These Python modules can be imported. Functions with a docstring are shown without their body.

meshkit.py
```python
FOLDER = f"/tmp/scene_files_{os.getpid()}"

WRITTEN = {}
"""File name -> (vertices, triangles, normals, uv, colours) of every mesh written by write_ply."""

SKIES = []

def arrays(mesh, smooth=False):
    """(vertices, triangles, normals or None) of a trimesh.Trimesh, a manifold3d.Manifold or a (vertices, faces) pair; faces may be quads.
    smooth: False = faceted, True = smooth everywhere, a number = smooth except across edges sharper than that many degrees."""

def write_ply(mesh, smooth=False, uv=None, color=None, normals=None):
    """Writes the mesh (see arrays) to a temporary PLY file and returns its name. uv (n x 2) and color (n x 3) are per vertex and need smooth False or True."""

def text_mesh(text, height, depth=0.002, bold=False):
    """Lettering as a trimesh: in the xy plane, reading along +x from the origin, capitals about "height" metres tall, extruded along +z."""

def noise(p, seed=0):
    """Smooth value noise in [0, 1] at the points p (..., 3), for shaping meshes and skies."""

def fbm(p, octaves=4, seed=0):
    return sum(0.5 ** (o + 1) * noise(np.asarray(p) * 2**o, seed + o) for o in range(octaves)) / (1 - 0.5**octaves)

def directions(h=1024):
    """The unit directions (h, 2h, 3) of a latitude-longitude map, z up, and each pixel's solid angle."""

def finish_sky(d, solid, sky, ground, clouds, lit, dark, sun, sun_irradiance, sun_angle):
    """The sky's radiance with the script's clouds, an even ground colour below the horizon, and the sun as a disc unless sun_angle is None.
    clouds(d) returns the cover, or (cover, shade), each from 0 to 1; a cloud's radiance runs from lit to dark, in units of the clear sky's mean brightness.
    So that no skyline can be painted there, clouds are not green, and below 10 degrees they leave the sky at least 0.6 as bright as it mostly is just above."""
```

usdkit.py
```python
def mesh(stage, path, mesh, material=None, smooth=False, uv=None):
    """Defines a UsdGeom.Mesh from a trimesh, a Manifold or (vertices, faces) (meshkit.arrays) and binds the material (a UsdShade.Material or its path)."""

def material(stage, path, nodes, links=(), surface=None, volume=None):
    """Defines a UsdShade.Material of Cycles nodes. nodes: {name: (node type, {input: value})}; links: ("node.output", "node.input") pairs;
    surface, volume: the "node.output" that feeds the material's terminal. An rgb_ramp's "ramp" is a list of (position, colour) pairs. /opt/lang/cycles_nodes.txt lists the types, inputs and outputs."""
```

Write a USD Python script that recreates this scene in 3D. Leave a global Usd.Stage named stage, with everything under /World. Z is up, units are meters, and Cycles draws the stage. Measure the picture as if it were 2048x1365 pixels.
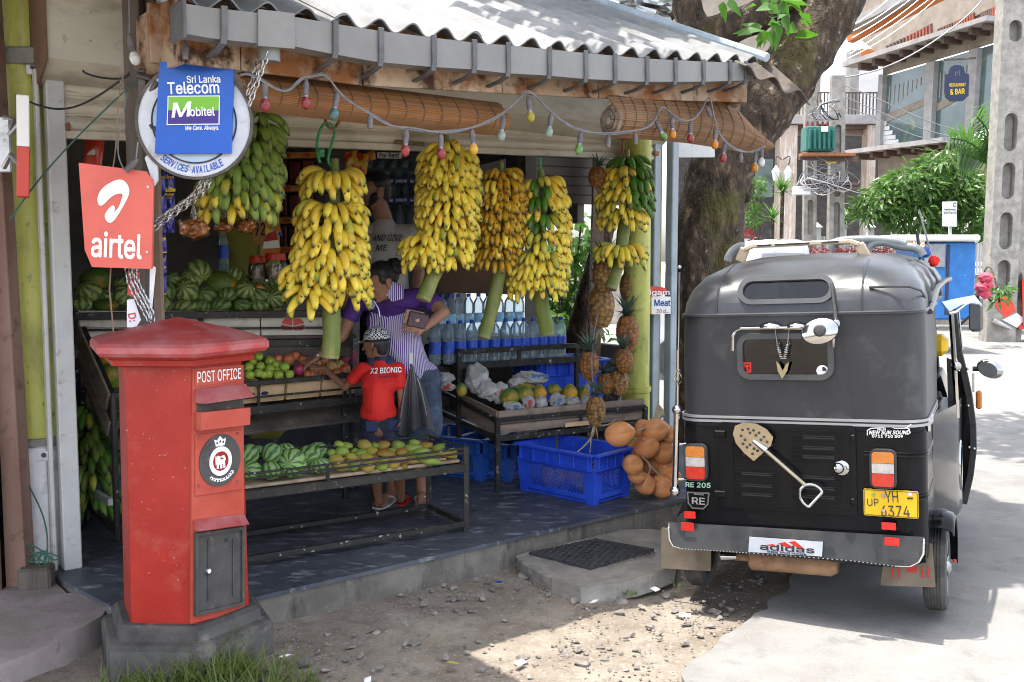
import math,random,numpy as np,trimesh,manifold3d,usdkit,meshkit
from pxr import Usd,UsdGeom,UsdLux,UsdShade,Gf,Sdf,Vt
from shapely.geometry import Polygon,Point,LineString,box as sbox
from shapely import affinity,union_all
stage = Usd.Stage.CreateInMemory(); UsdGeom.SetStageUpAxis(stage,UsdGeom.Tokens.z)
UsdGeom.Xform.Define(stage,'/World'); UsdGeom.Scope.Define(stage,'/World/Looks')
A = np.array
FPX,EYE,HOR = 1977.,1.7,515.
PITCH = math.atan((682.5 - HOR) / FPX)
cam = UsdGeom.Camera.Define(stage,'/World/camera')
cam.CreateHorizontalApertureAttr(36.0); cam.CreateVerticalApertureAttr(36.0 * 682 / 1024)
cam.CreateFocalLengthAttr(36.0 * FPX / 2048)
cam.AddTranslateOp().Set(Gf.Vec3d(0,0,EYE)); cam.AddRotateXOp().Set(90 - math.degrees(PITCH))
cam.CreateExposureAttr(2.0)
SUN = A([-.20,.05,1.0]); SUN /= np.linalg.norm(SUN)
usdkit.material(stage,'/World/Looks/sky_look',{
    'sky': ('sky_texture',{'sky_type': 'single_scattering','sun_disc': False,'sun_elevation': math.asin(SUN[2]),'sun_rotation': math.atan2(SUN[0],SUN[1]),'aerosol_density': 3.5}),
    'thin_cloud': ('hsv',{'saturation': .5,'value': 1.0}),'bg': ('background_shader',{'strength': 0.15})},[('sky.color','thin_cloud.color'),('thin_cloud.color','bg.color')],surface='bg.background')
dome = UsdLux.DomeLight.Define(stage,'/World/sky')
UsdShade.MaterialBindingAPI.Apply(dome.GetPrim()).Bind(UsdShade.Material.Get(stage,'/World/Looks/sky_look'))
sun = UsdLux.DistantLight.Define(stage,'/World/sun')
sun.CreateIntensityAttr(0.65); sun.CreateAngleAttr(0.53); sun.CreateNormalizeAttr(True); sun.CreateColorAttr(Gf.Vec3f(1,.95,.87))
_z = SUN; _x = np.cross([0,1,0],_z); _x /= np.linalg.norm(_x); _y = np.cross(_z,_x)
sun.AddTransformOp().Set(Gf.Matrix4d(*[float(k) for r in ((*_x,0),(*_y,0),(*_z,0),(0,0,0,1)) for k in r]))
_c,_s = math.cos(PITCH),math.sin(PITCH)
def ray(px,py):
    a,b = (px - 1024) / FPX,(682.5 - py) / FPX
    return A([a,_c + b * _s,-_s + b * _c])
def W(px,py,y=None,z=None,n=None):
    "point on the sight line at depth y, at height z, or n metres in front of the shop's shutter line"
    d = ray(px,py); o = A([0,0,EYE])
    if y is not None: return o + d * (y / d[1])
    if z is not None: return o + d * ((z - EYE) / d[2])
    return o + d * ((n + (L0 - o) @ N) / (d @ N))
TH = math.radians(51.)
U = A([math.sin(TH),math.cos(TH),0]); N = A([math.cos(TH),-math.sin(TH),0]); Z = A([0,0,1.]); X = A([1.,0,0]); Y = A([0,1.,0])
L0 = A([-2.24,4.84,0])
def F(u,n,z): return L0 + U * u + N * n + Z * z
def un(P): v = P - L0; return v @ U,v @ N
def cat(*ms):
    ms = [m for m in (ms[0] if len(ms) == 1 and isinstance(ms[0],list) else ms) if len(m[0])]
    o = np.cumsum([0] + [len(m[0]) for m in ms[:-1]])
    return np.vstack([m[0] for m in ms]),np.vstack([m[1] + k for m,k in zip(ms,o)])
def tm(t): return A(t.vertices,float),A(t.faces,int)
def mf(m): k = m.to_mesh(); return A(k.vert_properties[:,:3],float),A(k.tri_verts,int)
def man(m): return manifold3d.Manifold(manifold3d.Mesh(np.asarray(m[0],np.float32),np.asarray(m[1],np.uint32)))
def tf(m,M): return m[0] @ M[:3,:3].T + M[:3,3],(m[1] if np.linalg.det(M[:3,:3]) > 0 else m[1][:,::-1])
def mv(m,d): return m[0] + A(d,float),m[1]
def fr(o,x,y,z=None):
    M = np.eye(4); M[:3,0] = x; M[:3,1] = y; M[:3,2] = np.cross(x,y) if z is None else z; M[:3,3] = o; return M
def nrm(v): v = A(v,float); return v / (np.linalg.norm(v) + 1e-12)
def rz(a): c,s = math.cos(a),math.sin(a); M = np.eye(4); M[:2,:2] = [[c,-s],[s,c]]; return M
def rx(a): c,s = math.cos(a),math.sin(a); M = np.eye(4); M[1:3,1:3] = [[c,-s],[s,c]]; return M
def ry(a): c,s = math.cos(a),math.sin(a); M = np.eye(4); M[0,0] = c; M[0,2] = s; M[2,0] = -s; M[2,2] = c; return M
def tr(*d): M = np.eye(4); M[:3,3] = d if len(d) == 3 else d[0]; return M
def sc(a,b=None,c=None): return np.diag([a,a if b is None else b,a if c is None else c,1.])
_BV = A([[x,y,z] for x in (-.5,.5) for y in (-.5,.5) for z in (-.5,.5)])
_BF = A([[0,1,3],[0,3,2],[4,6,7],[4,7,5],[0,4,5],[0,5,1],[2,3,7],[2,7,6],[0,2,6],[0,6,4],[1,5,7],[1,7,3]])
def box(c,s): return _BV * A(s,float) + A(c,float),_BF
def hull(p):
    h = trimesh.convex.convex_hull(A(p,float)); return tm(h)
_bc = {}
def bev(c,s,b=.006):
    s = A(s,float); b = min(b,.45 * s.min()); k = (*s.round(5),round(b,5))
    if k not in _bc:
        h = s / 2; pts = []
        for g in np.ndindex(2,2,2):
            sg = A(g) * 2 - 1
            for ax in range(3):
                q = h - b; q[ax] = h[ax]; pts.append(q * sg)
        _bc[k] = hull(pts)
    return _bc[k][0] + A(c,float),_bc[k][1]
def beam(p0,p1,w,h,up=Z,b=.003):
    p0,p1 = A(p0,float),A(p1,float); d = p1 - p0; L = np.linalg.norm(d); d = d / L
    up = A(up,float)
    if abs(d @ up) > .98: up = X
    s = nrm(np.cross(d,up)); t = np.cross(s,d)
    return tf(bev((0,0,0),(L,w,h),b),fr((p0 + p1) / 2,d,s * -1,t))
def tube(pts,r,n=8,cap=True):
    p = A(pts,float); t = np.gradient(p,axis=0); t /= np.linalg.norm(t,axis=1,keepdims=True) + 1e-12
    r = np.broadcast_to(r,(len(p),)).astype(float)
    a = np.cross(t[0],Z if abs(t[0][2]) < .9 else X); a /= np.linalg.norm(a); ring = []
    for i in range(len(p)):
        a = a - t[i] * (a @ t[i]); a /= np.linalg.norm(a) + 1e-12
        b = np.cross(t[i],a); g = np.arange(n) * 2 * np.pi / n
        ring.append(p[i] + r[i] * (np.cos(g)[:,None] * a + np.sin(g)[:,None] * b))
    v = np.vstack(ring); f = []
    for i in range(len(p) - 1):
        for j in range(n):
            q = (i * n + j,i * n + (j + 1) % n,(i + 1) * n + (j + 1) % n,(i + 1) * n + j)
            f += [(q[0],q[1],q[2]),(q[0],q[2],q[3])]
    if cap:
        v = np.vstack([v,p[:1],p[-1:]]); k = len(v)
        for j in range(n):
            f += [(k - 2,(j + 1) % n,j),(k - 1,(len(p) - 1) * n + j,(len(p) - 1) * n + (j + 1) % n)]
    return v,A(f)
def lathe(prof,n=16):
    prof = A(prof,float); g = np.arange(n) * 2 * np.pi / n
    v = np.stack([prof[:,0,None] * np.cos(g),prof[:,0,None] * np.sin(g),np.repeat(prof[:,1,None],n,1)],-1).reshape(-1,3); f = []
    for i in range(len(prof) - 1):
        for j in range(n):
            a,b,c,d = i * n + j,i * n + (j + 1) % n,(i + 1) * n + (j + 1) % n,(i + 1) * n + j
            if prof[i,0] > 1e-6: f.append((a,b,c))
            if prof[i + 1,0] > 1e-6: f.append((a,c,d))
    return v,A(f)
def ext(poly,d):
    if not isinstance(poly,Polygon) and not hasattr(poly,'geoms'): poly = Polygon(poly)
    gs = [g for g in getattr(poly,'geoms',[poly]) if g.geom_type == 'Polygon' and g.area > 1e-9]
    return cat([tm(trimesh.creation.extrude_polygon(g,d,engine='earcut')) for g in gs])
def rrect(w,h,r,cx=0,cy=0):
    r = min(r,w / 2 - 1e-4,h / 2 - 1e-4); return sbox(cx - w / 2 + r,cy - h / 2 + r,cx + w / 2 - r,cy + h / 2 - r).buffer(r,quad_segs=5)
def grid(fn,nu,nv,th=0.):
    g = [[fn(i / nu,j / nv) for j in range(nv + 1)] for i in range(nu + 1)]; v = A(g,float).reshape(-1,3); f = []
    k = nv + 1
    for i in range(nu):
        for j in range(nv):
            a = i * k + j; f += [(a,a + k,a + k + 1),(a,a + k + 1,a + 1)]
    f = A(f)
    if not th: return v,f
    fn_ = np.cross(v[f[:,1]] - v[f[:,0]],v[f[:,2]] - v[f[:,0]]); nn = np.zeros_like(v)
    for q in range(3): np.add.at(nn,f[:,q],fn_)
    nn /= np.linalg.norm(nn,axis=1,keepdims=True) + 1e-12
    edge = [(i * k,(i + 1) * k) for i in range(nu)][::-1]
    e = [((i + 1) * k,i * k) for i in range(nu)] + [(i * k + nv,(i + 1) * k + nv) for i in range(nu)] + [(j,j + 1) for j in range(nv)] + [(nu * k + j + 1,nu * k + j) for j in range(nv)]
    m = len(v); side = []
    for a,b in e: side += [(a,b,b + m),(a,b + m,a + m)]
    return np.vstack([v,v - nn * th]),np.vstack([f,f[:,::-1] + m,A(side)])
_ico = {}
def ico(s):
    if s not in _ico: _ico[s] = tm(trimesh.creation.icosphere(s,1.))
    return _ico[s]
def blob(r,amp=0.,fq=2.,seed=0,s=2):
    v,f = ico(s); v = v.copy()
    if amp: v = v * (1 + amp * (meshkit.noise(v * fq + 7.3 + seed * 3.1,seed)[:,None] - .5) * 2)
    return v * A(r,float),f
def ball(c,r,s=2): return ico(s)[0] * r + A(c,float),ico(s)[1]
def bones(ch,edge=.014,it=8,nu=24):
    "(p0, r0, p1, r1) cones hulled, united, refined and smoothed into one skin"
    t = []
    for p0,r0,p1,r1 in ch:
        a = manifold3d.Manifold.sphere(r0,nu).translate([float(k) for k in p0]); b = manifold3d.Manifold.sphere(r1,nu).translate([float(k) for k in p1])
        t.append(manifold3d.Manifold.batch_hull([a,b]))
    m = manifold3d.Manifold.batch_boolean(t,manifold3d.OpType.Add).simplify(.001).refine_to_length(edge)
    v,f = mf(m); g = trimesh.Trimesh(v,f,process=True)
    if it: trimesh.smoothing.filter_taubin(g,iterations=it)
    return tm(g)
def chain(pts): return [(p,r,q,s) for (p,r),(q,s) in zip(pts[:-1],pts[1:])]
def bez(p,k=12):
    "smooth curve through points"
    p = A(p,float)
    if len(p) < 3: return np.linspace(p[0],p[-1],k)
    from scipy.interpolate import CubicSpline
    t = np.r_[0,np.cumsum(np.linalg.norm(np.diff(p,axis=0),axis=1))]
    return CubicSpline(t,p)(np.linspace(0,t[-1],k))
def txt(s,h,M,d=.0015,bold=False,w=None,slant=0.,center=False):
    v,f = tm(meshkit.text_mesh(s,h,d,bold)); v = v.copy()
    x0,x1 = v[:,0].min(),v[:,0].max(); v[:,0] -= x0
    if w: v[:,0] *= w / (x1 - x0)
    if center: v[:,0] -= (w or (x1 - x0)) / 2
    v[:,0] += v[:,1] * slant
    return tf((v,f),M)
_used = {}
def nm(parent,name):
    k = parent + '/' + name; i = _used.get(k,0); _used[k] = i + 1
    return k if i == 0 else f'{k}_{i:03d}'
def split(v,f,deg):
    fn = np.cross(v[f[:,1]] - v[f[:,0]],v[f[:,2]] - v[f[:,0]]); un_ = fn / (np.linalg.norm(fn,axis=1,keepdims=True) + 1e-20)
    c = f.ravel(); fi = np.repeat(np.arange(len(f)),3); o = np.argsort(c,kind='stable'); cs = c[o]; fo = fi[o]
    cnt = np.bincount(c,minlength=len(v)); st = np.cumsum(cnt) - cnt; k = cnt[cs]
    a = np.repeat(np.arange(len(cs)),k); b = st[cs][a] + np.arange(k.sum()) - np.repeat(np.cumsum(k) - k,k)
    ok = (un_[fo[a]] * un_[fo[b]]).sum(1) > math.cos(math.radians(deg))
    n = np.zeros((len(cs),3)); np.add.at(n,a[ok],fn[fo[b[ok]]]); n /= np.linalg.norm(n,axis=1,keepdims=True) + 1e-20
    _,first,inv = np.unique(np.column_stack([cs,np.round(n * 40).astype(int)]),axis=0,return_index=True,return_inverse=True)
    nf = np.empty(len(c),int); nf[o] = inv.ravel()
    return v[cs[first]],nf.reshape(-1,3),n[first]
def M4(m): return Gf.Matrix4d(*[float(k) for k in A(m,float).T.ravel()])
def put(path,m,mat,smooth=35,M=None):
    v,f = A(m[0],float),A(m[1],int); n = None
    if smooth: v,f,n = split(v,f,180 if smooth is True else smooth)
    p = UsdGeom.Mesh.Define(stage,path)
    p.CreatePointsAttr(Vt.Vec3fArray.FromNumpy(v.astype(np.float32)))
    p.CreateFaceVertexCountsAttr(Vt.IntArray.FromNumpy(np.full(len(f),3,np.int32)))
    p.CreateFaceVertexIndicesAttr(Vt.IntArray.FromNumpy(f.astype(np.int32).ravel())); p.CreateSubdivisionSchemeAttr('none')
    if n is not None: p.CreateNormalsAttr(Vt.Vec3fArray.FromNumpy(n.astype(np.float32))); p.SetNormalsInterpolation('vertex')
    UsdShade.MaterialBindingAPI.Apply(p.GetPrim()).Bind(UsdShade.Material.Get(stage,'/World/Looks/' + mat))
    if M is not None: p.AddTransformOp().Set(M4(M))
    return p.GetPrim()
def tag(p,label=None,cat_=None,group=None,kind=None):
    for k,x in (('label',label),('category',cat_),('group',group),('kind',kind)):
        if x: p.SetCustomDataByKey(k,x)
    return p
class T:
    "one thing: an Xform at its base, its parts below"
    def __init__(s,name,label,cat_,group=None,kind=None): s.n,s.l,s.c,s.g,s.k,s.q = name,label,cat_,group,kind,[]
    def p(s,name,m,mat,smooth=35,sub=None,label=None,kind=None,M=None):
        s.q.append((name,m,mat,smooth,sub,label,kind,M)); return len(s.q) - 1
    def end(s,M=None):
        path = nm('/World',s.n); x = UsdGeom.Xform.Define(stage,path)
        if M is None:
            b = np.vstack([(q[1][0] if q[7] is None else tf(q[1],q[7])[0]) for q in s.q if q[4] is None or q[7] is None])
            o = A([(b[:,0].min() + b[:,0].max()) / 2,(b[:,1].min() + b[:,1].max()) / 2,b[:,2].min()])
        else: o = np.zeros(3)
        x.AddTransformOp().Set(M4(tr(*o) if M is None else M)); tag(x.GetPrim(),s.l,s.c,s.g,s.k); paths = []
        for name,m,mat,sm,sub,lab,kind,Mx in s.q:
            pp = nm(path if sub is None else paths[sub],name); paths.append(pp)
            if Mx is None: pr = put(pp,mv(m,-o),mat,sm)
            else: pr = put(pp,m,mat,sm,tr(*-o) @ Mx if sub is None else Mx)
            tag(pr,lab,None,None,kind)
        return path
def solo(name,m,mat,label,cat_,group=None,kind=None,smooth=35,M=None):
    path = nm('/World',name)
    if M is None and kind != 'structure':
        b = m[0]; o = A([(b[:,0].min() + b[:,0].max()) / 2,(b[:,1].min() + b[:,1].max()) / 2,b[:,2].min()]); m = mv(m,-o); M = tr(*o)
    return tag(put(path,m,mat,smooth,M),label,cat_,group,kind)
def struct(name,m,mat,smooth=35): return tag(put(nm('/World',name),m,mat,smooth),None,None,None,'structure')
def inst(proto,name,M,label,cat_,group=None):
    x = UsdGeom.Xform.Define(stage,nm('/World',name)); p = x.GetPrim()
    x.AddTransformOp().Set(M4(M)); p.GetReferences().AddInternalReference(proto); p.SetInstanceable(True); return tag(p,label,cat_,group)
ORD = 'first second third fourth fifth sixth seventh eighth ninth tenth eleventh twelfth thirteenth fourteenth fifteenth sixteenth seventeenth eighteenth nineteenth twentieth'.split()
def nth(i,k):
    "place of item i of k in a row"
    return 'leftmost' if i == 0 else 'rightmost' if i == k - 1 else ORD[i] + ' from the left' if i < 20 else f'{i + 1}th from the left'
def srgb(r,g,b):
    c = A([r,g,b]) / 255.; return tuple(np.where(c <= .04045,c / 12.92,((c + .055) / 1.055) ** 2.4))
def mat(name,c1,c2=None,rough=.6,metal=0.,scale=6.,bump=0.,bs=60.,spec=.4,rnd=0.,dirt=None,coat=0.,st=(1,1,1),lo=.35,hi=.65,trans=0.,space='object',detail=5,sheen=0,extra=None,alpha=None,emit=0,dist=.02):
    nd = {'tc': ('texture_coordinate',{}),'mp': ('mapping',{'scale': st}),'ns': ('noise_texture',{'scale': scale,'detail': detail,'roughness': .6}),
          'rp': ('rgb_ramp',{'ramp': [(0,c1),(lo,c1),(hi,c2 or c1),(1,c2 or c1)]}),'p': ('principled_bsdf',{'roughness': rough,'metallic': metal,'specular_ior_level': spec,'coat_weight': coat,'transmission_weight': trans})}
    lk = [('tc.object','mp.vector'),('mp.vector','ns.vector'),('ns.fac','rp.fac')]
    if space == 'world': nd['geo'] = ('geometry',{}); lk[0] = ('geo.position','mp.vector')
    col = 'rp.color'
    for i,dd in enumerate(dirt if isinstance(dirt,list) else [dirt] if dirt else []):
        dc,ds,dl,dh = dd[:4]; dst = dd[4] if len(dd) > 4 else (1,1,1)
        nd[f'dm{i}'] = ('mapping',{'scale': dst,'location': (3.7 + i,1.3,.9)}); nd[f'dn{i}'] = ('noise_texture',{'scale': ds,'detail': 6,'roughness': .65})
        nd[f'dr{i}'] = ('map_range',{'from_min': dl,'from_max': dh,'clamp': True}); nd[f'dx{i}'] = ('mix',{'color2': dc})
        lk += [(lk[0][0],f'dm{i}.vector'),(f'dm{i}.vector',f'dn{i}.vector'),(f'dn{i}.fac',f'dr{i}.value'),(f'dr{i}.result',f'dx{i}.fac'),(col,f'dx{i}.color1')]; col = f'dx{i}.color'
    if rnd:
        nd['oi'] = ('object_info',{}); nd['mr'] = ('map_range',{'to_min': 1 - rnd,'to_max': 1 + rnd}); nd['hs'] = ('hsv',{})
        lk += [('oi.random','mr.value'),('mr.result','hs.value'),(col,'hs.color')]; col = 'hs.color'
    if extra: col = extra(nd,lk,col)
    lk.append((col,'p.base_color'))
    if alpha is not None: nd['p'][1]['alpha'] = alpha
    if emit: nd['p'][1]['emission_strength'] = emit; lk.append((col,'p.emission_color'))
    if bump:
        nd['bn'] = ('noise_texture',{'scale': bs,'detail': 5,'roughness': .65}); nd['bp'] = ('bump',{'strength': bump,'distance': dist})
        lk += [('mp.vector','bn.vector'),('bn.fac','bp.height'),('bp.normal','p.normal')]
    usdkit.material(stage,'/World/Looks/' + name,nd,lk,surface='p.BSDF'); return name
def pane(name,tint=(.9,.95,.95),ior=1.5,rough=0.02,glossc=(1,1,1)):
    usdkit.material(stage,'/World/Looks/' + name,{'t': ('transparent_bsdf',{'color': tint}),'g': ('glossy_bsdf',{'color': glossc,'roughness': rough}),'f': ('fresnel',{'IOR': ior}),'m': ('mix_closure',{})},
                    [('f.fac','m.fac'),('t.BSDF','m.closure1'),('g.BSDF','m.closure2')],surface='m.closure'); return name
def leafmat(name,c1,c2,tr_=.35,rough=.45,sc_=3.):
    usdkit.material(stage,'/World/Looks/' + name,{'geo': ('geometry',{}),'ns': ('noise_texture',{'scale': sc_,'detail': 3}),'rp': ('rgb_ramp',{'ramp': [(0,c1),(1,c2)]}),'mx': ('math',{'math_type': 'multiply_add','value2': .6,'value3': 0.}),'ad': ('math',{'math_type': 'multiply_add','value2': .4}),
        'p': ('principled_bsdf',{'roughness': rough,'specular_ior_level': .4}),'tl': ('translucent_bsdf',{}),'hs': ('hsv',{'value': 1.5,'saturation': 1.1}),'m': ('mix_closure',{'fac': tr_})},
        [('geo.position','ns.vector'),('geo.random_per_island','mx.value1'),('ns.fac','ad.value1'),('mx.value','ad.value3'),('ad.value','rp.fac'),('rp.color','p.base_color'),('rp.color','hs.color'),('hs.color','tl.color'),('p.BSDF','m.closure1'),('tl.BSDF','m.closure2')],surface='m.closure'); return name
R = random.Random(7); RN = np.random.RandomState(7)
# ================================================================ materials of the place
mat('dirt',(.17,.14,.11),(.27,.235,.19),.95,scale=3,bump=.6,bs=70,space='world',dirt=[((.12,.10,.08),9,.52,.75),((.36,.32,.27),45,.56,.7)],dist=.03)
mat('asphalt',(.155,.15,.142),(.215,.21,.20),.9,scale=2.5,bump=.35,bs=160,space='world',dirt=[((.10,.098,.095),5,.55,.8),((.30,.285,.26),60,.58,.72)])
mat('pavement_red',(.20,.165,.16),(.30,.25,.235),.85,scale=4,bump=.25,bs=60,space='world',dirt=[((.19,.17,.15),3,.45,.62),((.12,.10,.095),14,.58,.75)])
mat('floor_cement',(.036,.042,.055),(.075,.082,.097),.5,scale=3.5,bump=.12,bs=40,space='world',dirt=[((.26,.27,.28),7,.54,.72,(1,2.2,1)),((.03,.034,.042),4,.55,.75)])
mat('kerb_cement',(.095,.085,.072),(.165,.15,.13),.9,scale=5,bump=.3,bs=60,space='world',dirt=[((.045,.04,.036),7,.52,.70,(1,1,.35)),((.26,.24,.21),25,.62,.75)])
mat('concrete',(.17,.16,.14),(.27,.255,.225),.9,scale=6,bump=.3,bs=70,space='world',dirt=((.15,.135,.12),9,.52,.72))
mat('cream_metal',(.50,.47,.38),(.60,.57,.47),.45,scale=3,dirt=[((.26,.21,.14),12,.62,.78),((.38,.35,.28),4,.5,.7,(1,1,3))],space='world')
mat('slat_metal',(.50,.45,.35),(.60,.55,.44),.4,scale=4,dirt=[((.22,.15,.08),11,.60,.74,(.4,.4,3)),((.33,.28,.2),3,.5,.72)],space='world')
mat('brown_slat',(.085,.065,.055),(.12,.095,.08),.5,scale=5,space='world')
mat('frame_grey',(.42,.42,.40),(.50,.50,.48),.5,scale=5,dirt=((.22,.2,.18),14,.6,.75),space='world')
mat('blue_grey_paint',(.23,.27,.30),(.32,.36,.40),.5,scale=5,dirt=((.16,.12,.08),14,.64,.75),space='world')
mat('lime_paint',(.36,.37,.075),(.46,.46,.11),.45,scale=3,bump=.12,bs=15,space='world',dirt=[((.20,.20,.06),7,.50,.72,(1,1,.35)),((.10,.09,.045),16,.60,.72)])
mat('plinth_white',(.50,.50,.50),(.62,.62,.63),.7,scale=4,bump=.15,space='world',dirt=[((.25,.24,.22),6,.55,.75)])
mat('old_wood',(.16,.105,.075),(.30,.21,.155),.85,scale=5,st=(1,1,.15),bump=.4,bs=50,space='world',dirt=((.055,.038,.028),8,.55,.72))
mat('dark_wood',(.06,.05,.042),(.13,.105,.085),.85,scale=8,st=(1,1,.12),bump=.4,bs=60,space='world',dirt=((.22,.2,.17),10,.62,.78))
mat('red_wood',(.17,.095,.07),(.26,.16,.12),.85,scale=4,st=(1,1,.15),bump=.4,bs=50,space='world',dirt=((.09,.05,.035),10,.55,.7))
mat('fascia_wood',(.32,.225,.15),(.44,.33,.235),.8,scale=4,bump=.2,bs=40,space='world',dirt=[((.22,.085,.025),4.5,.45,.60),((.05,.022,.010),6.0,.53,.64)])
mat('gutter_grey',(.165,.163,.16),(.21,.207,.20),.4,scale=3,space='world',dirt=[((.16,.15,.14),12,.6,.78),((.45,.44,.42),30,.68,.76)])
mat('bracket_grey',(.07,.07,.075),(.11,.11,.115),.45,scale=8)
mat('roof_sheet',(.13,.132,.135),(.21,.21,.21),.75,scale=3.5,bump=.2,bs=50,space='world',dirt=[((.13,.125,.115),5,.53,.72),((.10,.09,.075),18,.62,.75)])
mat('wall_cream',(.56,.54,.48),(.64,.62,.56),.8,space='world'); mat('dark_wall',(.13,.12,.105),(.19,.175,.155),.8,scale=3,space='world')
mat('yellow_wall',(.26,.25,.035),(.34,.33,.06),.7,scale=3,space='world',dirt=((.12,.11,.03),5,.55,.75))
mat('black_steel',(.010,.0095,.009),(.02,.019,.017),.42,scale=14,dirt=[((.33,.31,.28),26,.61,.67),((.05,.04,.033),9,.58,.72)],space='world')
mat('plank',(.26,.19,.125),(.40,.31,.22),.85,scale=7,st=(.25,3,3),bump=.25,bs=40,rnd=.15,dirt=((.12,.085,.06),8,.55,.75))
mat('crate_wood',(.17,.125,.095),(.27,.21,.165),.85,scale=6,st=(.3,.3,3),bump=.3,bs=40,rnd=.12,dirt=((.07,.05,.04),9,.55,.75),space='world')
mat('cardboard',(.46,.30,.16),(.56,.385,.22),.85,scale=5,dirt=((.28,.17,.09),9,.58,.78),space='world',rnd=.1)
mat('white_carton',(.56,.53,.45),(.68,.65,.57),.8,scale=5,dirt=((.36,.31,.23),9,.52,.72),space='world')
mat('brown_board',(.13,.075,.045),(.17,.10,.06),.8,scale=4,space='world')
mat('white_paint',(.78,.78,.76)); mat('black_paint',(.02,.02,.02)); mat('red_paint',(.60,.05,.03)); mat('navy_paint',(.014,.02,.055))
mat('steel',(.42,.42,.42),(.55,.55,.55),.35,metal=1.,scale=12,dirt=((.16,.12,.09),14,.56,.72))
mat('dark_iron',(.06,.055,.05),(.13,.11,.095),.5,metal=.6,scale=12,dirt=((.2,.1,.05),9,.6,.75))
mat('rope_green',(.04,.26,.10),(.07,.36,.15),.8,scale=60); mat('wire_grey',(.14,.14,.15),(.22,.22,.23),.6,scale=20); mat('wire_black',(.02,.02,.02)); mat('wire_green',(.03,.10,.07))
mat('rust',(.16,.06,.025),(.26,.11,.05),.8,scale=20)
# ================================================================ ground, road, pavement, platform
def hz(x,y):
    d = math.exp(-(((x - .95) / .55) ** 2 + ((y - 5.1) / .6) ** 2))
    return -.012 - .05 * d
struct('ground',grid(lambda a,b: ((a - .5) * 500,b * 420 - 20,-.12),8,8),'dirt')
edge = [(-.15,1.2),(.15,2.4),(.55,3.55),(.89,4.28),(1.23,4.69),(1.45,5.05),(1.62,5.6),(1.75,6.4),(1.75,7.6),(1.2,9.0),(-2,10.6),(-60,16)]
rd = edge + [(-60,120),(160,120),(160,1.2)]
rdp = Polygon([(x + (.10 * (float(meshkit.fbm(A([x * 5,y * 5,0.]),4,2)) - .5) * 2 if 2 < y < 8 else 0),y) for x,y in [tuple(p) for p in bez(edge[:9],160)]] + rd[9:])
struct('road',mv(ext(rdp,.13),(0,0,-.13)),'asphalt')
def vg(a,b):
    x,y = -4 + 7 * a,1.2 + 7.3 * b
    q = float(meshkit.fbm(A([x * 2.2,y * 2.2,0]),5,3)) - .5
    return x,y,hz(x,y) + .05 * q + .012 * (float(meshkit.noise(A([x * 14,y * 14,1.]),5)) - .5) - .006
struct('dirt_verge',grid(vg,150,150),'dirt',True)
P = [W(-60,1385,z=.04),W(60,1336,z=.04),W(150,1290,z=.04),W(205,1258,z=.04),W(236,1205,z=.04),F(-.06,.25,0),F(-.06,-.6,0),F(-2.5,-1,0),F(-2.6,3,0)]
struct('pavement',mv(ext(Polygon([(p[0],p[1]) for p in P]),.16),(0,0,-.06)),'pavement_red')
pl = Polygon([F(u_,n_,0)[:2] for u_,n_ in ((-.05,-3.4),(-.05,.2),(.05,.98),(4.9,.98),(4.9,-3.4))])
struct('shop_floor',mv(ext(pl,.02),(0,0,.122)),'floor_cement')
struct('platform',mv(ext(pl.buffer(-.008),.33),(0,0,-.21)),'kerb_cement')
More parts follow.
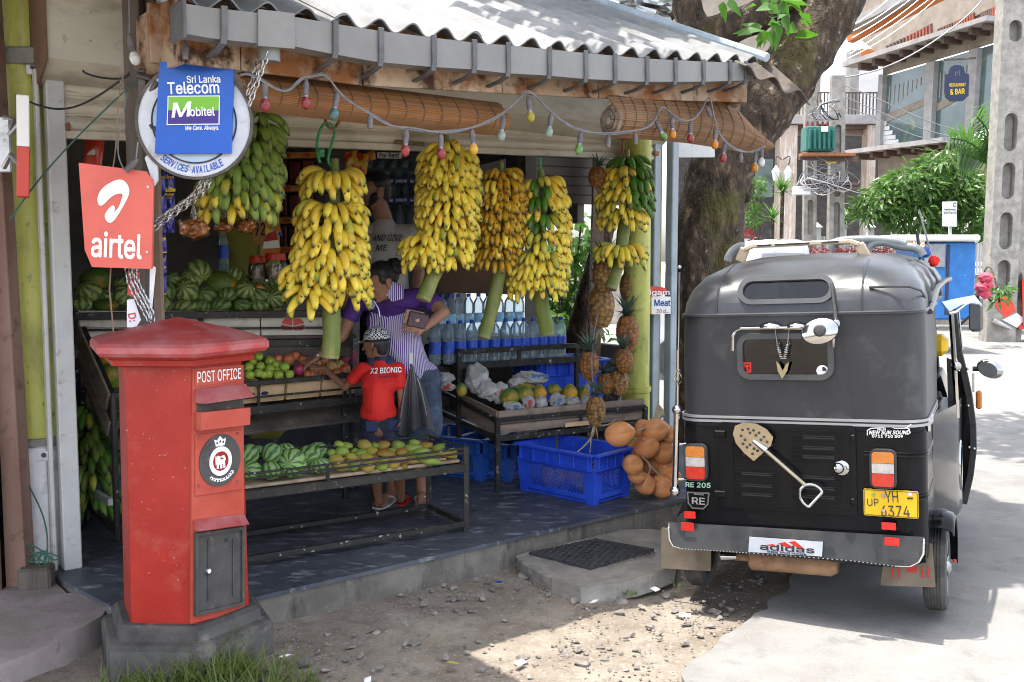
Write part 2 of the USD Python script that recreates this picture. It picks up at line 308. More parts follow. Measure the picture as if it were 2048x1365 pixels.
sp = [W(*q,z=.05)[:2] for q in ((1040,1112),(1060,1130),(1110,1158),(1165,1172),(1230,1165),(1300,1146),(1345,1128),(1352,1090),(1310,1060),(1245,1062))]
sl = Polygon(sp).buffer(.02,quad_segs=3); v,f = ext(sl,.095)
g = trimesh.Trimesh(v,f).subdivide_to_size(.06); v = A(g.vertices); v[:,2] -= .045; k = meshkit.fbm(v * 9,3)[:,None] - .5
solo('concrete_step',(v + k * A([.05,.05,.012]),A(g.faces)),'concrete','rough low concrete step slab in front of the shop platform','step')
q = [W(*q_,z=.062) for q_ in ((1058,1106),(1192,1079),(1308,1099),(1180,1137))]
t = T('rubber_mat','black ribbed rubber mat lying on the concrete step','mat'); mat('rubber',(.022,.022,.024),(.04,.04,.042),.7,scale=20)
c0,ex,ey = q[0],q[3] - q[0],q[1] - q[0]; base = ext(Polygon([p[:2] for p in q]),.014); t.p('base',mv(base,(0,0,.052)),'rubber')
bl = []
for i in range(22):
    for j in range(14):
        o = c0 + ex * ((i + .5) / 22) + ey * ((j + .5) / 14); a = math.atan2(ex[1],ex[0]) + (.8 if (i + j) % 2 else -.8)
        bl.append(tf(box((0,0,0),(.026,.008,.006)),tr(o[0],o[1],.068) @ rz(a)))
t.p('raised_tread',cat(bl),'rubber',0,kind='stuff'); t.end()
# ================================================================ the shop
S = T('fruit_shop','open-fronted fruit shop with corrugated roof, grey gutter and roller shutters','shop')
zs0,zs1 = W(142,277,n=0)[2],W(1305,319,n=0)[2]
uR = un(W(1308,500,n=0))[0]
ztop = 2.62
def postU(u_,n_,w,d,z0,z1): return tf(bev((0,0,(z0 + z1) / 2),(w,d,z1 - z0),.006),fr(F(u_,n_,0),U,-N))
uL = un(W(127,700,n=0))[0]
S.p('shutter_guide',postU(uL,0,.085,.07,.142,2.55),'frame_grey')
S.p('shutter_guide',postU(uL - .075,-.02,.02,.05,.142,2.6),'frame_grey')
S.p('shutter_guide',postU(uR,0,.07,.07,.142,2.55),'blue_grey_paint')
S.p('shutter_guide',postU(uR + .05,-.02,.03,.05,.142,2.6),'dark_iron')
u2 = un(W(1343,500,n=.05))[0]
S.p('outer_post',postU(u2,.05,.07,.07,.142,2.62),'blue_grey_paint'); S.p('outer_post',postU((u2 + uR) / 2 + .03,-.06,.05,.05,.142,2.6),'lime_paint')
S.p('tie_bar',tf(bev((0,0,W(1322,497,n=.03)[2]),(u2 - uR,.02,.06)),fr(F((uR + u2) / 2,.035,0),U,N)),'blue_grey_paint')
for i in range(5):
    def sl_(a,b,i=i):
        zz = zs0 + (zs1 - zs0) * a + .035 + .085 * (i + b); bul = .018 * math.sin(math.pi * min(1,b / .8)) if b < .8 else -.004
        return F(uL + .03 + (uR - uL - .06) * a,bul,zz)
    S.p('slat',grid(sl_,1,8,.002),'slat_metal',30)
S.p('bottom_bar',beam(F(uL + .03,.0,zs0 + .015),F(uR - .03,.0,zs1 + .015),.045,.04),'slat_metal')
S.p('hasp',tf(bev((0,0,0),(.05,.02,.03)),fr(F(uR - .03,.04,zs1 + .04),U,N)),'rust'); S.p('hasp',tf(bev((0,0,0),(.02,.02,.04)),fr(F(uL + .05,.04,zs0 + .05),U,N)),'rust')
S.p('wood_stop',tf(bev((0,0,0),(.22,.015,.025)),fr(W(820,287,n=.03),U,N)),'old_wood')
hz0 = W(200,176,n=.02)[2]; hz1 = W(200,128,n=.16)[2]; hp = [(-.28,hz0),(.02,hz0),(.16,hz1),(.16,3.1),(-.28,3.1)]
def hood(u0,u1,dz,m,name):
    pr = ext(Polygon([(a,b + dz) for a,b in hp]),u1 - u0); S.p(name,tf(pr,fr(F(u0,0,0),N,Z,U) if np.linalg.det(fr(F(u0,0,0),N,Z,U)[:3,:3]) else None),m)
hood(uL - .06,uR + .05,0.0,'cream_metal','shutter_hood')
ec = tf(ext(Polygon([(-.32,hz0 - .01),(.03,hz0 - .01),(.175,hz1 - .01),(.175,3.12),(-.32,3.12)]),.012),fr(F(uL - .075,0,0),N,Z,U)); S.p('hood_end_plate',ec,'brown_board')
for q in ((181,26),(181,82)): S.p('rivet',ball(W(*q,n=.161),.006,1),'steel')
cl = W(78,880,y=4.95); cx,cy = cl[0],cl[1]
z0 = W(78,872,y=4.95)[2]; S.p('round_column',tf(lathe([(.1,z0),(.098,1.5),(.095,2.45),(.097,3.2),(0,3.2)],28),tr(cx,cy,0)),'lime_paint',50)
S.p('collar',tf(lathe([(.0,z0 - .035),(.118,z0 - .035),(.122,z0 - .02),(.118,z0 + .002),(.1,z0 + .002)],28),tr(cx,cy,0)),'concrete')
S.p('plinth',tf(bev((0,0,(z0 - .035 + .05) / 2),(.2,.2,z0 - .085),.01),tr(cx + .005,cy,0) @ rz(math.radians(-12))),'plinth_white')
S.p('bracket',tf(bev((0,0,0),(.085,.004,.045)),fr(W(72,140,y=4.84),nrm(U + N * .4),nrm(N - U * .4))),'plinth_white'); S.p('bolt',ball(W(64,135,y=4.83),.01,1),'dark_iron')
S.p('bracket',tf(bev((0,0,0),(.085,.004,.05)),fr(W(92,912,y=4.83),X,-Y)),'plinth_white'); S.p('bolt',ball(W(87,911,y=4.82),.012,1),'dark_iron')
cr = W(1272,700,n=.14); z1 = W(1272,772,n=.14)[2]
S.p('round_column',tf(lathe([(.1,z1),(.098,1.6),(.095,2.9),(0,2.9)],28),tr(cr[0],cr[1],0)),'lime_paint',50)
S.p('collar',tf(lathe([(0,z1 - .04),(.112,z1 - .04),(.116,z1 - .02),(.112,z1),(.1,z1)],28),tr(cr[0],cr[1],0)),'lime_paint')
S.p('plinth',tf(lathe([(0,.142),(.105,.142),(.105,z1 - .04),(0,z1 - .04)],24),tr(cr[0],cr[1],0)),'lime_paint')
ha,hb = W(1338,300,n=.02),W(1425,300,n=.02); S.p('header_beam',beam(ha,hb,.05,.12),'frame_grey')
def wallU(u0,n0,u1,n1,z0,z1,th=.08):
    a,b = F(u0,n0,0),F(u1,n1,0); return beam(a + Z * (z0 + z1) / 2,b + Z * (z0 + z1) / 2,th,z1 - z0)
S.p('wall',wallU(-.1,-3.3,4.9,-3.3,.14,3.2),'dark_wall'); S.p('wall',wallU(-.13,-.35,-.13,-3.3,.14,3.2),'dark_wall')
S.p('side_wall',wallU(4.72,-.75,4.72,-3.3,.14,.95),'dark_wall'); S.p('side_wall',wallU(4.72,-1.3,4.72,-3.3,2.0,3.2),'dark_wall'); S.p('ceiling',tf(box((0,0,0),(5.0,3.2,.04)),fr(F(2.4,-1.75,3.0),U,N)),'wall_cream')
a,b = W(1085,360,y=8.6),W(1215,360,y=8.9)
zt,zb = W(1140,300,y=8.7)[2] + .25,W(1140,408,y=8.7)[2]
nsl = 9
for i in range(nsl):
    h = (zt - zb) / nsl; o = (a + b) / 2; o = A([o[0],o[1],zb + h * (i + .5)]); d = nrm(A([*(b - a)[:2],0])); fw = nrm(np.cross(Z,d) * -1)
    S.p('side_slat',tf(cat(bev((0,0,0),(1.25,.02,h * 1.03),.008)),fr(o + d * .05,d,np.cross(Z,d))),'brown_slat')
S.p('side_post',beam(W(1062,600,y=8.5) * A([1,1,0]) + Z * .14,W(1062,300,y=8.5) * A([1,1,0]) + Z * 3,.12,.1),'dark_wall'); S.p('side_post',beam(W(1185,700,y=8.6) * A([1,1,0]) + Z * .14,W(1200,330,y=8.6) * A([1,1,0]) + Z * 3,.16,.1),'old_wood')
fb = [(372,128),(480,142),(722,171),(1000,187),(1192,197),(1489,205)]; NF = 1.17
fp = [W(*q,n=NF) for q in fb]
for i in range(5):
    p0,p1 = fp[i],fp[i + 1]; S.p('fascia_board',beam(p0 + Z * .135 + nrm(p1 - p0) * .002,p1 + Z * .135 - nrm(p1 - p0) * .002,.025,.27),'fascia_wood')
S.p('fascia_return',beam(fp[0] + Z * .135 - U * .015,fp[0] + Z * .135 - U * .015 - N * .5,.025,.27),'fascia_wood')
S.p('fascia_return',beam(fp[-1] + Z * .135 + U * .015,fp[-1] + Z * .135 + U * .015 - N * 1.,.025,.27),'fascia_wood')
ra = W(308,125,n=.62)
S.p('end_board',beam(W(340,72,n=.95) - U * .09,W(340,72,n=.95) + U * .09,.03,.245),'fascia_wood')
gb = [(372,68),(416,76),(514,87),(587,93),(664,108),(752,124),(861,134),(942,139),(1015,147),(1089,151),(1166,158),(1282,164),(1395,164),(1506,161)]
gt = [(372,8),(416,15),(514,26),(587,34),(664,47),(752,61),(861,75),(942,85),(1015,91),(1089,98),(1166,106),(1282,117),(1395,123),(1506,127)]
NG = 1.36
Gb = [W(*q,n=NG - .02) for q in gb]; Gt = [W(*q,n=NG) for q in gt]
def gut(i0,i1,grow=0.):
    rows = []
    for i in range(i0,i1 + 1):
        b_,t_ = Gb[i],Gt[i]; rows.append([b_ + N * grow - Z * grow,t_ + N * grow + Z * grow,t_ - N * .012,t_ - N * .012 - Z * .03,t_ - N * .12 - Z * .03,t_ - N * .13,A([*(b_ - N * .1)[:2],b_[2]])])
    k = len(rows[0]); v = A(rows).reshape(-1,3); f = []
    for i in range(len(rows) - 1):
        for j in range(k):
            a_,b2,c2,d2 = i * k + j,i * k + (j + 1) % k,(i + 1) * k + (j + 1) % k,(i + 1) * k + j; f += [(a_,c2,b2),(a_,d2,c2)]
    e = (len(rows) - 1) * k
    for j in range(1,k - 1): f += [(0,j,j + 1),(e,e + j + 1,e + j)]
    return v,A(f)
gm = S.p('gutter',gut(0,len(gb) - 1),'gutter_grey',25)
S.p('outlet_box',gut(2,3,.012),'gutter_grey',25,sub=gm)
oc = (Gb[2] + Gb[3]) / 2 - N * .06; S.p('outlet_pipe',tf(lathe([(0,-.06),(.045,-.06),(.045,.0),(0,.0)],16),tr(*(oc - Z * .0))),'gutter_grey',sub=gm)
S.p('end_cap',tf(bev((0,0,0),(.012,.15,.15)),fr((Gb[0] + Gt[0]) / 2 - N * .06 - U * .008,U,N)),'bracket_grey',sub=gm)
gx = A([q[0] for q in gb])
def gat(px,L): return A([np.interp(px,gx,A(L)[:,k]) for k in range(3)])
for px in (446,669,760,866,947,1015,1097,1170,1227,1292,1348,1405,1457,1489):
    b_,t_ = gat(px,Gb),gat(px,Gt); pts = [t_ + N * .008 + Z * .012,(t_ + b_) / 2 + N * .008,b_ + N * .010 + Z * .02,b_ + N * .0 - Z * .012,b_ - N * .06 - Z * .03,b_ - N * .17 - Z * .045]
    ms = [beam(pts[i],pts[i + 1] + nrm(pts[i + 1] - pts[i]) * .006,.026,.012,N if i < 3 else Z,.002) for i in range(5)]
    S.p('gutter_bracket',cat(ms),'bracket_grey',sub=gm)
PH = math.radians(23); UP = -N * math.cos(PH) + Z * math.sin(PH); NR = N * math.sin(PH) + Z * math.cos(PH)
e0,e1 = W(318,6,n=NG - .08),W(1519,119,n=NG - .08); ue0,ue1 = un(e0)[0],un(e1)[0]
gu = A([un(p)[0] for p in Gt])
def rp(u_,s,lift=0.):
    zz = np.interp(u_,gu,A(Gt)[:,2]) + .035; base = F(u_,NG - .05,zz)
    return base + UP * s + NR * (.026 * math.cos(2 * math.pi * u_ / .177) + lift)
ns_ = 5; wd = (ue1 - ue0) / ns_
for k in range(ns_):
    for row,(s0,s1,lf) in enumerate(((0,1.75,0),(1.62,3.6,.009))):
        a0,a1 = ue0 + wd * k,ue0 + wd * (k + 1) + (.05 if k < ns_ - 1 else 0)
        S.p('roof_sheet',grid(lambda a,b: rp(a0 + (a1 - a0) * a,s0 + (s1 - s0) * b,lf + .005 * (k % 2)),72,5,.007),'roof_sheet',50)
S.p('ridge_cap',tube([rp(ue1 + .02,s,.04) for s in np.linspace(0,3.4,9)],.028,8),'blue_grey_paint')
def dro(a,b): p = rp(ue1 - .30 + .46 * a,-.02 - .30 * b * (.3 + .7 * a),-.04 - .10 * b * a); return p
S.p('broken_sheet',grid(dro,36,4,.007),'dark_wood',50)
ck = A([W(x,y,n=-1.2) for x,y in ((1225,-20),(1330,-20),(1335,48),(1290,45),(1240,25))])
def crump(a,b):
    p = ck[0] * (1 - a) * (1 - b) + ck[1] * a * (1 - b) + ck[2] * a * b + ck[4] * (1 - a) * b
    return p + (A([meshkit.noise(A([a * 6,b * 6,k_]),9) for k_ in (0.,3.3,7.7)]) - .5) * .16
S.p('crumpled_flashing',grid(crump,14,14),'steel',0)
SHOP = S
pw = W(281,600,y=4.56)
t = T('sign_post','weathered dark timber post carrying the blue and red phone company signs','post')
t.p('shaft',beam(A([pw[0],pw[1],.14]),A([pw[0] + .012,pw[1],3.05]),.085,.075),'dark_wood'); t.p('batten',beam(A([pw[0] + .065,pw[1] + .05,1.0]),A([pw[0] + .07,pw[1] + .05,3.0]),.04,.04),'old_wood'); t.end()
t = T('neighbour_front','reddish timber post and rough grey wall of the neighbouring building','building')
q = W(19,700,y=4.75); t.p('timber_post',beam(A([q[0],q[1],.06]),A([q[0] - .06,q[1],3.6]),.1,.12),'red_wood')
q = W(-25,700,y=4.72); t.p('wall',beam(A([q[0],q[1],-.1]),A([q[0],q[1],3.6]),.12,.1),'concrete'); t.p('wall_base',beam(A([q[0],q[1] - .012,-.1]),A([q[0],q[1] - .012,.82]),.13,.1),'red_wood')
t.p('wall',box((-4.9,5.1,1.7),(4.8,.2,3.6)),'plinth_white'); t.p('corner_block',bev(W(18,115,y=4.9),(.5,.12,.08)),'concrete')
nv = grid(lambda a,b: F(-4 + 4.75 * a,-2.5 + 4.6 * b,3.42 - .10 * b + .02 * math.cos(4.75 * a / .177 * 6.283)),150,4,.008)
t.p('eave_sheet',nv,'roof_sheet',50); t.end()
tt = T('edge_on_sign','narrow white and red sign board seen edge-on on the reddish timber post','sign')
a,b = W(46,196,y=4.45),W(46,395,y=4.45); mid = W(47,297,y=4.45)
mat('sign_red',(.50,.05,.035),(.60,.075,.05),.45,scale=6)
EV = A([-.475,1,0]); tt.p('upper_half',beam(a,mid,.05,.20,EV),'white_paint'); tt.p('lower_half',beam(mid,b,.05,.20,EV),'sign_red')
tt.p('bracket',tube([W(8,235,y=4.6),W(30,238,y=4.55),W(20,270,y=4.6),W(42,245,y=4.5)],.012),'steel'); tt.p('bracket',tube([W(8,335,y=4.6),W(22,310,y=4.55),W(44,335,y=4.5)],.012),'steel'); tt.p('back_plate',bev(W(10,290,y=4.66),(.06,.02,.26)),'steel'); tt.end()
def wire(name,pts,r,m,label,cat_='cable',k=30):
    solo(name,tube(bez(pts,k),r,5),m,label,cat_)
wire('green_line',[W(20,440,y=4.5),W(95,340,y=4.45),W(205,225,y=4.35),W(290,145,y=4.3)],.004,'wire_green','thin dark green line running diagonally from left post to the sign post')
wire('black_cable',[W(50,200,y=4.6),W(90,215,y=4.6),W(150,214,y=4.55),W(215,180,y=4.5),W(258,148,y=4.35)],.005,'wire_black','black sagging cable from the edge-on sign to the sign post')
wire('black_cable',[W(166,142,y=4.6),W(200,155,y=4.5),W(235,158,y=4.45),W(258,147,y=4.35)],.005,'wire_black','short black cable from the brown hood plate to the sign post')
wire('loose_wire',[W(258,-10,y=4.2),W(259,75,y=4.2)],.003,'wire_grey','pale wire holding the clear bulb in front of the sign post')
wire('loose_wire',[W(250,140,y=4.25),W(238,200,y=4.25),W(234,260,y=4.25),W(226,335,y=4.25)],.003,'old_wood','thin brown wire hanging down to the red sign')
wire('loose_wire',[W(240,160,y=4.25),W(243,250,y=4.25),W(236,300,y=4.25),W(248,338,y=4.25)],.003,'wire_grey','thin grey wire looping down to the red sign')
pts = [W(42,845,y=4.8),W(52,960,y=4.78),W(85,1030,y=4.78),W(95,1090,y=4.75),W(90,1125,y=4.75)]
wire('green_cable',pts,.004,'wire_green','green cable running down the white plinth to the ground')
rr = random.Random(3); pts = [W(40 + rr.random() * 75,1100 + rr.random() * 40,y=4.72) for _ in range(14)]; wire('cable_tangle',pts,.004,'wire_green','tangle of thin green cable at the foot of the white plinth',k=90)
solo('wood_block',tf(bev((0,0,.045),(.15,.11,.11),.012),tr(*W(74,1172,z=.1)) @ rz(.2)),'dark_wood','short dark wooden block on the pavement below the white plinth','block')
# ================================================================ signs, blinds, coloured bulbs, chains
mat('sign_blue',(.012,.085,.42),(.018,.105,.48),.35,scale=5,dirt=((.16,.17,.18),3.2,.56,.70,(1,1,.5)),space='object')
mat('sign_green',(.16,.42,.03),(.19,.47,.04),.4); mat('sign_purple',(.045,.02,.20),(.06,.03,.25),.4)
mat('sign_pale',(.50,.52,.56),(.64,.66,.69),.45,scale=8,dirt=((.20,.19,.18),9,.58,.76)); mat('sign_light_blue',(.36,.47,.58),(.44,.55,.66),.45,scale=6)
mat('airtel_red',(.56,.10,.075),(.64,.125,.09),.4,scale=4,dirt=((.34,.10,.09),7,.6,.78)); mat('ink_blue',(.02,.09,.45)); mat('letter_white',(.74,.75,.76),(.80,.80,.80),.5,scale=12,dirt=((.45,.42,.4),20,.66,.76))
def facing(o,ang=0.,tilt=0.):
    "a board's frame: x to the right, y up, z out, turned ang about the vertical, tilt in its own plane"
    x = A([math.cos(ang),math.sin(ang),0]); M = fr(o,x,Z,np.cross(x,Z)); return M @ rz(tilt)
def onb(M,px,py):
    "board coordinates where the sight line meets the board"
    o = A([0,0,EYE]); d = ray(px,py); n_ = M[:3,2]; p = o + d * (((M[:3,3] - o) @ n_) / (d @ n_)) - M[:3,3]
    return A([p @ M[:3,0],p @ M[:3,1]])
def bx(M,poly,z,d): return tf(mv(ext(poly if hasattr(poly,'area') else Polygon(poly),d),(0,0,z)),M)
M = facing(W(392,225,y=4.2),.10)
pp = lambda *a: [onb(M,*q) for q in a]
t = T('telecom_sign','round grey sign with a blue square board reading Sri Lanka Telecom Mobitel','sign')
cc,rr = onb(M,388,243),.235
t.p('disc',bx(M,Point(cc).buffer(rr,24),-.03,.02),'sign_pale'); t.p('rim',bx(M,Point(cc).buffer(rr + .006,24).difference(Point(cc).buffer(rr - .006,24)),-.034,.03),'dark_iron')
t.p('inner_disc',bx(M,Point(cc).buffer(.172,24),-.01,.004),'sign_light_blue'); t.p('inner_rim',bx(M,Point(cc).buffer(.175,24).difference(Point(cc).buffer(.169,24)),-.006,.004),'navy_paint')
t.p('tail',bx(M,pp((288,316),(314,280),(314,360),(306,372)),-.031,.02),'sign_pale')
sq = Polygon(pp((323,128),(468,127),(462,306),(314,307))).buffer(.004); b1 = t.p('blue_board',bx(M,sq,0,.02),'sign_blue')
gq = pp((338,194),(442,193),(441,251),(336,252)); xm = (A(gq[0]) + A(gq[3])) / 2; ym = (A(gq[1]) + A(gq[2])) / 2
t.p('logo_border',bx(M,Polygon(gq),.0205,.002),'letter_white',sub=b1)
ins = Polygon(gq).buffer(-.004); t.p('green_field',bx(M,ins.intersection(Polygon([gq[0] + A([-.1,.1]),gq[1] + A([.1,.1]),ym + A([.1,0]),xm - A([.1,0])])),.0226,.001),'sign_green',sub=b1)
t.p('purple_field',bx(M,ins.intersection(Polygon([xm - A([.1,.0005]),ym + A([.1,-.0005]),gq[2] + A([.1,-.1]),gq[3] - A([.1,.1])])),.0226,.001),'sign_purple',sub=b1)
def lab(M,s,p0,p1,hpx,y4,z,mat_,name='lettering',bold=True,slant=0.,sub=None,T_=None):
    a,b = onb(M,*p0),onb(M,*p1); d = b - a; L = np.linalg.norm(d); ang = math.atan2(d[1],d[0]); h = hpx / FPX * y4
    m = txt(s,h,M @ tr(a[0],a[1],z) @ rz(ang),.0015,bold,L,slant); (T_ or t).p(name,m,mat_,0,sub=sub)
lab(M,'Sri Lanka',(376,168),(443,167),13,4.2,.021,'letter_white',sub=b1); lab(M,'Telecom',(338,190),(441,188),22,4.2,.021,'letter_white',sub=b1)
lab(M,'M',(346,237),(382,234),27,4.2,.024,'letter_white',slant=.25,sub=b1); lab(M,'obitel',(383,234),(432,233),16,4.2,.024,'letter_white',sub=b1)
lab(M,'We Care. Always.',(372,262),(440,261),8,4.2,.021,'letter_white',slant=.2,sub=b1)
s_ = 'SERVICES AVAILABLE'; ra = .213
for i,ch in enumerate(s_):
    if ch == ' ': continue
    a = math.radians(-131 + 4.25 * i); p = cc + ra * A([math.cos(a),math.sin(a)]); p2 = p
    t.p('letter',txt(ch,.028,M @ tr(p2[0],p2[1],-.0095) @ rz(a + math.pi / 2),.002,True,.0125 if ch != 'I' else .005,.1,True),'ink_blue',0)
for y0,y1 in (((315,165),(290,190)),((315,262),(290,235))):
    t.p('arm',tube([W(*y0,y=4.19),W((y0[0] + y1[0]) / 2,(y0[1] + y1[1]) / 2 + 4,y=4.2),W(y1[0] - 2,y1[1],y=4.26)],.012),'dark_iron')
t.p('clamp_plate',bev(W(286,215,y=4.265),(.035,.012,.32),.004),'dark_iron'); t.p('clamp_bolt',tube([W(276,150,y=4.25),W(303,158,y=4.25)],.014),'dark_iron'); t.p('clamp_bolt',tube([W(274,271,y=4.25),W(312,276,y=4.25)],.014),'dark_iron')
t.end()
M = facing(W(235,435,y=4.15),.16); pp = lambda *a: [onb(M,*q) for q in a]
t = T('airtel_sign','red board sign with a white swirl and the word airtel','sign')
t.p('board',bx(M,Polygon(pp((160,328),(293,345),(306,372),(302,537),(186,533),(172,500))).buffer(.003),-.012,.02),'airtel_red')
t.p('side_fold',bx(M,pp((294,346),(306,360),(304,536),(302,537)),-.03,.035),'airtel_red')
lab(M,'airtel',(183,512),(284,518),47,4.15,.0085,'letter_white')
ol = bez(pp((196,400),(204,380),(222,366),(246,361),(259,378),(252,405),(236,432),(219,446),(211,436),(216,421),(229,412),(231,420),(225,430),(236,418),(244,400),(246,389),(232,390),(214,404),(203,412),(196,400)),90)
t.p('swirl',bx(M,Polygon(ol).buffer(0),.0085,.002),'letter_white',0)
for q in ((297,375),(295,505)): t.p('screw',tf(lathe([(0,.004),(.006,.003),(.006,0)],8),M @ tr(*onb(M,*q),.009)),'steel')
t.end()
t = T('poster_strip','torn red and white paper strip tied to the sign post under the red sign','poster')
M = facing(W(268,590,y=4.28),.3); pp = lambda *a: [onb(M,*q) for q in a]
t.p('white_strip',bx(M,pp((254,600),(268,598),(282,640),(272,655),(254,655)),0,.004),'letter_white'); t.p('red_strip',bx(M,pp((256,545),(280,545),(276,598),(255,590)),.001,.004),'sign_red')
t.p('white_edge',bx(M,pp((300,530),(312,535),(306,600),(302,650),(298,650)),.0,.004),'letter_white'); t.p('lettering',txt('D:',.03,M @ tr(*onb(M,256,628),.0045) @ rz(-1.4),.001,True),'sign_red',0); t.end()
def links(pts,r=.0035,L=.034,wob=.0):
    p = bez(pts,200); s = np.r_[0,np.cumsum(np.linalg.norm(np.diff(p,axis=0),axis=1))]; k = int(s[-1] / (L * .74)); out = []
    for i in range(k):
        q = A([np.interp((i + .5) * s[-1] / k,s,p[:,j]) for j in range(3)]); q2 = A([np.interp((i + .6) * s[-1] / k,s,p[:,j]) for j in range(3)]); d = nrm(q2 - q)
        a = nrm(np.cross(d,Y + A([.3,0,0]))); b = np.cross(d,a); e = a if i % 2 else b; g = np.linspace(0,2 * np.pi,9)[:-1]
        ring = [q + d * L / 2 * math.cos(x) + e * L * .3 * math.sin(x) for x in g]; ring = ring + ring[:2]; out.append(tube(ring,r,4,False))
    return cat(out)
solo('chain',links([W(537,104,y=4.15),W(520,150,y=4.15),W(498,212,y=4.15)]),'steel','steel chain from the gutter outlet to the round sign, the one in front','chain')
solo('chain',links([W(520,108,y=4.25),W(508,150,y=4.22),W(494,190,y=4.2)]),'steel','steel chain from the gutter outlet to the round sign, the one behind','chain')
t = T('chain_bundle','doubled steel chain slung from the round sign down past the red sign','chain')
for k,(dx,dy) in enumerate(((0,0),(9,3),(-7,4),(4,-5))):
    t.p('strand',links([W(412 + dx,356 + dy,y=4.26),W(380 + dx,398 + dy,y=4.3),W(318 + dx,440 + dy,y=4.32),W(268 + dx,500 + dy,y=4.27),W(262 + dx,545 + dy,y=4.26),W(285 + dx,600 + dy,y=4.25),W(302 + dx * .5,640 + dy,y=4.25)]),'steel')
t.end()
solo('cord',tube([W(222,535,y=4.2),W(219,580,y=4.2),W(224,630,y=4.2),W(227,665,y=4.2)],.0035,5),'old_wood','thin pale cord hanging straight below the red sign','cord')
def stick_mat(name,a,b,c):
    def ex(nd,lk,col):
        nd['gg'] = ('geometry',{}); nd['r2'] = ('rgb_ramp',{'ramp': [(0,c),(.12,c),(.3,a),(.8,b),(1,tuple(min(1,1.35 * k) for k in b))]}); nd['x2'] = ('mix',{'fac': .65}); lk += [('gg.random_per_island','r2.fac'),(col,'x2.color1'),('r2.color','x2.color2')]; return 'x2.color'
    mat(name,a,b,.55,scale=3,st=(1,1,6),space='world',extra=ex)
stick_mat('bamboo_orange',(.50,.185,.04),(.66,.28,.075),(.10,.04,.015)); stick_mat('bamboo_tan',(.40,.235,.115),(.55,.36,.20),(.12,.075,.05))
mat('blind_string',(.09,.06,.045)); mat('blind_back',(.17,.08,.03),(.22,.11,.05),.8)
def blind(label,up,lo,n0,n1,m,J,bulge,ties,roll=None):
    k = 13; ts = np.linspace(0,1,k)
    def along(L,n_): x = A([q[0] for q in L]); xs = np.linspace(x[0],x[-1],k); return A([W(a,np.interp(a,x,[q[1] for q in L]),n=nn) for a,nn in zip(xs,n_)])
    nn = n0 + (n1 - n0) * ts ** 1.6; Aa,Bb = along(up,nn),along(lo,nn); t = T('bamboo_blind',label,'blind'); ms = []; rnd_ = random.Random(5)
    def pos(i,s): return Aa[i] + (Bb[i] - Aa[i]) * s + N * bulge * math.sin(math.pi * min(1,s ** 1.25)) ** .8
    for j in range(J):
        s = (j + .5) / J; h = np.linalg.norm(Bb[0] - Aa[0]) / J; o = 0 if rnd_.random() < .8 else 1; ed = rnd_.uniform(-.012,.012); P_ = A([pos(i,s) for i in range(o,k - (1 if rnd_.random() < .15 else 0))])
        P_[0] += nrm(P_[0] - P_[1]) * (rnd_.random() * .025); P_[-1] += nrm(P_[-1] - P_[-2]) * (rnd_.random() * .025)
        rad = np.clip(np.linspace(np.linalg.norm(Bb[0] - Aa[0]),np.linalg.norm(Bb[-1] - Aa[-1]),len(P_)) / J * .5,.0015,.01)
        ms.append(tube(P_ + N * rnd_.uniform(-.004,.003),rad * rnd_.uniform(.75,1.05),5))
    t.p('bamboo_sticks',cat(ms),m,50,kind='stuff')
    t.p('inner_roll',grid(lambda a,b: pos(int(round(a * (k - 1))),b) - N * (.012 + .0 * b),k - 1,12,.012),'blind_back')
    for x in np.linspace(.06,.95,ties):
        i = x * (k - 1); i0 = int(i); w = i - i0
        t.p('tie_string',tube([(pos(i0,s) * (1 - w) + pos(i0 + 1,s) * w) + N * .006 for s in np.linspace(.02,.98,10)],.0022,4),'blind_string')
    if roll is not None:
        c,rr_ = roll
        for q in range(3):
            g = np.linspace(0,2 * np.pi,18); t.p('roll_end',tube([c + (N * math.cos(a) + Z * math.sin(a)) * rr_ * (1 - q * .3) * (1 + .04 * math.sin(5 * a + q)) - U * .01 * q for a in g],rr_ * .13,5),'crate_wood')
    t.end()
blind('long orange rolled bamboo blind under the fascia above the banana bunches',[(483,146),(600,160),(722,175),(860,192),(998,209)],[(483,214),(626,231),(771,248),(885,259),(1002,268)],1.08,1.08,'bamboo_orange',22,.07,14)
blind('shorter tan bamboo blind drooping at the right end of the fascia',[(1210,181),(1282,184),(1350,187),(1411,192),(1476,222),(1532,284)],[(1214,270),(1315,278),(1370,283),(1411,289),(1480,301),(1527,302)],1.16,.95,'bamboo_tan',26,.075,14,(W(1222,242,n=1.2),.075))
t = T('string_lights','drooping string of coloured bulbs in grey sockets along the shop front','string lights')
NW = 1.24
wp = [(482,150),(525,160),(575,182),(606,158),(626,152),(648,148),(672,178),(705,208),(740,226),(780,250),(815,258),(860,263),(900,262),(943,256),(1000,232),(1030,205),(1061,183),(1080,202),(1103,226),(1130,245),(1163,260),(1215,269),(1270,262),(1310,238),(1324,215),(1345,232),(1382,240),(1405,215),(1418,196),(1428,235),(1450,282),(1480,301),(1512,303),(1530,292)]
t.p('cable',cat(tube(bez([W(*q,n=NW) for q in wp],160),.005,5),tube(bez([W(x,y + 3 * math.sin(i * 1.7),n=NW + .008) for i,(x,y) in enumerate(wp)],160),.004,5)),'wire_grey')
mat('socket',(.075,.07,.075),(.16,.135,.135),.7,scale=20)
for nm_,c in dict(red=(.20,.022,.022),teal=(.05,.11,.11),yellow=(.55,.30,.02),olive=(.33,.28,.03),green=(.10,.20,.05),orange=(.50,.18,.015),white=(.6,.6,.58),grey_green=(.20,.25,.20)).items():
    mat('bulb_' + nm_,c,tuple(k * .7 for k in c),.2,scale=14,coat=.4)
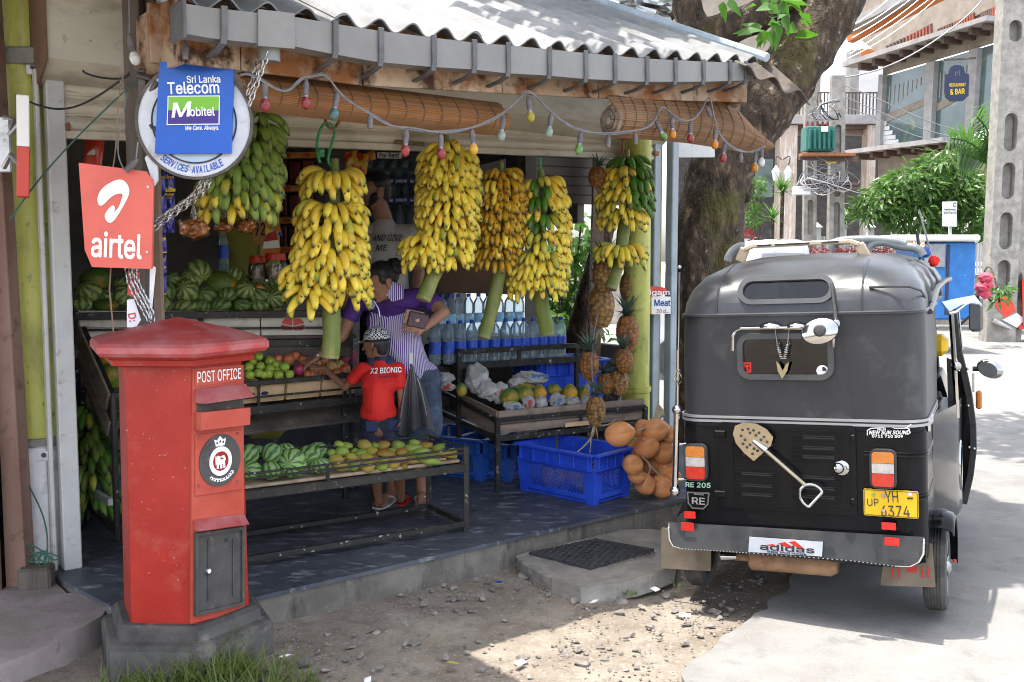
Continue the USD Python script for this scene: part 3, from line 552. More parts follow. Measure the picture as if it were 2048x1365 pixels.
mat('bulb_neck',(.25,.25,.26),(.36,.36,.36),.25,metal=.5)
LB = [(529,160,530,195,'red'),(612,158,612,197,'red'),(675,183,670,215,'teal'),(740,226,740,250,None),(813,257,811,289,'red'),(881,264,882,298,'red'),(943,256,946,285,'yellow'),(1007,231,1004,257,'grey_green'),(1056,193,1060,224,'olive'),(1103,226,1099,255,'grey_green'),(1162,261,1159,288,'green'),(1217,270,1216,292,None),(1270,264,1271,288,None),(1312,242,1324,267,'green'),(1344,232,1345,259,'orange'),(1381,242,1381,269,'red'),(1413,212,1420,230,None),(1431,255,1430,283,'orange'),(1450,283,1447,309,'red'),(1481,303,1482,322,None),(1511,303,1510,329,'orange'),(1523,292,1523,308,'white')]
def bulb(t,a,b,c):
    d = b - a; L = np.linalg.norm(d); z = -d / L; x = nrm(np.cross(z,Y)); Mx = fr(a,x,np.cross(z,x),z) @ sc(.86,.86,1)
    sk = tf(lathe([(0,.002),(.008,0),(.011,-.012),(.0155,-.02),(.017,-.045),(.0145,-.05),(.0155,-.055),(.0145,-.07),(0,-.07)],12),Mx)
    s = t.p('socket',sk,'socket')
    if c:
        o = -max(L - .02,.085)
        t.p('neck',tf(lathe([(.012,-.066),(.012,o + .012),(.018,o),(.02,o - .004)],12),Mx),'bulb_neck',sub=s)
        t.p('bulb',tf(lathe([(.017,o + .006),(.024,o - .008),(.0255,o - .02),(.021,o - .036),(.011,o - .045),(0,o - .047)],14),Mx),'bulb_' + c,60,sub=s)
for x0,y0,x1,y1,c in LB: bulb(t,W(x0,y0,n=NW),W(x1,y1,n=NW),c)
t.end()
t = T('hanging_bulb','clear bulb with orange tip hanging in front of the sign post','light bulb'); bulb(t,W(258,68,y=4.2),W(267,106,y=4.2),'white'); t.end()
t = T('bulb_socket','empty grey bulb socket hanging under the left end of the gutter','socket'); t.p('wire',tube([W(372,72,n=1.2),W(371,86,n=1.2)],.003,5),'wire_grey'); bulb(t,W(371,84,n=1.2),W(371,110,n=1.2),None); t.end()
t = T('bulb_socket','empty grey bulb socket resting above the red sign','socket'); t.p('wire',tube([W(276,285,y=4.12),W(272,318,y=4.12)],.003,5),'wire_grey'); bulb(t,W(275,318,y=4.12),W(258,336,y=4.12),None); t.end()
# ================================================================ banana bunches
def axis_ramp(name,stops,rough=.45,spots=None,rnd=.12,ax=2,bump=0,spec=.4,noise=.12,green=None):
    "colour along the fruit's own axis (object x), brown freckles, each fruit a little different"
    def ex(nd,lk,col):
        nd['sx'] = ('separate_xyz',{}); nd['mr0'] = ('map_range',{'from_min': -.135,'from_max': 0.,'clamp': True}); nd['ar'] = ('rgb_ramp',{'ramp': stops}); nd['an'] = ('math',{'math_type': 'multiply_add','value2': noise * 2,'value3': -noise}); nd['ad'] = ('math',{'math_type': 'add'})
        lk += [('tc.object','sx.vector'),('sx.' + 'xyz'[ax],'mr0.value'),('mr0.result','ad.value1'),('ns.fac','an.value1'),('an.value','ad.value2'),('ad.value','ar.fac')]; return 'ar.color'
    if spots:
        nd_dirt = [(spots[0],spots[1],spots[2],spots[2] + .05)]
    def ex2(nd,lk,col):
        c = ex(nd,lk,col)
        if spots:
            nd['sv'] = ('noise_texture',{'scale': spots[1],'detail': 2}); nd['sr'] = ('map_range',{'from_min': spots[2],'from_max': spots[2] + .05,'clamp': True}); nd['sm'] = ('mix',{'color2': spots[0]}); nd['si'] = ('object_info',{}); nd['sc_'] = ('combine_xyz',{}); nd['sa'] = ('vector_math',{'math_type': 'add'}); nd['s9'] = ('math',{'math_type': 'multiply','value2': 37.})
            lk += [('si.random','s9.value1'),('s9.value','sc_.x'),('tc.object','sa.vector1'),('sc_.vector','sa.vector2'),('sa.vector','sv.vector'),('sv.fac','sr.value'),('sr.result','sm.fac'),(c,'sm.color1')]; c = 'sm.color'
        nd['oi2'] = ('object_info',{}); nd['mr2'] = ('map_range',{'to_min': 1 - rnd,'to_max': 1 + rnd * .6}); nd['mr3'] = ('map_range',{'to_min': .492,'to_max': .512}); nd['hs2'] = ('hsv',{})
        nd['m7'] = ('math',{'math_type': 'multiply','value2': 7.31}); nd['f7'] = ('math',{'math_type': 'fraction'})
        lk += [('oi2.random','mr2.value'),('mr2.result','hs2.value'),('oi2.random','m7.value1'),('m7.value','f7.value1'),('f7.value','mr3.value'),('mr3.result','hs2.hue'),(c,'hs2.color')]; return 'hs2.color'
    return mat(name,(.5,.5,.5),None,rough,scale=9,extra=ex2,bump=bump,spec=spec)
BR = (.05,.028,.012)
axis_ramp('banana_yellow',[(0,(.06,.045,.018)),(.015,(.20,.17,.04)),(.06,(.50,.42,.05)),(.12,(.78,.57,.06)),(.8,(.76,.54,.045)),(.93,(.44,.37,.06)),(1,(.30,.30,.06))],spots=(BR,42.,.67))
axis_ramp('banana_ripe',[(0,(.03,.02,.01)),(.05,(.22,.14,.02)),(.16,(.56,.30,.012)),(.85,(.52,.27,.012)),(1,(.22,.16,.03))],spots=(BR,38.,.63))
axis_ramp('banana_green',[(0,(.04,.04,.02)),(.05,(.14,.19,.03)),(.2,(.22,.31,.055)),(.85,(.20,.30,.055)),(1,(.13,.18,.035))],spots=((.08,.07,.03),40.,.72))
axis_ramp('banana_deep_green',[(0,(.03,.03,.01)),(.06,(.09,.14,.02)),(.2,(.075,.19,.018)),(.9,(.07,.17,.018)),(1,(.10,.14,.03))],spots=((.08,.07,.03),40.,.75))
axis_ramp('banana_turning',[(0,(.04,.04,.02)),(.05,(.22,.24,.04)),(.2,(.48,.43,.05)),(.85,(.40,.40,.055)),(1,(.22,.26,.05))],spots=(BR,40.,.69))
mat('stalk_green',(.11,.15,.03),(.20,.22,.05),.5,scale=4,st=(1,1,.3),dirt=[((.30,.27,.09),6,.5,.75,(1,1,.4)),((.07,.055,.025),12,.6,.75)])
mat('stalk_cut',(.38,.33,.2),(.22,.17,.09),.8,scale=30)
def banana_mesh(L,r,curve,k=9,n=7):
    "tip at the low z end, neck at the top; bends towards +x"
    s = np.linspace(0,1,k); z = -L * (1 - s); x = curve * L * np.sin(math.pi * s) * -1.0
    rr = r * np.interp(s,[0,.04,.12,.3,.6,.8,.9,.96,1],[.22,.34,.68,.97,1,.78,.45,.30,.28])
    v,f = tube(np.column_stack([-x,0 * s,z]),rr,n); return v,f
BAN = [banana_mesh(.135,.0185,c) for c in (.13,.18,.24)]
def bunch(label,spine,prof,hands,mfun,stalk,stalk_r,bl=1.,seed=1,group=None,name='banana_bunch',dep=.3,more=(),dens=1.,droop=(.30,.78)):
    "spine: pixel line top>bottom; prof: (t, half width px); hands: list of t"
    t = T(name,label,'bananas',group); rn = random.Random(seed)
    pxm = W(*spine[0],n=dep)[1] / FPX
    st = A([W(*q[:2],n=dep) for q in stalk]); sb = bez(st,16); rr = np.interp(np.linspace(0,1,16),np.linspace(0,1,len(stalk_r)),stalk_r) * pxm
    v,f = tube(sb,rr * (1 + .05 * np.sin(np.arange(16) * 2.3)),14); t.p('stalk',(v,f),'stalk_green',60)
    e = nrm(sb[-1] - sb[-2]); x = nrm(np.cross(e,Y)); t.p('stalk_end',tf(lathe([(0,.004),(rr[-1] * .95,.003),(rr[-1] * 1.03,-.012),(0,-.012)],14),fr(sb[-1],x,np.cross(e,x),e)),'stalk_cut')
    toc = nrm(A([-st[0][0],-st[0][1],0])); side = np.cross(toc,Z) * -1
    for spine,prof,hands,dens,h in [(*c,h) for c in ((spine,prof,hands,dens),*more) for h in c[2]]:
        sp = A([W(*q,n=dep) for q in spine]); ss = np.linspace(0,1,len(sp)); at = lambda q: A([np.interp(q,ss,sp[:,j]) for j in range(3)])
        Rm = np.interp(h,[q[0] for q in prof],[q[1] for q in prof]) * pxm; c = at(h)
        k = max(5,int(round(dens * 2 * math.pi * Rm / (.031 * bl) * .80)))
        for ring in (0,1):
            off = rn.random() * 6.28; kk = k if ring == 0 else int(k * .8)
            for i in range(kk):
                a = off + 2 * math.pi * i / kk + rn.uniform(-.07,.07)
                fwd = math.sin(a)
                if fwd < -.35: continue
                dr = side * math.cos(a) + toc * fwd
                el = rn.uniform(*droop) if ring == 0 else rn.uniform(droop[0] + .22,droop[1] + .28)
                Lq = .135 * bl * rn.uniform(.88,1.1); out = math.cos(el) * Lq * .72
                base = c + dr * max(.012,Rm - out - (.012 if ring else 0)) * 1. - Z * (ring * .032 * bl - rn.uniform(-.008,.008))
                axis = nrm(dr * math.cos(el) - Z * math.sin(el)); zax = -axis; xax = nrm(dr * math.sin(el) + Z * math.cos(el))
                roll = rn.uniform(-.35,.35); M = fr(base,xax,np.cross(zax,xax),zax) @ rz(roll) @ sc(bl * rn.uniform(.9,1.12),bl * rn.uniform(.92,1.1),Lq / .135)
                t.p('banana',BAN[rn.randrange(3)],mfun(h,math.cos(a),fwd,rn),True,M=M)
    return t.end()
def mf1(h,c,f_,rn): return 'banana_turning' if rn.random() < .06 else 'banana_yellow'
def mf_green(h,c,f_,rn): return 'banana_yellow' if h > .86 and c < .2 and rn.random() < .8 else 'banana_turning' if h > .75 and rn.random() < .4 else 'banana_green'
def mf_ripe(h,c,f_,rn): return 'banana_ripe' if rn.random() < .85 else 'banana_yellow'
def mf4(h,c,f_,rn): return 'banana_deep_green' if h < .42 and -.45 < c < .3 and rn.random() < .8 else 'banana_turning' if rn.random() < .12 else 'banana_yellow'
def mf5(h,c,f_,rn): return 'banana_deep_green' if (h < .5 and c > -.1 + .9 * (h - .1) and rn.random() < .9) or h < .1 else 'banana_turning' if rn.random() < .25 else 'banana_yellow'
hs = lambda k: [(i + .35) / k for i in range(k)]
bunch('green banana bunch hanging beside the round blue sign',[(520,222),(505,290),(482,350),(468,405)],[(0,18),(.12,32),(.35,52),(.7,72),(1,66)],hs(7),mf_green,[(528,205),(510,290),(480,370),(470,420)],[8,10,12],bl=1.22,seed=11)
bunch('broad yellow banana bunch on a green rope, thick stalk end pointing down',[(664,328),(663,430),(660,500),(656,535)],[(0,46),(.12,60),(.5,64),(.85,68),(1,64)],hs(5),mf1,[(668,318),(667,420),(660,560),(663,640),(660,716)],[9,12,17,18,18],bl=1.26,seed=2,more=[([(616,535),(618,585)],[(0,32),(1,30)],[0,.8],.85),([(696,556),(698,568)],[(0,30),(1,26)],[0,.9],.8)])
bunch('tall yellow banana bunch hanging from the shutter just below a red bulb',[(893,282),(898,340),(896,420),(890,520)],[(0,22),(.1,48),(.3,56),(.7,56),(1,42)],hs(8),mf1,[(893,270),(895,400),(885,500),(868,548),(846,600)],[6,9,15,16,15],bl=1.12,seed=3,more=[([(850,478),(846,500)],[(0,34),(1,38)],[0,.8],.8)])
bunch('dark ripe banana bunch hanging just left of the one with a green stripe',[(1002,340),(1000,420),(992,520)],[(0,34),(.2,48),(.6,48),(1,36)],hs(8),mf_ripe,[(1002,325),(1002,440),(1003,500),(990,590),(968,676)],[6,9,13,14,13],bl=.95,seed=4,dep=.22)
bunch('yellow banana bunch with a dark green stripe near its top',[(1082,350),(1084,430),(1080,520),(1072,570)],[(0,36),(.15,48),(.6,54),(1,52)],hs(7),mf4,[(1081,340),(1082,450),(1075,560),(1083,610),(1095,668)],[6,9,15,16,15],bl=1.08,seed=5,dep=.3)
bunch('banana bunch half green on its right side beside the round yellow column',[(1256,312),(1252,370),(1243,445),(1240,505)],[(0,16),(.15,40),(.45,52),(.62,36),(.72,30),(1,50)],[.03,.16,.29,.42,.56,.93],mf5,[(1254,300),(1250,400),(1246,470),(1236,530),(1222,578)],[6,8,12,13,12],bl=1.16,seed=6,dep=.3)
def hook(label,pts,r,m,n_=.2,name='hook'): solo(name,tube(bez([W(*q,n=n_) for q in pts],24),r,6),m,label,name)
hook('rusty steel hook under the orange blind holding a green rope',[(653,234),(655,252),(664,258),(674,250),(682,238)],.008,'rust',.3)
hook('green rope loop tied above the broad yellow bunch',[(640,326),(634,298),(640,262),(652,247),(664,250),(663,290),(662,332)],.008,'rope_green',.3,'rope')
solo('rope_knot',blob((.022,.016,.026),.4,3,4,2),'rope_green','green knot on the rope above the broad yellow bunch','knot',M=tr(*W(641,306,n=.32)))
hook('green cord holding the bunch with the green stripe',[(1081,316),(1081,352)],.008,'rope_green',.3,'rope')
hook('rusty hook holding the bunch beside the yellow column',[(1247,278),(1246,290),(1247,310),(1252,318)],.011,'rust',.3)
hook('dark cord holding the dark ripe bunch',[(1000,318),(1001,342)],.006,'wire_black',.22,'rope')
hook('dark hook above the tall yellow bunch',[(884,262),(886,276),(893,282)],.009,'rust',.3)
hook('steel hook holding the green banana bunch',[(530,196),(527,208),(521,224)],.007,'rust',.3)
def dk(h,c,f_,rn): return 'banana_yellow' if rn.random() < .04 else 'banana_turning' if rn.random() < .08 else 'banana_deep_green' if rn.random() < .5 else 'banana_green'
def pileb(label,px,py,y,w,k,seed):
    t = T('banana_bunch',label,'bananas','green bunches stacked behind the post box'); rn = random.Random(seed); c = W(px,py,y=y)
    t.p('stalk',tube([c + A([-.02,.03,.12]),c + A([.0,.03,-.1])],.02,10),'stalk_green')
    for i in range(k):
        a = rn.uniform(-1.9,1.9); zz = rn.uniform(-.12,.1); dr = A([math.sin(a),-math.cos(a),0]); el = rn.uniform(.5,1.1); axis = nrm(dr * math.cos(el) - Z * math.sin(el)); xax = nrm(dr * math.sin(el) + Z * math.cos(el))
        t.p('banana',BAN[rn.randrange(3)],dk(0,0,0,rn),True,M=fr(c + dr * w * rn.uniform(.5,1) + Z * zz,xax,np.cross(-axis,xax),-axis) @ sc(1.2,1.2,1.15))
    t.end()
pileb('dark green bananas stacked left of the post box, upper heap',180,845,5.75,.07,34,1); pileb('dark green bananas stacked left of the post box, middle heap with yellow ones',182,905,5.7,.08,38,2); pileb('dark green bananas stacked left of the post box, lower heap',182,962,5.75,.08,34,3)
# ================================================================ pineapples
def pineapple_body(h,r,rings=11,k=12):
    v = []; f = []; n = k * 3
    m = rings * 3
    for i in range(m + 1):
        s = i / m; z = -h * s; R = r * (math.sin(math.pi * (.10 + .80 * s)) ** .55) * (1.02 - .10 * (s - .5))
        for j in range(n):
            th = 2 * math.pi * j / n
            q = (math.cos(k * th + math.pi * s * rings) * math.cos(k * th * 1 - math.pi * s * rings)); rr = R * (1 + .05 * q)
            v.append((rr * math.cos(th),rr * math.sin(th),z))
    for i in range(m):
        for j in range(n):
            a,b,c,d = i * n + j,i * n + (j + 1) % n,(i + 1) * n + (j + 1) % n,(i + 1) * n + j; f += [(a,d,c),(a,c,b)]
    v += [(0,0,0),(0,0,-h)]; L = len(v)
    for j in range(n): f += [(L - 2,j,(j + 1) % n),(L - 1,m * n + (j + 1) % n,m * n + j)]
    return A(v),A(f)
def pin_mat(name,a,b,c):
    def ex(nd,lk,col):
        nd['vo'] = ('voronoi_texture',{'scale': 42.,'randomness': .75}); nd['vr'] = ('rgb_ramp',{'ramp': [(0,c),(.18,a),(.5,b),(.8,(.06,.045,.02))]}); lk += [('tc.object','vo.vector'),('vo.distance','vr.fac')]; return 'vr.color'
    mat(name,a,b,.6,extra=ex,bump=.5,bs=50,rnd=.15)
pin_mat('pineapple_skin',(.34,.19,.055),(.22,.105,.03),(.45,.32,.14)); pin_mat('pineapple_ripe',(.36,.15,.035),(.23,.085,.022),(.42,.24,.08))
leafmat('pineapple_leaf',(.05,.085,.06),(.13,.18,.13),.15); mat('dry_root',(.30,.25,.15),(.42,.36,.24),.9,scale=20)
def blade(p0,d0,L,w,bend,rn,k=5,up=Z):
    "one tapering curved leaf"
    d = nrm(d0); s = nrm(np.cross(d,up + A([.01,.02,0]))); o = np.cross(s,d); v = []; f = []
    for i in range(k + 1):
        q = i / k; c = p0 + d * L * q + o * bend * L * q * q; ww = w * (1 - q) ** .7 * (.75 + .5 * math.sin(math.pi * min(1,q * 1.3)))
        v += [c - s * ww - o * ww * -.25,c,c + s * ww + o * ww * .25] if i < k else [c,c,c]
    for i in range(k):
        a = i * 3
        for j in (0,1): f += [(a + j,a + j + 1,a + j + 4),(a + j,a + j + 4,a + j + 3)]
    return A(v),A(f)
def pine_proto(seed,h,r,m,nl,crown_len,roots):
    rn = random.Random(seed); t = T('pineapple','pineapple','pineapple','pineapples hanging in strings'); t.p('fruit',pineapple_body(h,r),m,60)
    bl_ = [blade(A([0,0,-.005]),A([math.cos(a) * sp_,math.sin(a) * sp_,1]),crown_len * rn.uniform(.75,1.1) * (1 - .35 * ri),.013,-.35 - .3 * ri,rn) for ri,(sp_,kk) in enumerate(((.35,nl),(.8,nl),(1.5,nl))) for a in [6.28 * (i + rn.random() * .4) / kk for i in range(kk)]]
    t.p('crown',cat(bl_),'pineapple_leaf',True)
    if roots: t.p('dry_stem',cat([blade(A([0,0,-h]),A([rn.uniform(-.5,.5),rn.uniform(-.5,.5),-1]),rn.uniform(.06,.12),.006,.3,rn,4,X) for _ in range(7)]),'dry_root',True)
    return t
PN = [(1208,518,585,'n'),(1203,575,655,'n'),(1257,545,600,'n'),(1254,632,700,'r'),(1178,702,760,'r'),(1208,748,788,'r'),(1246,698,745,'r'),(1236,742,790,'n'),(1192,793,850,'n'),(1196,335,375,'r')]
names = ['upper left, half behind the banana hand','third from the top on the left string','top of the right string below the banana bunch','right string, reddish, level with the small paper sign','leftmost, with a spread grey crown','partly hidden behind its neighbours, middle of the cluster','right string, with its crown turned sideways','lowest on the right string','lowest of all, above the blue crate','small, high up beside the half green bunch']
protos = {}
for i,((px,y0,y1,k),w) in enumerate(zip(PN,names)):
    nn = (.22 - .05 * (i % 3)) if i < 4 or i == 9 else .50 if i == 8 else .44 - .05 * (i % 3); p0,p1 = W(px,y0,n=nn),W(px,y1,n=nn); H_ = p0[2] - p1[2]; s_ = H_ / .2
    Mx = tr(*p0) @ rz(i * 1.3) @ (ry(.16 * math.sin(i * 2.1)) @ rx(.12 * math.cos(i * 1.7))) @ sc(max(s_,.92) * 1.0,max(s_,.92),s_)
    if i in (2,): Mx = tr(*p1) @ rx(math.pi) @ sc(1,1,s_)
    lab_ = 'pineapple by the right column: ' + w; kk = (k,i % 2)
    if kk not in protos:
        t = pine_proto(i + 3,.2,.065,'pineapple_skin' if k == 'n' else 'pineapple_ripe',12,.165,True); t.l = lab_; protos[kk] = t.end(Mx)
    else: inst(protos[kk],'pineapple',Mx,lab_,'pineapple','pineapples hanging in strings')
solo('pineapple_string',cat(tube(bez([W(1203,490,n=.2),W(1200,600,n=.2),W(1185,690,n=.4),W(1190,800,n=.5)],20),.004,5),tube(bez([W(1258,520,n=.2),W(1255,640,n=.2),W(1240,720,n=.36),W(1236,760,n=.4)],20),.004,5)),'wire_grey','grey cord strung with pineapples beside the right column','cord')
for i,pts in enumerate((((1190,848),(1185,870),(1160,900),(1146,912)),((1190,848),(1182,880),(1180,905),(1178,918)),((1192,850),(1215,850),(1230,842)))):
    P_ = bez([W(*q,n=.52) for q in pts],10); solo('dry_leaf_strip',tube(P_,np.linspace(.008,.003,10),4),'dry_root',['long dry leaf strip trailing left into the blue crate below the lowest pineapple','dry leaf strip hanging straight down below the lowest pineapple','short dry leaf strip pointing right below the lowest pineapple'][i],'leaf')
# ================================================================ melons, mangoes and the other fruit
def stripes(name,a,b,k,wob,belly=None,sharp=(.50,.62)):
    def ex(nd,lk,col):
        nd['sp'] = ('separate_xyz',{}); nd['at'] = ('math',{'math_type': 'arctan2'}); nd['wn'] = ('noise_texture',{'scale': 26.,'detail': 4,'roughness': .7}); nd['wm'] = ('math',{'math_type': 'multiply_add','value2': wob,'value3': 0.}); nd['mu'] = ('math',{'math_type': 'multiply','value2': float(k)}); nd['sm'] = ('math',{'math_type': 'add'}); nd['si'] = ('math',{'math_type': 'sine'}); nd['mr9'] = ('map_range',{'from_min': -1.,'from_max': 1.,'to_min': 0.,'to_max': 1.}); nd['r9'] = ('rgb_ramp',{'ramp': [(0,a),(sharp[0],a),(sharp[1],b),(1,b)]})
        lk += [('tc.object','sp.vector'),('sp.y','at.value1'),('sp.x','at.value2'),('at.value','mu.value1'),('tc.object','wn.vector'),('wn.fac','wm.value1'),('mu.value','sm.value1'),('wm.value','sm.value2'),('sm.value','si.value1'),('si.value','mr9.value'),('mr9.result','r9.fac'),(col,'vx.color1'),('r9.color','vx.color2')]; nd['vx'] = ('mix',{'fac': .85}); return 'vx.color'
    mat(name,a,tuple(.7 * q for q in a),.38,scale=30,extra=ex,rnd=.14,spec=.45)
stripes('watermelon_skin',(.22,.36,.11),(.022,.075,.022),9,9.,sharp=(.52,.66)); stripes('melon_skin',(.34,.40,.12),(.05,.11,.035),8,8.); stripes('melon_dark',(.21,.29,.08),(.045,.09,.03),8,8.)
mat('papaya_skin',(.085,.15,.025),(.50,.25,.02),.42,scale=7,lo=.52,hi=.70,rnd=.1); mat('papaya_ripe',(.12,.17,.025),(.60,.29,.02),.42,scale=8,lo=.44,hi=.62,rnd=.1)
for nm_,c1,c2 in (('mango_green',(.12,.21,.03),(.24,.30,.05)),('mango_olive',(.20,.20,.03),(.34,.24,.05)),('mango_yellow',(.42,.30,.03),(.28,.26,.035)),('mango_red',(.36,.055,.02),(.22,.20,.03))):
    mat(nm_,c1,c2,.4,scale=9,rnd=.14,dirt=((.06,.05,.02),45,.68,.74))
mat('apple_green',(.22,.36,.035),(.34,.44,.06),.3,scale=12,rnd=.12,dirt=((.42,.35,.08),14,.62,.74)); mat('apple_red',(.46,.035,.03),(.55,.22,.08),.3,scale=12,rnd=.2); mat('apple_magenta',(.33,.015,.07),(.42,.06,.12),.3,scale=14); mat('apple_yellow',(.50,.42,.12),(.56,.30,.13),.3,scale=10,rnd=.12); mat('dragon_skin',(.36,.02,.09),(.48,.06,.14),.45,scale=9); mat('orange_skin',(.55,.20,.04),(.62,.25,.06),.5,scale=20)
mat('coconut_skin',(.57,.215,.072),(.65,.285,.11),.38,scale=6,rnd=.12,dirt=[((.05,.028,.016),8,.66,.69),((.44,.16,.05),14,.58,.78)]); mat('coconut_cap',(.30,.19,.09),(.2,.12,.05),.85,scale=14)
def Rnd(rn): return trimesh.transformations.random_rotation_matrix(rn.random_sample(3))
mel = [blob((1,1,1.0),.05,1.2,s,3) for s in range(4)]
def melons(L,off,sc_,yfun,m,nm_,labf,cat_,group,ax=None,seed=0):
    rs = np.random.RandomState(seed)
    for i,q in enumerate(L):
        px,py,rx_,ry_ = off[0] + q[0] / sc_,off[1] + q[1] / sc_,q[2] / sc_,q[3] / sc_; y = yfun(px,py,i); c = W(px,py,y=y); a,b = rx_ / FPX * y,ry_ / FPX * y; mm = q[4] if len(q) > 4 else m
        Rm = Rnd(rs); S_ = np.diag([a,(a + b) / 2,b,1.])
        ang = rs.uniform(-.9,.9); Rm = ry(ang) @ rx(rs.uniform(-.9,.9) + (1.57 if rs.rand() < .25 else 0)) @ rz(rs.uniform(0,6))
        v = mel[i % 4][0] @ Rm[:3,:3].T * A([a,(a + b) / 2,b]); v = v @ Rm[:3,:3]
        solo(nm_,(v,mel[i % 4][1]),mm,labf(i,len(L)),cat_,group,smooth=True,M=tr(*c) @ Rm)
TB = T('fruit_table','low black steel table with plank top and thin rails in front of the shop','table')
dT = nrm(A([math.sin(math.radians(58)),math.cos(math.radians(58)),0])); dB = A([-dT[1],dT[0],0])
fr0 = W(933,1063,z=.142); Wd = .47; Lt = 1.6; zt_ = .50
cor = lambda s,d: fr0 - dT * s + dB * d
zr = W(935,928,y=fr0[1])[2]; ztop = W(935,893,y=fr0[1])[2]
for s,d in ((0,0),(0,Wd),(Lt,0),(Lt,Wd)): TB.p('leg',beam(cor(s,d) + Z * 0,cor(s,d) + Z * (ztop - .142),.032,.032),'black_steel')
for d in (0,Wd): TB.p('lower_rail',beam(cor(0,d) + Z * .045,cor(Lt,d) + Z * .045,.03,.03),'black_steel'); TB.p('upper_rail',beam(A([*cor(0,d)[:2],zr - .02]),A([*cor(Lt,d)[:2],zr - .02]),.03,.045),'black_steel')
for s in (0,Lt): TB.p('end_rail',beam(cor(s,0) + Z * .045,cor(s,Wd) + Z * .045,.03,.03),'black_steel'); TB.p('end_rail',beam(A([*cor(s,0)[:2],zr - .02]),A([*cor(s,Wd)[:2],zr - .02]),.03,.045),'black_steel')
for k,zz in enumerate((ztop - .012,(ztop + zr) / 2 + .012)):
    TB.p('guard_rod',beam(A([*cor(0,0)[:2],zz]),A([*cor(Lt,0)[:2],zz]),.010,.012),'black_steel'); TB.p('guard_rod',beam(A([*cor(0,0)[:2],zz]),A([*cor(0,Wd)[:2],zz]),.010,.012),'black_steel'); TB.p('guard_rod',beam(A([*cor(0,Wd)[:2],zz]),A([*cor(Lt,Wd)[:2],zz]),.010,.012),'black_steel')
TB.p('guard_post',beam(A([*cor(.83,0)[:2],zr]),A([*cor(.83,0)[:2],ztop - .01]),.012,.02),'black_steel')
for k in range(5):
    d = .035 + (Wd - .07) * (k + .5) / 5; TB.p('plank',beam(A([*cor(.02,d)[:2],zr + .012 + .002 * (k % 2)]),A([*cor(Lt - .02,d)[:2],zr + .012 + .002 * (k % 2)]),(Wd - .07) / 5 - .006,.018),'plank')
TB.p('cardboard_liner',mv(tf(box((0,0,0),(.5,.33,.006)),fr(A([*cor(.35,.22)[:2],zr + .03]),dT,dB)),(0,0,0)),'cardboard'); TB.end()
ztb = zr + .03
def ytab(px,py,r,k=0):
    "depth so that the fruit rests on (or just above) the table top"
    p = W(px,py + r * .92,z=ztb); s = (p - fr0) @ dB; p2 = p
    s = min(max(s,.05),.42); base = fr0 + dB * s; d = ray(px,py); nn = dB; o = A([0,0,EYE]); return (o + d * (((base - o) @ nn) / (d @ nn)))[1]
WM = [(180,715,60,70),(195,812,65,65),(320,705,65,65),(318,812,67,57),(410,680,55,40),(450,762,88,95),(555,712,80,60),(605,693,72,58),(615,780,75,52),(238,700,40,45)]
wl = ['partly hidden by the post box, upper','partly hidden by the post box, lower','second upright one, right of the post box','small, in front, second from the post box','behind the largest one','largest one, in the middle of the melons','striped long one leaning behind, left of the pair','striped long one leaning behind, right of the pair','rightmost, lying in front beside the mangoes','half hidden between two others at the back']
for i,q in enumerate(WM):
    px,py,r = 440 + q[0] / 3.1,680 + q[1] / 3.1,q[3] / 3.1; y = ytab(px,py,r) + (.12 if i in (4,6,7,9) else 0)
    melons([q],(440,680),3.1,lambda *a: y,'watermelon_skin','watermelon',lambda *_: 'striped watermelon on the low front table: ' + wl[i],'watermelon','watermelons on the front table',seed=i + 20)
MG = [(740,645,32,18,0),(787,655,36,20,0),(755,690,45,32,0),(690,700,26,22,0),(720,738,45,28,1),(745,782,52,32,1),(810,725,35,24,2),(830,782,32,30,0),(895,650,46,32,1),(870,700,42,22,0),(940,690,42,28,2),(915,785,48,38,1),(908,728,42,22,2),(1010,655,45,28,3),(1028,705,60,24,3),(965,752,40,22,3),(1002,780,40,35,0),(1075,770,40,34,1),(1105,655,45,30,0),(1065,688,32,18,0),(1125,697,38,26,3),(1140,782,26,24,3),(1190,745,36,24,1),(1195,675,60,30,0),(1205,637,36,20,0),(1272,660,45,24,3),(1290,740,80,32,0),(1358,667,46,22,0),(1402,707,70,24,1),(1440,695,32,24,1),(1250,692,55,24,0),(1180,716,34,16,0),(838,690,30,20,0),(960,655,28,18,0),(1330,705,40,22,3)]
mk = ['mango_green','mango_olive','mango_yellow','mango_red']; mw = ['green','olive green','yellow','red blushed']; rs = np.random.RandomState(4)
srt = sorted(range(len(MG)),key=lambda i: (MG[i][1] // 48,MG[i][0])); rows = {}
for i in srt: rows.setdefault(MG[i][1] // 48,[]).append(i)
for r_,L in rows.items():
    for j,i in enumerate(L):
        q = MG[i]; px,py = 440 + q[0] / 3.1,680 + q[1] / 3.1; rx_,ry_ = q[2] / 3.1,q[3] / 3.1; y = ytab(px,py,ry_); c = W(px,py,y=y); a,b = rx_ / FPX * y * 1.05,ry_ / FPX * y * 1.05
        v,f = blob((1,1,1),.07,1.3,i,2); v = v.copy(); v[:,2] += .18 * v[:,0] ** 2 * (1 if i % 2 else -1) * .6; tilt = rs.uniform(-.25,.25)
        solo('mango',(v * A([a,(a + b) / 2,b]),f),mk[q[4]],f'{mw[q[4]]} mango on the front table, {nth(j, len(L))} in the {["back", "second", "third", "front"][int(min(3, r_ - 13))]} row','mango','mangoes on the front table',smooth=True,M=tr(*c) @ ry(tilt) @ rz(rs.uniform(-.4,.4)))
MR = T('fruit_rack','black steel rack of two tiers with apple boxes below and melon cartons above','rack')
nF = -.34
P0 = W(229,1083,z=.142); uA,uB = un(W(229,900,n=nF))[0],un(W(745,800,n=nF))[0]
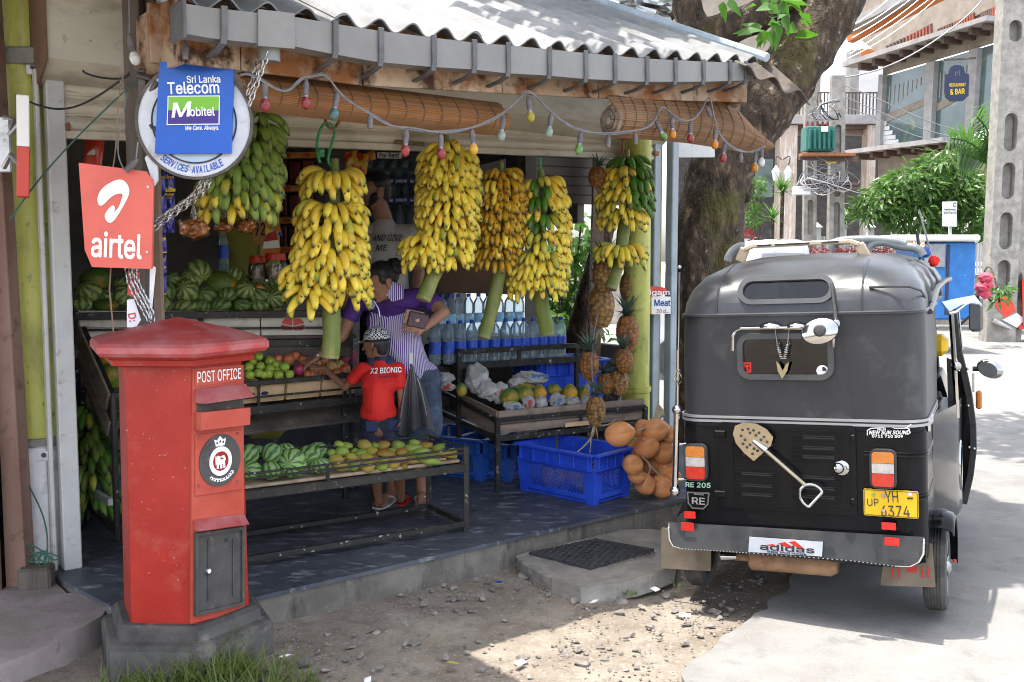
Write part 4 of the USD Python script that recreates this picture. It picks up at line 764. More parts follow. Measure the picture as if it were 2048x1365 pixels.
def RZ(px,py): return W(px,py,n=nF)[2]
zt1,zb1,zb2 = RZ(488,765),RZ(488,823),RZ(488,1100)
for u_ in (uA,uA + .75,uA + 1.45,uB): MR.p('leg',tf(bev((0,0,(.142 + zt1) / 2),(.03,.03,zt1 - .142)),fr(F(u_,nF if u_ in (uA,uB) else nF - .05,0),U,-N)),'black_steel')
MR.p('leg',tf(bev((0,0,(.142 + zt1) / 2),(.03,.03,zt1 - .142)),fr(F(uA,nF - .55,0),U,-N)),'black_steel')
for zz,w,h in ((zt1 - .012,.025,.03),((zt1 + zb1) / 2 - .01,.012,.012),(zb1,.03,.05)):
    MR.p('front_rail',beam(F(uA,nF,zz),F(uB,nF,zz),w,h),'black_steel'); MR.p('side_rail',beam(F(uA,nF,zz),F(uA,nF - .5,zz + .34),w,h),'black_steel')
MR.p('lower_rail',beam(F(uA,nF - .1,.34),F(uA,nF - .6,.34),.03,.04),'frame_grey'); MR.p('lower_rail',beam(F(uA,nF,.19),F(uA,nF - .6,.25),.03,.04),'black_steel')
for k in range(2): MR.p('rail_post',beam(F(un(W(517,790,n=nF))[0] + k * .62,nF + .004,zb1),F(un(W(517,790,n=nF))[0] + k * .62,nF + .004,zt1),.03,.012),'black_steel')
MR.p('shelf',tf(box((0,0,0),(uB - uA,.62,.02)),fr(F((uA + uB) / 2,nF - .28,zb1 + .02),U,nrm(-N * .85 + Z * .5))),'dark_wood')
MR.p('side_board',beam(F(uA - .02,nF - .02,zt1 - .05),F(uA - .02,nF - .55,zt1 + .30),.015,.12),'crate_wood'); MR.p('side_board',beam(F(uA - .02,nF - .02,zt1 - .2),F(uA - .02,nF - .55,zt1 + .15),.015,.10),'crate_wood')
yU = lambda px: 5.95 + (px - 150) * .00105
up_ = lambda px,py,dy=0.: W(px,py,y=yU(px) + dy)
for y_,w,h in ((630,.035,.045),(658,.012,.014),(688,.03,.05)): MR.p('upper_rail',beam(up_(148,y_ + 3),up_(700,y_ - 3),w,h,Z),'black_steel')
for px in (402,700,152): MR.p('upper_post',beam(up_(px,622,-.004),up_(px,692,-.004),.03,.014,Y),'black_steel')
for px in (152,700): MR.p('upper_leg',beam(up_(px,640,.02),A([*up_(px,640,.02)[:2],.142]),.03,.03),'black_steel')
a,b = up_(150,672,.25),up_(700,668,.25); MR.p('upper_shelf',beam(a,b,.5,.02,Z),'dark_wood'); MR.p('dark_beam',beam(up_(150,705,.01),up_(700,703,.01),.03,.07,Z),'dark_wood'); MR.end()
for i,(x0,x1,lab_) in enumerate(((148,262,'white slatted carton on the upper rack behind the red sign post, left end'),(300,398,'white carton printed in dark blue on the upper rack'),(406,520,'white carton with small labels on the upper rack, right of the blue printed one'),(522,690,'white carton with a red round emblem on the upper rack'))):
    t = T('fruit_carton',lab_,'carton','white cartons on the upper rack'); a,b = up_(x0,655,.03),up_(x1,655,.03); m_ = (a + b) / 2; d = nrm(b - a); L = np.linalg.norm(b - a); hh = (up_(x0,622)[2] - up_(x0,690)[2]); Mc = fr(m_,d,np.cross(Z,d),Z)
    t.p('front_panel',tf(cat(bev((0,0,hh * .24),(L,.012,hh * .50),.003),bev((0,.002,-hh * .26),(L,.012,hh * .47),.003)),Mc),'white_carton'); t.p('side_panel',tf(bev((-L / 2 + .004,.16,0),(.008,.3,hh * .9),.003),Mc),'white_carton'); t.p('side_panel',tf(bev((L / 2 - .004,.16,0),(.008,.3,hh * .9),.003),Mc),'white_carton'); t.p('base_panel',tf(box((0,.16,-hh * .45),(L,.3,.006)),Mc),'white_carton')
    Mf = Mc @ fr((0,-.008,0),(1,0,0),(0,0,1),(0,-1,0))
    if i == 1: t.p('printed_word',txt('OMCO',.055,Mf @ tr(0,-.012,0),.001,True,L * .72,center=True),'navy_paint',0)
    if i == 2: t.p('printed_label',tf(ext(rrect(.04,.045,.003).difference(rrect(.032,.037,.003)),.001),Mf @ tr(-L / 2 + .045,-.008,0)),'black_paint',0); t.p('printed_label',txt('12 kg',.012,Mf @ tr(-L / 2 + .09,.0,0),.001),'black_paint',0)
    if i == 3:
        e = Point(0,0).buffer(.075,24).intersection(sbox(-.1,-.045,.1,.06)); cut = union_all([sbox(-.004,-.1,.004,.1),LineString([(-.08,.012),(0,-.006),(.08,.012)]).buffer(.004),Point(0,-.09).buffer(.06)])
        t.p('red_emblem',tf(ext(affinity.scale(e,1.0,.72).difference(cut),.001),Mf @ tr(-.07,.012,0)),'sign_red',0)
    t.end()
TM = [(310,405,105,75,'papaya_skin'),(265,490,90,75),(215,575,75,50),(380,585,85,45,'papaya_skin'),(480,430,48,45,'melon_dark'),(490,520,55,70),(1010,350,90,80),(960,410,80,62),(935,490,80,85),(1070,520,65,65,'melon_dark'),(1170,430,108,80,'papaya_skin'),(1265,370,55,50),(1210,510,65,55,'melon_dark'),(1335,480,70,62),(1365,420,50,42,'melon_dark'),(1440,370,80,75),(1430,470,32,32,'orange_skin'),(1560,415,75,65,'melon_dark'),(1425,520,70,60,'melon_dark'),(1540,540,80,65),(1165,580,75,48,'melon_dark'),(1310,582,60,45,'melon_dark'),(920,587,85,42),(760,580,70,62),(790,490,70,68,'melon_dark'),(840,405,58,52,'melon_dark'),(1650,490,70,45,'melon_dark'),(1665,548,60,48),(1425,585,70,40),(1040,590,55,45,'melon_dark'),(380,520,55,45,'melon_dark')]
tr_ = {}
for i,q in enumerate(TM): tr_.setdefault(0 if q[1] > 545 else 1 if q[1] > 455 else 2,[]).append(i)
for r_,L in tr_.items():
    L.sort(key=lambda i: TM[i][0])
    for j,i in enumerate(L):
        q = TM[i]; m_ = q[4] if len(q) > 4 else 'melon_skin'; kd = {'papaya_skin': 'large green papaya','orange_skin': 'orange','melon_dark': 'dark green melon','melon_skin': 'striped green melon'}[m_]
        melons([q],(100,440),3.41,lambda px,py,k: yU(px) + .15 + r_ * .07,m_,kd.split()[-1],lambda *_: f'{kd} on the upper rack, {nth(j, len(L))} in the {["bottom", "middle", "top"][r_]} layer',kd.split()[-1],'melons on the upper rack',seed=i)
mb = [(486,516,'left end box with a dark printed mark'),(519,570,'second box from the left'),(573,641,'box below the woman\'s hand'),(643,712,'right end box beside the boy')]
for x0,x1,w in mb:
    u0,u1 = un(W(x0,790,n=nF - .03))[0],un(W(x1,790,n=nF - .03))[0]; zc = (RZ(500,768) + RZ(500,810)) / 2 + .0; L = u1 - u0 - .006; hh = .125
    t = T('fruit_box','brown cardboard fruit box on the middle rack, ' + w,'box','cardboard boxes on the middle rack'); Mc = fr(F((u0 + u1) / 2,nF - .03,zc),U,-N) @ rx(.25)
    t.p('front_panel',tf(bev((0,0,0),(L,.006,hh),.002),Mc),'cardboard'); t.p('side_panel',tf(box((-L / 2,.16,0),(.006,.3,hh)),Mc),'cardboard'); t.p('side_panel',tf(box((L / 2,.16,0),(.006,.3,hh)),Mc),'cardboard'); t.p('base_panel',tf(box((0,.16,-hh / 2 + .01),(L,.3,.006)),Mc),'cardboard')
    if x0 in (486,519): t.p('printed_mark',tf(ext(affinity.scale(Point(0,0).buffer(.02),1.2,.6),.001),Mc @ fr((.0 if x0 == 486 else -.05,-.0035,-.005),(1,0,0),(0,0,1),(0,-1,0))),'navy_paint',0)
    t.end()
AP = [(240,105,28),(310,130,32),(180,170,30),(250,165,30),(345,155,25),(400,170,33),(185,217,30),(238,207,30),(308,182,32),(300,212,30),(362,217,32),(430,214,30),(205,138,25),(272,217,25),(190,112,25),(350,192,24),(420,262,22),(470,258,22)]
AR = [(360,115,28,'apple_red'),(425,120,38,'apple_red'),(465,100,30,'apple_red'),(490,185,38,'apple_magenta'),(575,190,30,'apple_yellow'),(570,215,30,'apple_red'),(640,130,35,'apple_red'),(690,165,35,'apple_yellow'),(740,160,34,'apple_yellow'),(775,182,36,'apple_red'),(620,197,28,'apple_red'),(660,205,30,'apple_red'),(530,150,30,'apple_red'),(600,150,28,'apple_yellow'),(545,215,28,'apple_red'),(720,205,30,'apple_red'),(510,120,28,'apple_red')]
apm = lathe([(0,-.82),(.3,-.9),(.7,-.72),(.97,-.15),(1.0,.2),(.82,.66),(.45,.86),(.18,.80),(0,.66)],18)
def apples(L,mdef,kind,group):
    o = sorted(range(len(L)),key=lambda i: L[i][0])
    for j,i in enumerate(o):
        q = L[i]; px,py,r = 440 + q[0] / 3.1,680 + q[1] / 3.1,q[2] / 3.1; d_ = .10 + (225 - q[1]) / 125 * .22; c = W(px,py,n=nF - d_); rr = r / FPX * c[1]; m_ = q[3] if len(q) > 3 else mdef
        adj = {'apple_red': 'red','apple_magenta': 'deep magenta','apple_yellow': 'pale yellow','apple_green': 'green'}[m_]; b = ['back','middle','front'][0 if q[1] < 140 else 1 if q[1] < 190 else 2]
        solo('apple',(apm[0] * rr,apm[1]),m_,f'{adj} apple on the middle rack, {nth(j, len(L))} of the {kind}','apple',group,smooth=60,M=tr(*c) @ rx(RN.uniform(-.7,.7)) @ ry(RN.uniform(-.7,.7)))
apples(AP,'apple_green','green ones','green apples on the middle rack'); apples(AR,'apple_red','red ones','red apples on the middle rack')
t = T('dragon_fruit','pink dragon fruit with curled green scales at the back of the red apples','dragon fruit'); c = W(695,714,n=nF - .3); t.p('fruit',mv(blob((.062,.06,.075),.06,2,3,3),c),'dragon_skin',True)
rn = random.Random(2)
for i in range(14): a = 6.28 * i / 14 * 2.4; zq = -.05 + .009 * i; d = A([math.cos(a),math.sin(a),.9]); t.p('scale',blade(c + A([math.cos(a) * .05,math.sin(a) * .05,zq]),d,.05,.010,-.4,rn,4),'stalk_green',True)
t.end()
for i,(px,py,rx_,ry_,y,w) in enumerate(((187,722,16,20,6.1,'left one'),(216,718,17,20,6.0,'middle one, more orange'),(200,748,22,18,5.95,'dark one in front'),(222,752,20,24,5.75,'right one beside the post box'))):
    c = W(px,py,y=y); solo('papaya',blob((rx_ / FPX * y * 1.15,.07,ry_ / FPX * y * 1.15),.06,1.5,i,3),['papaya_ripe','papaya_ripe','melon_dark','papaya_skin'][i],'papaya at the left end of the middle rack, ' + w,'papaya','papayas at the left end of the rack',smooth=True,M=tr(*c))
CC = [(1240,868,27,23),(1285,858,18,16),(1312,860,26,20),(1293,893,24,25),(1326,903,22,25),(1338,870,14,20),(1268,900,16,14),(1265,930,18,22),(1300,930,18,18),(1332,936,20,20),(1290,968,18,22),(1323,973,21,24),(1318,945,16,14),(1272,952,16,16),(1345,955,14,18),(1284,938,14,16)]
cn = ['upper left, pointing left','small, top middle at the back','top right, lying with its tip to the right','centre of the bunch, above the crate rim','right of centre, with a dark scar','top right edge, half hidden by the tuk-tuk','small, peeping over the crate rim','behind the crate corner, upper','in the middle gap, shaded','right side, half hidden by the chrome pole','bottom left','bottom right, with a brown patch','small, between the two layers','behind the crate corner, lower','right edge, low, half hidden by the tuk-tuk','shaded one in the heart of the bunch']
for i,(px,py,a,b) in enumerate(CC):
    n_ = .80 + .02 * (i % 3) - (.10 if i in (8,12,15,1,6) else 0); c = W(px,py,n=n_); k = c[1] / FPX * 1.05
    v,f = ico(3); v = v.copy(); z = v[:,2:3]; v[:,:2] *= (1 - .12 * np.clip(z,0,1) ** 2 - .30 * np.clip(z,0,1) ** 5 + .04 * np.clip(-z,0,1)); v[:,2:3] *= 1.26; th = np.arctan2(v[:,1],v[:,0])[:,None]; v[:,:2] *= 1 + .03 * np.cos(3 * th)
    s_ = (a + b) / 2 * k / 1.03; Mx = tr(*c) @ ry([1.3,.3,1.5,.7,-.5,1.0,.2,-.7,.5,.9,2.6,2.2,.4,-1,1.4,.1][i]) @ rx([.3,.5,-.2,.7,.8,.2,.4,.6,.1,.5,.7,.9,.2,.4,.6,.1][i])
    t = T('king_coconut','orange king coconut in the heap: ' + cn[i],'coconut','king coconuts'); t.p('husk',(v * s_,f),'coconut_skin',True)
    t.p('cap',mv(tf(lathe([(0,.006),(.014,.004),(.022,-.004),(0,-.006)],9),rx(math.pi)),(0,0,-1.10 * s_)),'coconut_cap'); t.end(Mx)
t = T('dry_sheath','dried yellow stem and leaf sheath on top of the king coconuts','leaf sheath'); rn = random.Random(8)
t.p('sheath',grid(lambda a,b: W(1300 + 8 * a,862,n=.78) * (1 - b) + W(1322 - 22 * a * (1 - b) + 14 * (a - .5),806 + 26 * a,n=.76) * b + N * .02 * math.sin(3 * a),6,8,.004),'dry_root',True)
for pts in (((1275,862),(1290,856),(1305,850)),((1300,870),(1306,852),(1310,838)),((1308,860),(1300,872),(1285,880)),((1300,930),(1308,940),(1322,952)),((1285,915),(1300,940),(1290,960))): t.p('stem',tube(bez([W(*q,n=.83) for q in pts],8),.007,6),'dry_root')
t.end()
# ================================================================ post box
PB = A([-1.418,4.192]); az0 = .465; PR = .272
def hexa(r): return [(PB[0] + r * math.sin(az0 + k * math.pi / 3),PB[1] - r * math.cos(az0 + k * math.pi / 3)) for k in range(6)]
def hexloft(prof,rnd=0.):
    rows = []
    for r,z in prof:
        pg = Polygon(hexa(r)); pg = pg.buffer(-rnd).buffer(rnd,quad_segs=3) if rnd and r > rnd * 1.3 else pg
        rows.append([(x,y,z) for x,y in list(pg.exterior.coords)[:-1]])
    k = min(len(r) for r in rows)
    if any(len(r) != k for r in rows): return hexloft(prof,0)
    v = A(rows).reshape(-1,3); f = []
    s = 1 if Polygon([p[:2] for p in rows[0]]).exterior.is_ccw else -1
    for i in range(len(rows) - 1):
        for j in range(k):
            a,b,c,d = i * k + j,i * k + (j + 1) % k,(i + 1) * k + (j + 1) % k,(i + 1) * k + j; f += [(a,b,c),(a,c,d)]
    e = (len(rows) - 1) * k
    for j in range(1,k - 1): f += [(0,j + 1,j),(e,e + j,e + j + 1)]
    f = A(f); return v,f if s > 0 else f[:,::-1]
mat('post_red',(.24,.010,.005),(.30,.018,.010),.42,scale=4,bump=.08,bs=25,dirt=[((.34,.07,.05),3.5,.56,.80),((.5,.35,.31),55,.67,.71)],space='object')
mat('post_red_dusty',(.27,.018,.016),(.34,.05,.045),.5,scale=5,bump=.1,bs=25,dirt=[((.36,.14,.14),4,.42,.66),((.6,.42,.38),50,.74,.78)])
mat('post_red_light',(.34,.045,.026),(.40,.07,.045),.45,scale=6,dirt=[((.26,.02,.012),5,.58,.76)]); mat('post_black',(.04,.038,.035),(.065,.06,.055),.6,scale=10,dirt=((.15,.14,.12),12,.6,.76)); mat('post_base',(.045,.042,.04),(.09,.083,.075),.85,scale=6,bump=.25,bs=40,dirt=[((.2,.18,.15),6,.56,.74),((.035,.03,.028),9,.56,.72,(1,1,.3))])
t = T('post_box','red hexagonal post box with pyramid top on a dark plinth','post box')
t.p('plinth',hexloft([(.385,-.05),(.385,.115),(.37,.135),(.335,.14),(.33,.185),(.31,.20)],.02),'post_base',30)
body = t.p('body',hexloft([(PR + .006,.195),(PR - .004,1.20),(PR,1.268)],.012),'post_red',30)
t.p('cornice',hexloft([(.30,1.262),(.325,1.268),(.328,1.29),(.345,1.296),(.35,1.308)],.02),'post_red',30)
t.p('cap',hexloft([(.34,1.302),(.375,1.307),(.39,1.322),(.39,1.345),(.38,1.358),(.36,1.366),(.01,1.447)],.012),'post_red_dusty',25)
fo = lambda k,r: A([*((A(hexa(r)[k]) + A(hexa(r)[(k + 1) % 6])) / 2),0])
fm = facing(fo(0,PR + .003) + Z * .7,az0 + math.pi / 6)
lean = rx(-.0105); fm = fm @ lean; Q = lambda *a: [onb(fm,*q) for q in a]
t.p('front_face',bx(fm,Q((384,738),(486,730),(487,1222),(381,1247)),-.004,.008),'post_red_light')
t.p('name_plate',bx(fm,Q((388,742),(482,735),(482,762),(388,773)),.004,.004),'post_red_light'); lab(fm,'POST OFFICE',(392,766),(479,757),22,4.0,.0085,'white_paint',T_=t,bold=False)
def wedge(p,z0,d0,d1,m,name,sub=None):
    pts = A(p); v = [(*q,z0) for q in pts] + [(*pts[0],z0 + d0),(*pts[1],z0 + d0),(*pts[2],z0 + d1),(*pts[3],z0 + d1)]; return t.p(name,tf(hull(v),fm),m,0,sub=sub)
wedge(Q((388,778),(487,768),(488,792),(388,806)),.004,.012,.062,'post_red_dusty','slot_hood'); t.p('letter_slot',bx(fm,Q((392,806),(484,795),(484,816),(392,826)),.004,.003),'post_black')
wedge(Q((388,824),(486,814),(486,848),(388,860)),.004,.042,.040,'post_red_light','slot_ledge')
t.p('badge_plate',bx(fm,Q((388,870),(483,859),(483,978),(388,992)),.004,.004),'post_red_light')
bc = onb(fm,437,920); br = .108
bd = t.p('badge',bx(fm,Point(bc).buffer(br,24),.008,.004),'post_black'); t.p('badge_ring',bx(fm,affinity.scale(Point(bc + A([0,-.004])).buffer(.058,24),1,1.05).difference(Point(bc + A([0,-.004])).buffer(.041,20)),.012,.003),'white_paint',0,sub=bd)
t.p('badge_field',bx(fm,Point(bc + A([0,-.004])).buffer(.041,20),.012,.002),'post_red',0,sub=bd)
lion = Polygon([(-.022,-.028),(-.014,-.028),(-.013,-.012),(-.004,-.012),(-.004,-.03),(.004,-.03),(.004,-.012),(.012,-.013),(.012,-.029),(.020,-.029),(.019,-.004),(.024,.008),(.016,.022),(.004,.020),(.004,.014),(.013,.015),(.016,.009),(.010,.004),(-.004,.006),(-.004,.020),(-.015,.024),(-.020,.016),(-.017,.008),(-.019,-.006),(-.024,-.006),(-.024,.022),(-.027,.022),(-.027,-.012),(-.020,-.012)])
t.p('badge_lion',bx(fm,affinity.translate(lion.buffer(.001),bc[0],bc[1] - .004),.0142,.002),'white_paint',0,sub=bd)
cr_ = Polygon([(-.022,0),(-.03,.03),(-.016,.024),(0,.042),(.016,.024),(.03,.03),(.022,0)]); cr_ = cr_.difference(union_all([Point(x,y).buffer(.0055) for x,y in ((-.016,.014),(0,.018),(.016,.014))]))
t.p('badge_crown',bx(fm,affinity.translate(cr_,bc[0],bc[1] + .060),.012,.003),'white_paint',0,sub=bd)
rn = random.Random(5)
for i in range(9):
    a = math.radians(-126 + 10 * i); p = bc + .084 * A([math.cos(a),math.sin(a)]); g = Point(0,0).buffer(.0075).difference(Point(.001,.001).buffer(.004)).difference(sbox(-.002,0,.004,.01)); g = affinity.translate(affinity.rotate(affinity.scale(g,.9 + .3 * rn.random(),1),rn.choice((0,90,180)) + math.degrees(a) + 90,origin=(0,0)),*p)
    t.p('badge_letter',bx(fm,g,.012,.002),'white_paint',0,sub=bd)
for q in ((396,876),(472,867),(473,963),(395,971)): t.p('bolt',mv(ball((0,0,0),.0065,1),(fm @ A([*onb(fm,*q),.009,1]))[:3]),'post_red_dusty')
wedge(Q((385,1040),(484,1028),(485,1046),(385,1060)),.004,.008,.04,'post_red_dusty','door_hood')
dp = Polygon(Q((386,1066),(484,1052),(484,1208),(386,1232))); dr = t.p('door',bx(fm,dp,.004,.004),'post_black'); t.p('door_frame',bx(fm,dp.difference(dp.buffer(-.014,join_style=2)),.008,.010),'post_black',0,sub=dr)
for x in (414,463): t.p('door_rib',bx(fm,LineString(Q((x,1080),(x,1206 - (x - 386) * .22))).buffer(.004),.008,.005),'post_black',0,sub=dr)
t.p('peep_hole',bx(fm,Point(onb(fm,450,1080)).buffer(.010),.008,.0012),'black_paint',0,sub=dr)
lk_ = onb(fm,411,1141); t.p('lock',tf(lathe([(0,.018),(.010,.018),(.013,.012),(.015,0)],14),fm @ tr(*lk_,.006)),'steel',40,sub=dr); t.p('lock_face',tf(lathe([(0,.0195),(.008,.0195),(.008,.017)],12),fm @ tr(*lk_,.006)),'white_paint',40,sub=dr)
t.end()
# ================================================================ bottle rack with papaya tray
a_ = math.radians(60); rR = A([math.sin(a_),math.cos(a_),0]); rL = A([-math.cos(a_),math.sin(a_),0])
Pc = W(995,986,z=.142); Pc[2] = 0; RP = lambda r,l,z: Pc + rR * r + rL * l + Z * z
zA,zB = W(1008,841,y=Pc[1])[2],W(1008,878,y=Pc[1])[2]; Lr = 1.22
t = T('bottle_rack','black steel rack with a wooden papaya tray and water bottle shelves','rack')
yS = RP(0,.56,0)[1]; zS,zS2 = W(915,704,y=yS)[2],W(915,733,y=yS)[2]
for r,l,z1 in ((0,0,zA),(Lr,0,zA),(0,.56,zS),(1.0,.56,zS),(0,1.1,zS),(Lr,1.1,zS)): t.p('leg',beam(RP(r,l,.142),RP(r,l,z1),.032,.032,rR),'black_steel')
for z,h in ((zA,.03),(zB,.04)): t.p('rail',beam(RP(0,0,z),RP(Lr,0,z),.025,h),'black_steel'); t.p('rail',beam(RP(0,0,z),RP(0,1.1,z + (.12 if z == zA else .08)),.025,h),'black_steel')
t.p('rail_post',beam(RP(.66,-.004,zB),RP(.66,-.004,zA),.025,.012,rL),'black_steel')
for z,h in ((zS,.035),(zS2,.05)):
    t.p('shelf_rail',beam(RP(0,.56,z),RP(1.0,.56,z),.025,h),'black_steel'); t.p('shelf_rail',beam(RP(0,.56,z),RP(0,1.1,z),.025,h),'black_steel')
t.p('shelf_post',beam(RP(.49,.555,zS2),RP(.49,.555,zS),.03,.012,rL),'black_steel')
t.p('shelf_board',beam(RP(.0,.74,zS2),RP(1.05,.74,zS2),.34,.02),'dark_wood'); t.p('shelf_board',beam(RP(0,.98,zS2 + .16),RP(1.05,.98,zS2 + .16),.2,.02),'dark_wood')
t.end()
t = T('papaya_tray','weathered wooden tray holding papayas wrapped in newspaper','tray')
zt_ = W(1012,824,y=Pc[1])[2]
for k,(z0,z1) in enumerate(((zB + .03,(zB + zt_) / 2 - .003),((zB + zt_) / 2 + .003,zt_))):
    zc,hh = (z0 + z1) / 2,z1 - z0; t.p('board',beam(RP(.015,.02,zc),RP(Lr,.02,zc),.016,hh),'crate_wood'); t.p('board',beam(RP(.015,.03,zc),RP(.015,.62,zc + .06),.016,hh),'crate_wood')
t.p('base_board',beam(RP(.0,.3,zB + .035),RP(Lr,.3,zB + .035),.54,.016),'crate_wood'); t.p('torn_card',tf(box((0,0,0),(.2,.004,.03)),fr(RP(.62,-.02,zB + .05),rR,rL)),'cardboard'); t.end()
def newsmat(name,hue):
    def ex(nd,lk,col):
        nd['wv'] = ('wave_texture',{'scale': 55.,'distortion': 2.5,'detail': 3,'bands_direction': 'z'}); nd['r3'] = ('rgb_ramp',{'ramp': [(0,(.10,.10,.11)),(.4,(.36,.355,.34)),(1,(.50,.49,.46))]}); nd['n4'] = ('noise_texture',{'scale': 11.,'detail': 2}); nd['r4'] = ('rgb_ramp',{'ramp': [(0,(0,0,0)),(.60,(0,0,0)),(.62,(1,1,1)),(1,(1,1,1))]}); nd['x4'] = ('mix',{'color2': hue}); lk += [('tc.object','wv.vector'),('wv.fac','r3.fac'),('tc.object','n4.vector'),('n4.fac','r4.fac'),('r4.color','x4.fac'),('r3.color','x4.color1')]; return 'x4.color'
    mat(name,(.5,.5,.5),None,.85,extra=ex)
newsmat('newspaper',(.42,.42,.42)); newsmat('newspaper_red',(.45,.07,.06)); newsmat('newspaper_blue',(.08,.18,.35))
def crumple(r,seed,s=2):
    v,f = ico(s); v = v.copy(); k = 1 + .5 * (meshkit.noise(v * 2.2 + seed * 5.1,seed)[:,None] - .5) + .2 * (np.abs(meshkit.noise(v * 5 + seed,seed + 9)[:,None] - .5)) * 2 - .16
    v = v * k * A(r); return v,f
def tdep(px,py): p = W(px,py,y=6.6); return 6.55 + (px - 1010) * .0016 + (840 - py) * .0045
def off2(q): return 860 + q[0] / 3.25,600 + q[1] / 3.25
PPX = [(515,632,62,56,'second from the left, mostly green'),(615,612,60,52,'third from the left, green with a yellow tip'),(712,606,46,56,'fourth from the left, yellow streaked'),(806,582,48,36,'fifth, dark green above striped newspaper'),(908,608,50,60,'sixth, orange tipped'),(602,562,82,30,'long one lying behind the front row'),(1003,602,38,45,'rightmost, behind a hanging pineapple'),(316,548,40,30,'inside the big crumpled sheet on the left'),(205,585,34,45,'leftmost, green, at the side of the rack')]
for i,q in enumerate(PPX):
    px,py = off2(q); y = tdep(px,py) + (.1 if i in (5,7) else 0); c = W(px,py,y=y); a,b = q[2] / 3.25 / FPX * y * 1.05,q[3] / 3.25 / FPX * y * 1.05; v,f = blob((1,1,1),.03,1.4,i,3); v = v.copy(); v[:,:2] *= (1 - .25 * np.clip(v[:,2:3],0,1) ** 2)
    solo('papaya',(v * A([a,(a + b) / 2,b]),f),'papaya_skin' if i not in (2,4) else 'papaya_ripe','papaya in the newspaper tray: ' + q[4],'papaya','papayas in the newspaper tray',smooth=True,M=tr(*c) @ ry(.1 * math.sin(i * 3)))
NP = [(305,520,92,118,'tall crumpled grey sheet at the left of the tray',0),(378,590,85,70,'crumpled sheet below the tall one',0),(452,605,62,75,'sheet with a red headline beside the second papaya',1),(545,700,80,42,'wrapper under the second papaya, blue printed',2),(640,668,48,52,'wrapper under the third papaya',1),(722,668,52,48,'plain wrapper under the fourth papaya',0),(828,655,60,55,'blue striped wrapper under the fifth papaya',2),(925,660,62,34,'folded white wrapper under the orange papaya',0),(1010,655,40,36,'wrapper at the right end behind the pineapple',0),(655,505,125,44,'striped sheet spread at the back',2),(850,600,36,30,'small pink printed wrapper between two papayas',1),(560,535,60,40,'crumpled sheet at the back left',0),(100,510,62,50,'shaded crumpled sheet by the woman\'s skirt',0),(110,560,58,34,'white sheet with a red mark by the woman\'s skirt',1)]
for i,q in enumerate(NP):
    px,py = off2(q); y = tdep(px,py) - (.03 if 2 < i < 9 else -.06); c = W(px,py,y=y); a,b = q[2] / 3.25 / FPX * y,q[3] / 3.25 / FPX * y
    solo('newspaper',crumple((a,(a + b) * .4,b),i + 3),['newspaper','newspaper_red','newspaper_blue'][q[5]],'crumpled newspaper: ' + q[4],'newspaper','crumpled newspaper in the papaya tray',smooth=0,M=tr(*c) @ ry(.2 * math.sin(i)))
usdkit.material(stage,'/World/Looks/bottle_plastic',{'t': ('transparent_bsdf',{'color': (.80,.90,.96)}),'g': ('glossy_bsdf',{'roughness': .07}),'f': ('fresnel',{'IOR': 1.5}),'m': ('mix_closure',{}),'d': ('translucent_bsdf',{'color': (.6,.72,.8)}),'d2': ('diffuse_bsdf',{'color': (.6,.72,.8)}),'m2': ('mix_closure',{'fac': .5}),'m3': ('mix_closure',{'fac': .16})},[('f.fac','m.fac'),('t.BSDF','m.closure1'),('g.BSDF','m.closure2'),('d.BSDF','m2.closure1'),('d2.BSDF','m2.closure2'),('m.closure','m3.closure1'),('m2.closure','m3.closure2')],surface='m3.closure')
mat('bottle_blue',(.015,.05,.38),(.02,.08,.45),.3); mat('label_dark_blue',(.02,.06,.46),(.05,.13,.6),.35,scale=20,dirt=((.5,.55,.6),16,.66,.68)); mat('label_light_blue',(.14,.42,.66),(.34,.58,.74),.35,scale=14,dirt=((.65,.7,.72),15,.58,.62)); mat('water',(.4,.5,.55))
pane('bottle_water',(.70,.83,.90),1.33,.03)
def bottle(m_lab,z0,z1):
    t = T('water_bottle','','bottle','water bottles on the rack')
    pr = [(0,.004),(.030,0),(.041,.010),(.042,.022),(.039,.030),(.042,.038),(.042,z0),(.042,z1)] + [(.0425 - .0022 * (k % 2),z1 + .012 + .011 * k) for k in range(4)] + [(.041,z1 + .062),(.034,z1 + .085),(.019,z1 + .108),(.0145,z1 + .116),(.0145,z1 + .124)]
    t.p('plastic_body',lathe(pr,14),'bottle_plastic',50); t.p('label_band',lathe([(.0428,z0 + .004),(.0428,z1 - .004)],14),m_lab,50); h = z1 + .124; t.p('cap',lathe([(.0165,h - .006),(.0165,h + .016),(.012,h + .019),(0,h + .019)],12),'bottle_blue'); return t,h + .019
sx_ = 1; PB1 = PB2 = None
b1 = [870,897,921,944,966,989,1011,1031,1048,1066,1084,1103,1121]; b2 = [884,900,917,937,957,976,997,1019,1038]
for j,px in enumerate(b1):
    r = ((px - 915) / 223) * .97; p = RP(r,.64,zS2 + .012); d = ray(px,700); s = (p[1]) / d[1]; p[0] = d[0] * s; Mx = tr(*p) @ rz(j * 1.9); lb = f'water bottle with dark blue label, lower row, {nth(j, len(b1))}'
    if PB1 is None: t,hh = bottle('label_dark_blue',.075,.165); t.l = lb; PB1 = t.end(Mx)
    else: inst(PB1,'water_bottle',Mx,lb,'bottle','water bottles on the rack')
for j,px in enumerate(b2):
    r = ((px - 915) / 223) * .97; p = RP(r,.86,zS2 + .185); d = ray(px,600); p[0] = d[0] * p[1] / d[1]; Mx = tr(*p) @ rz(j * 1.3); lb = f'water bottle with light blue label, upper row, {nth(j, len(b2))}'
    if PB2 is None: t,hh = bottle('label_light_blue',.10,.175); t.l = lb; PB2 = t.end(Mx)
    else: inst(PB2,'water_bottle',Mx,lb,'bottle','water bottles on the rack')
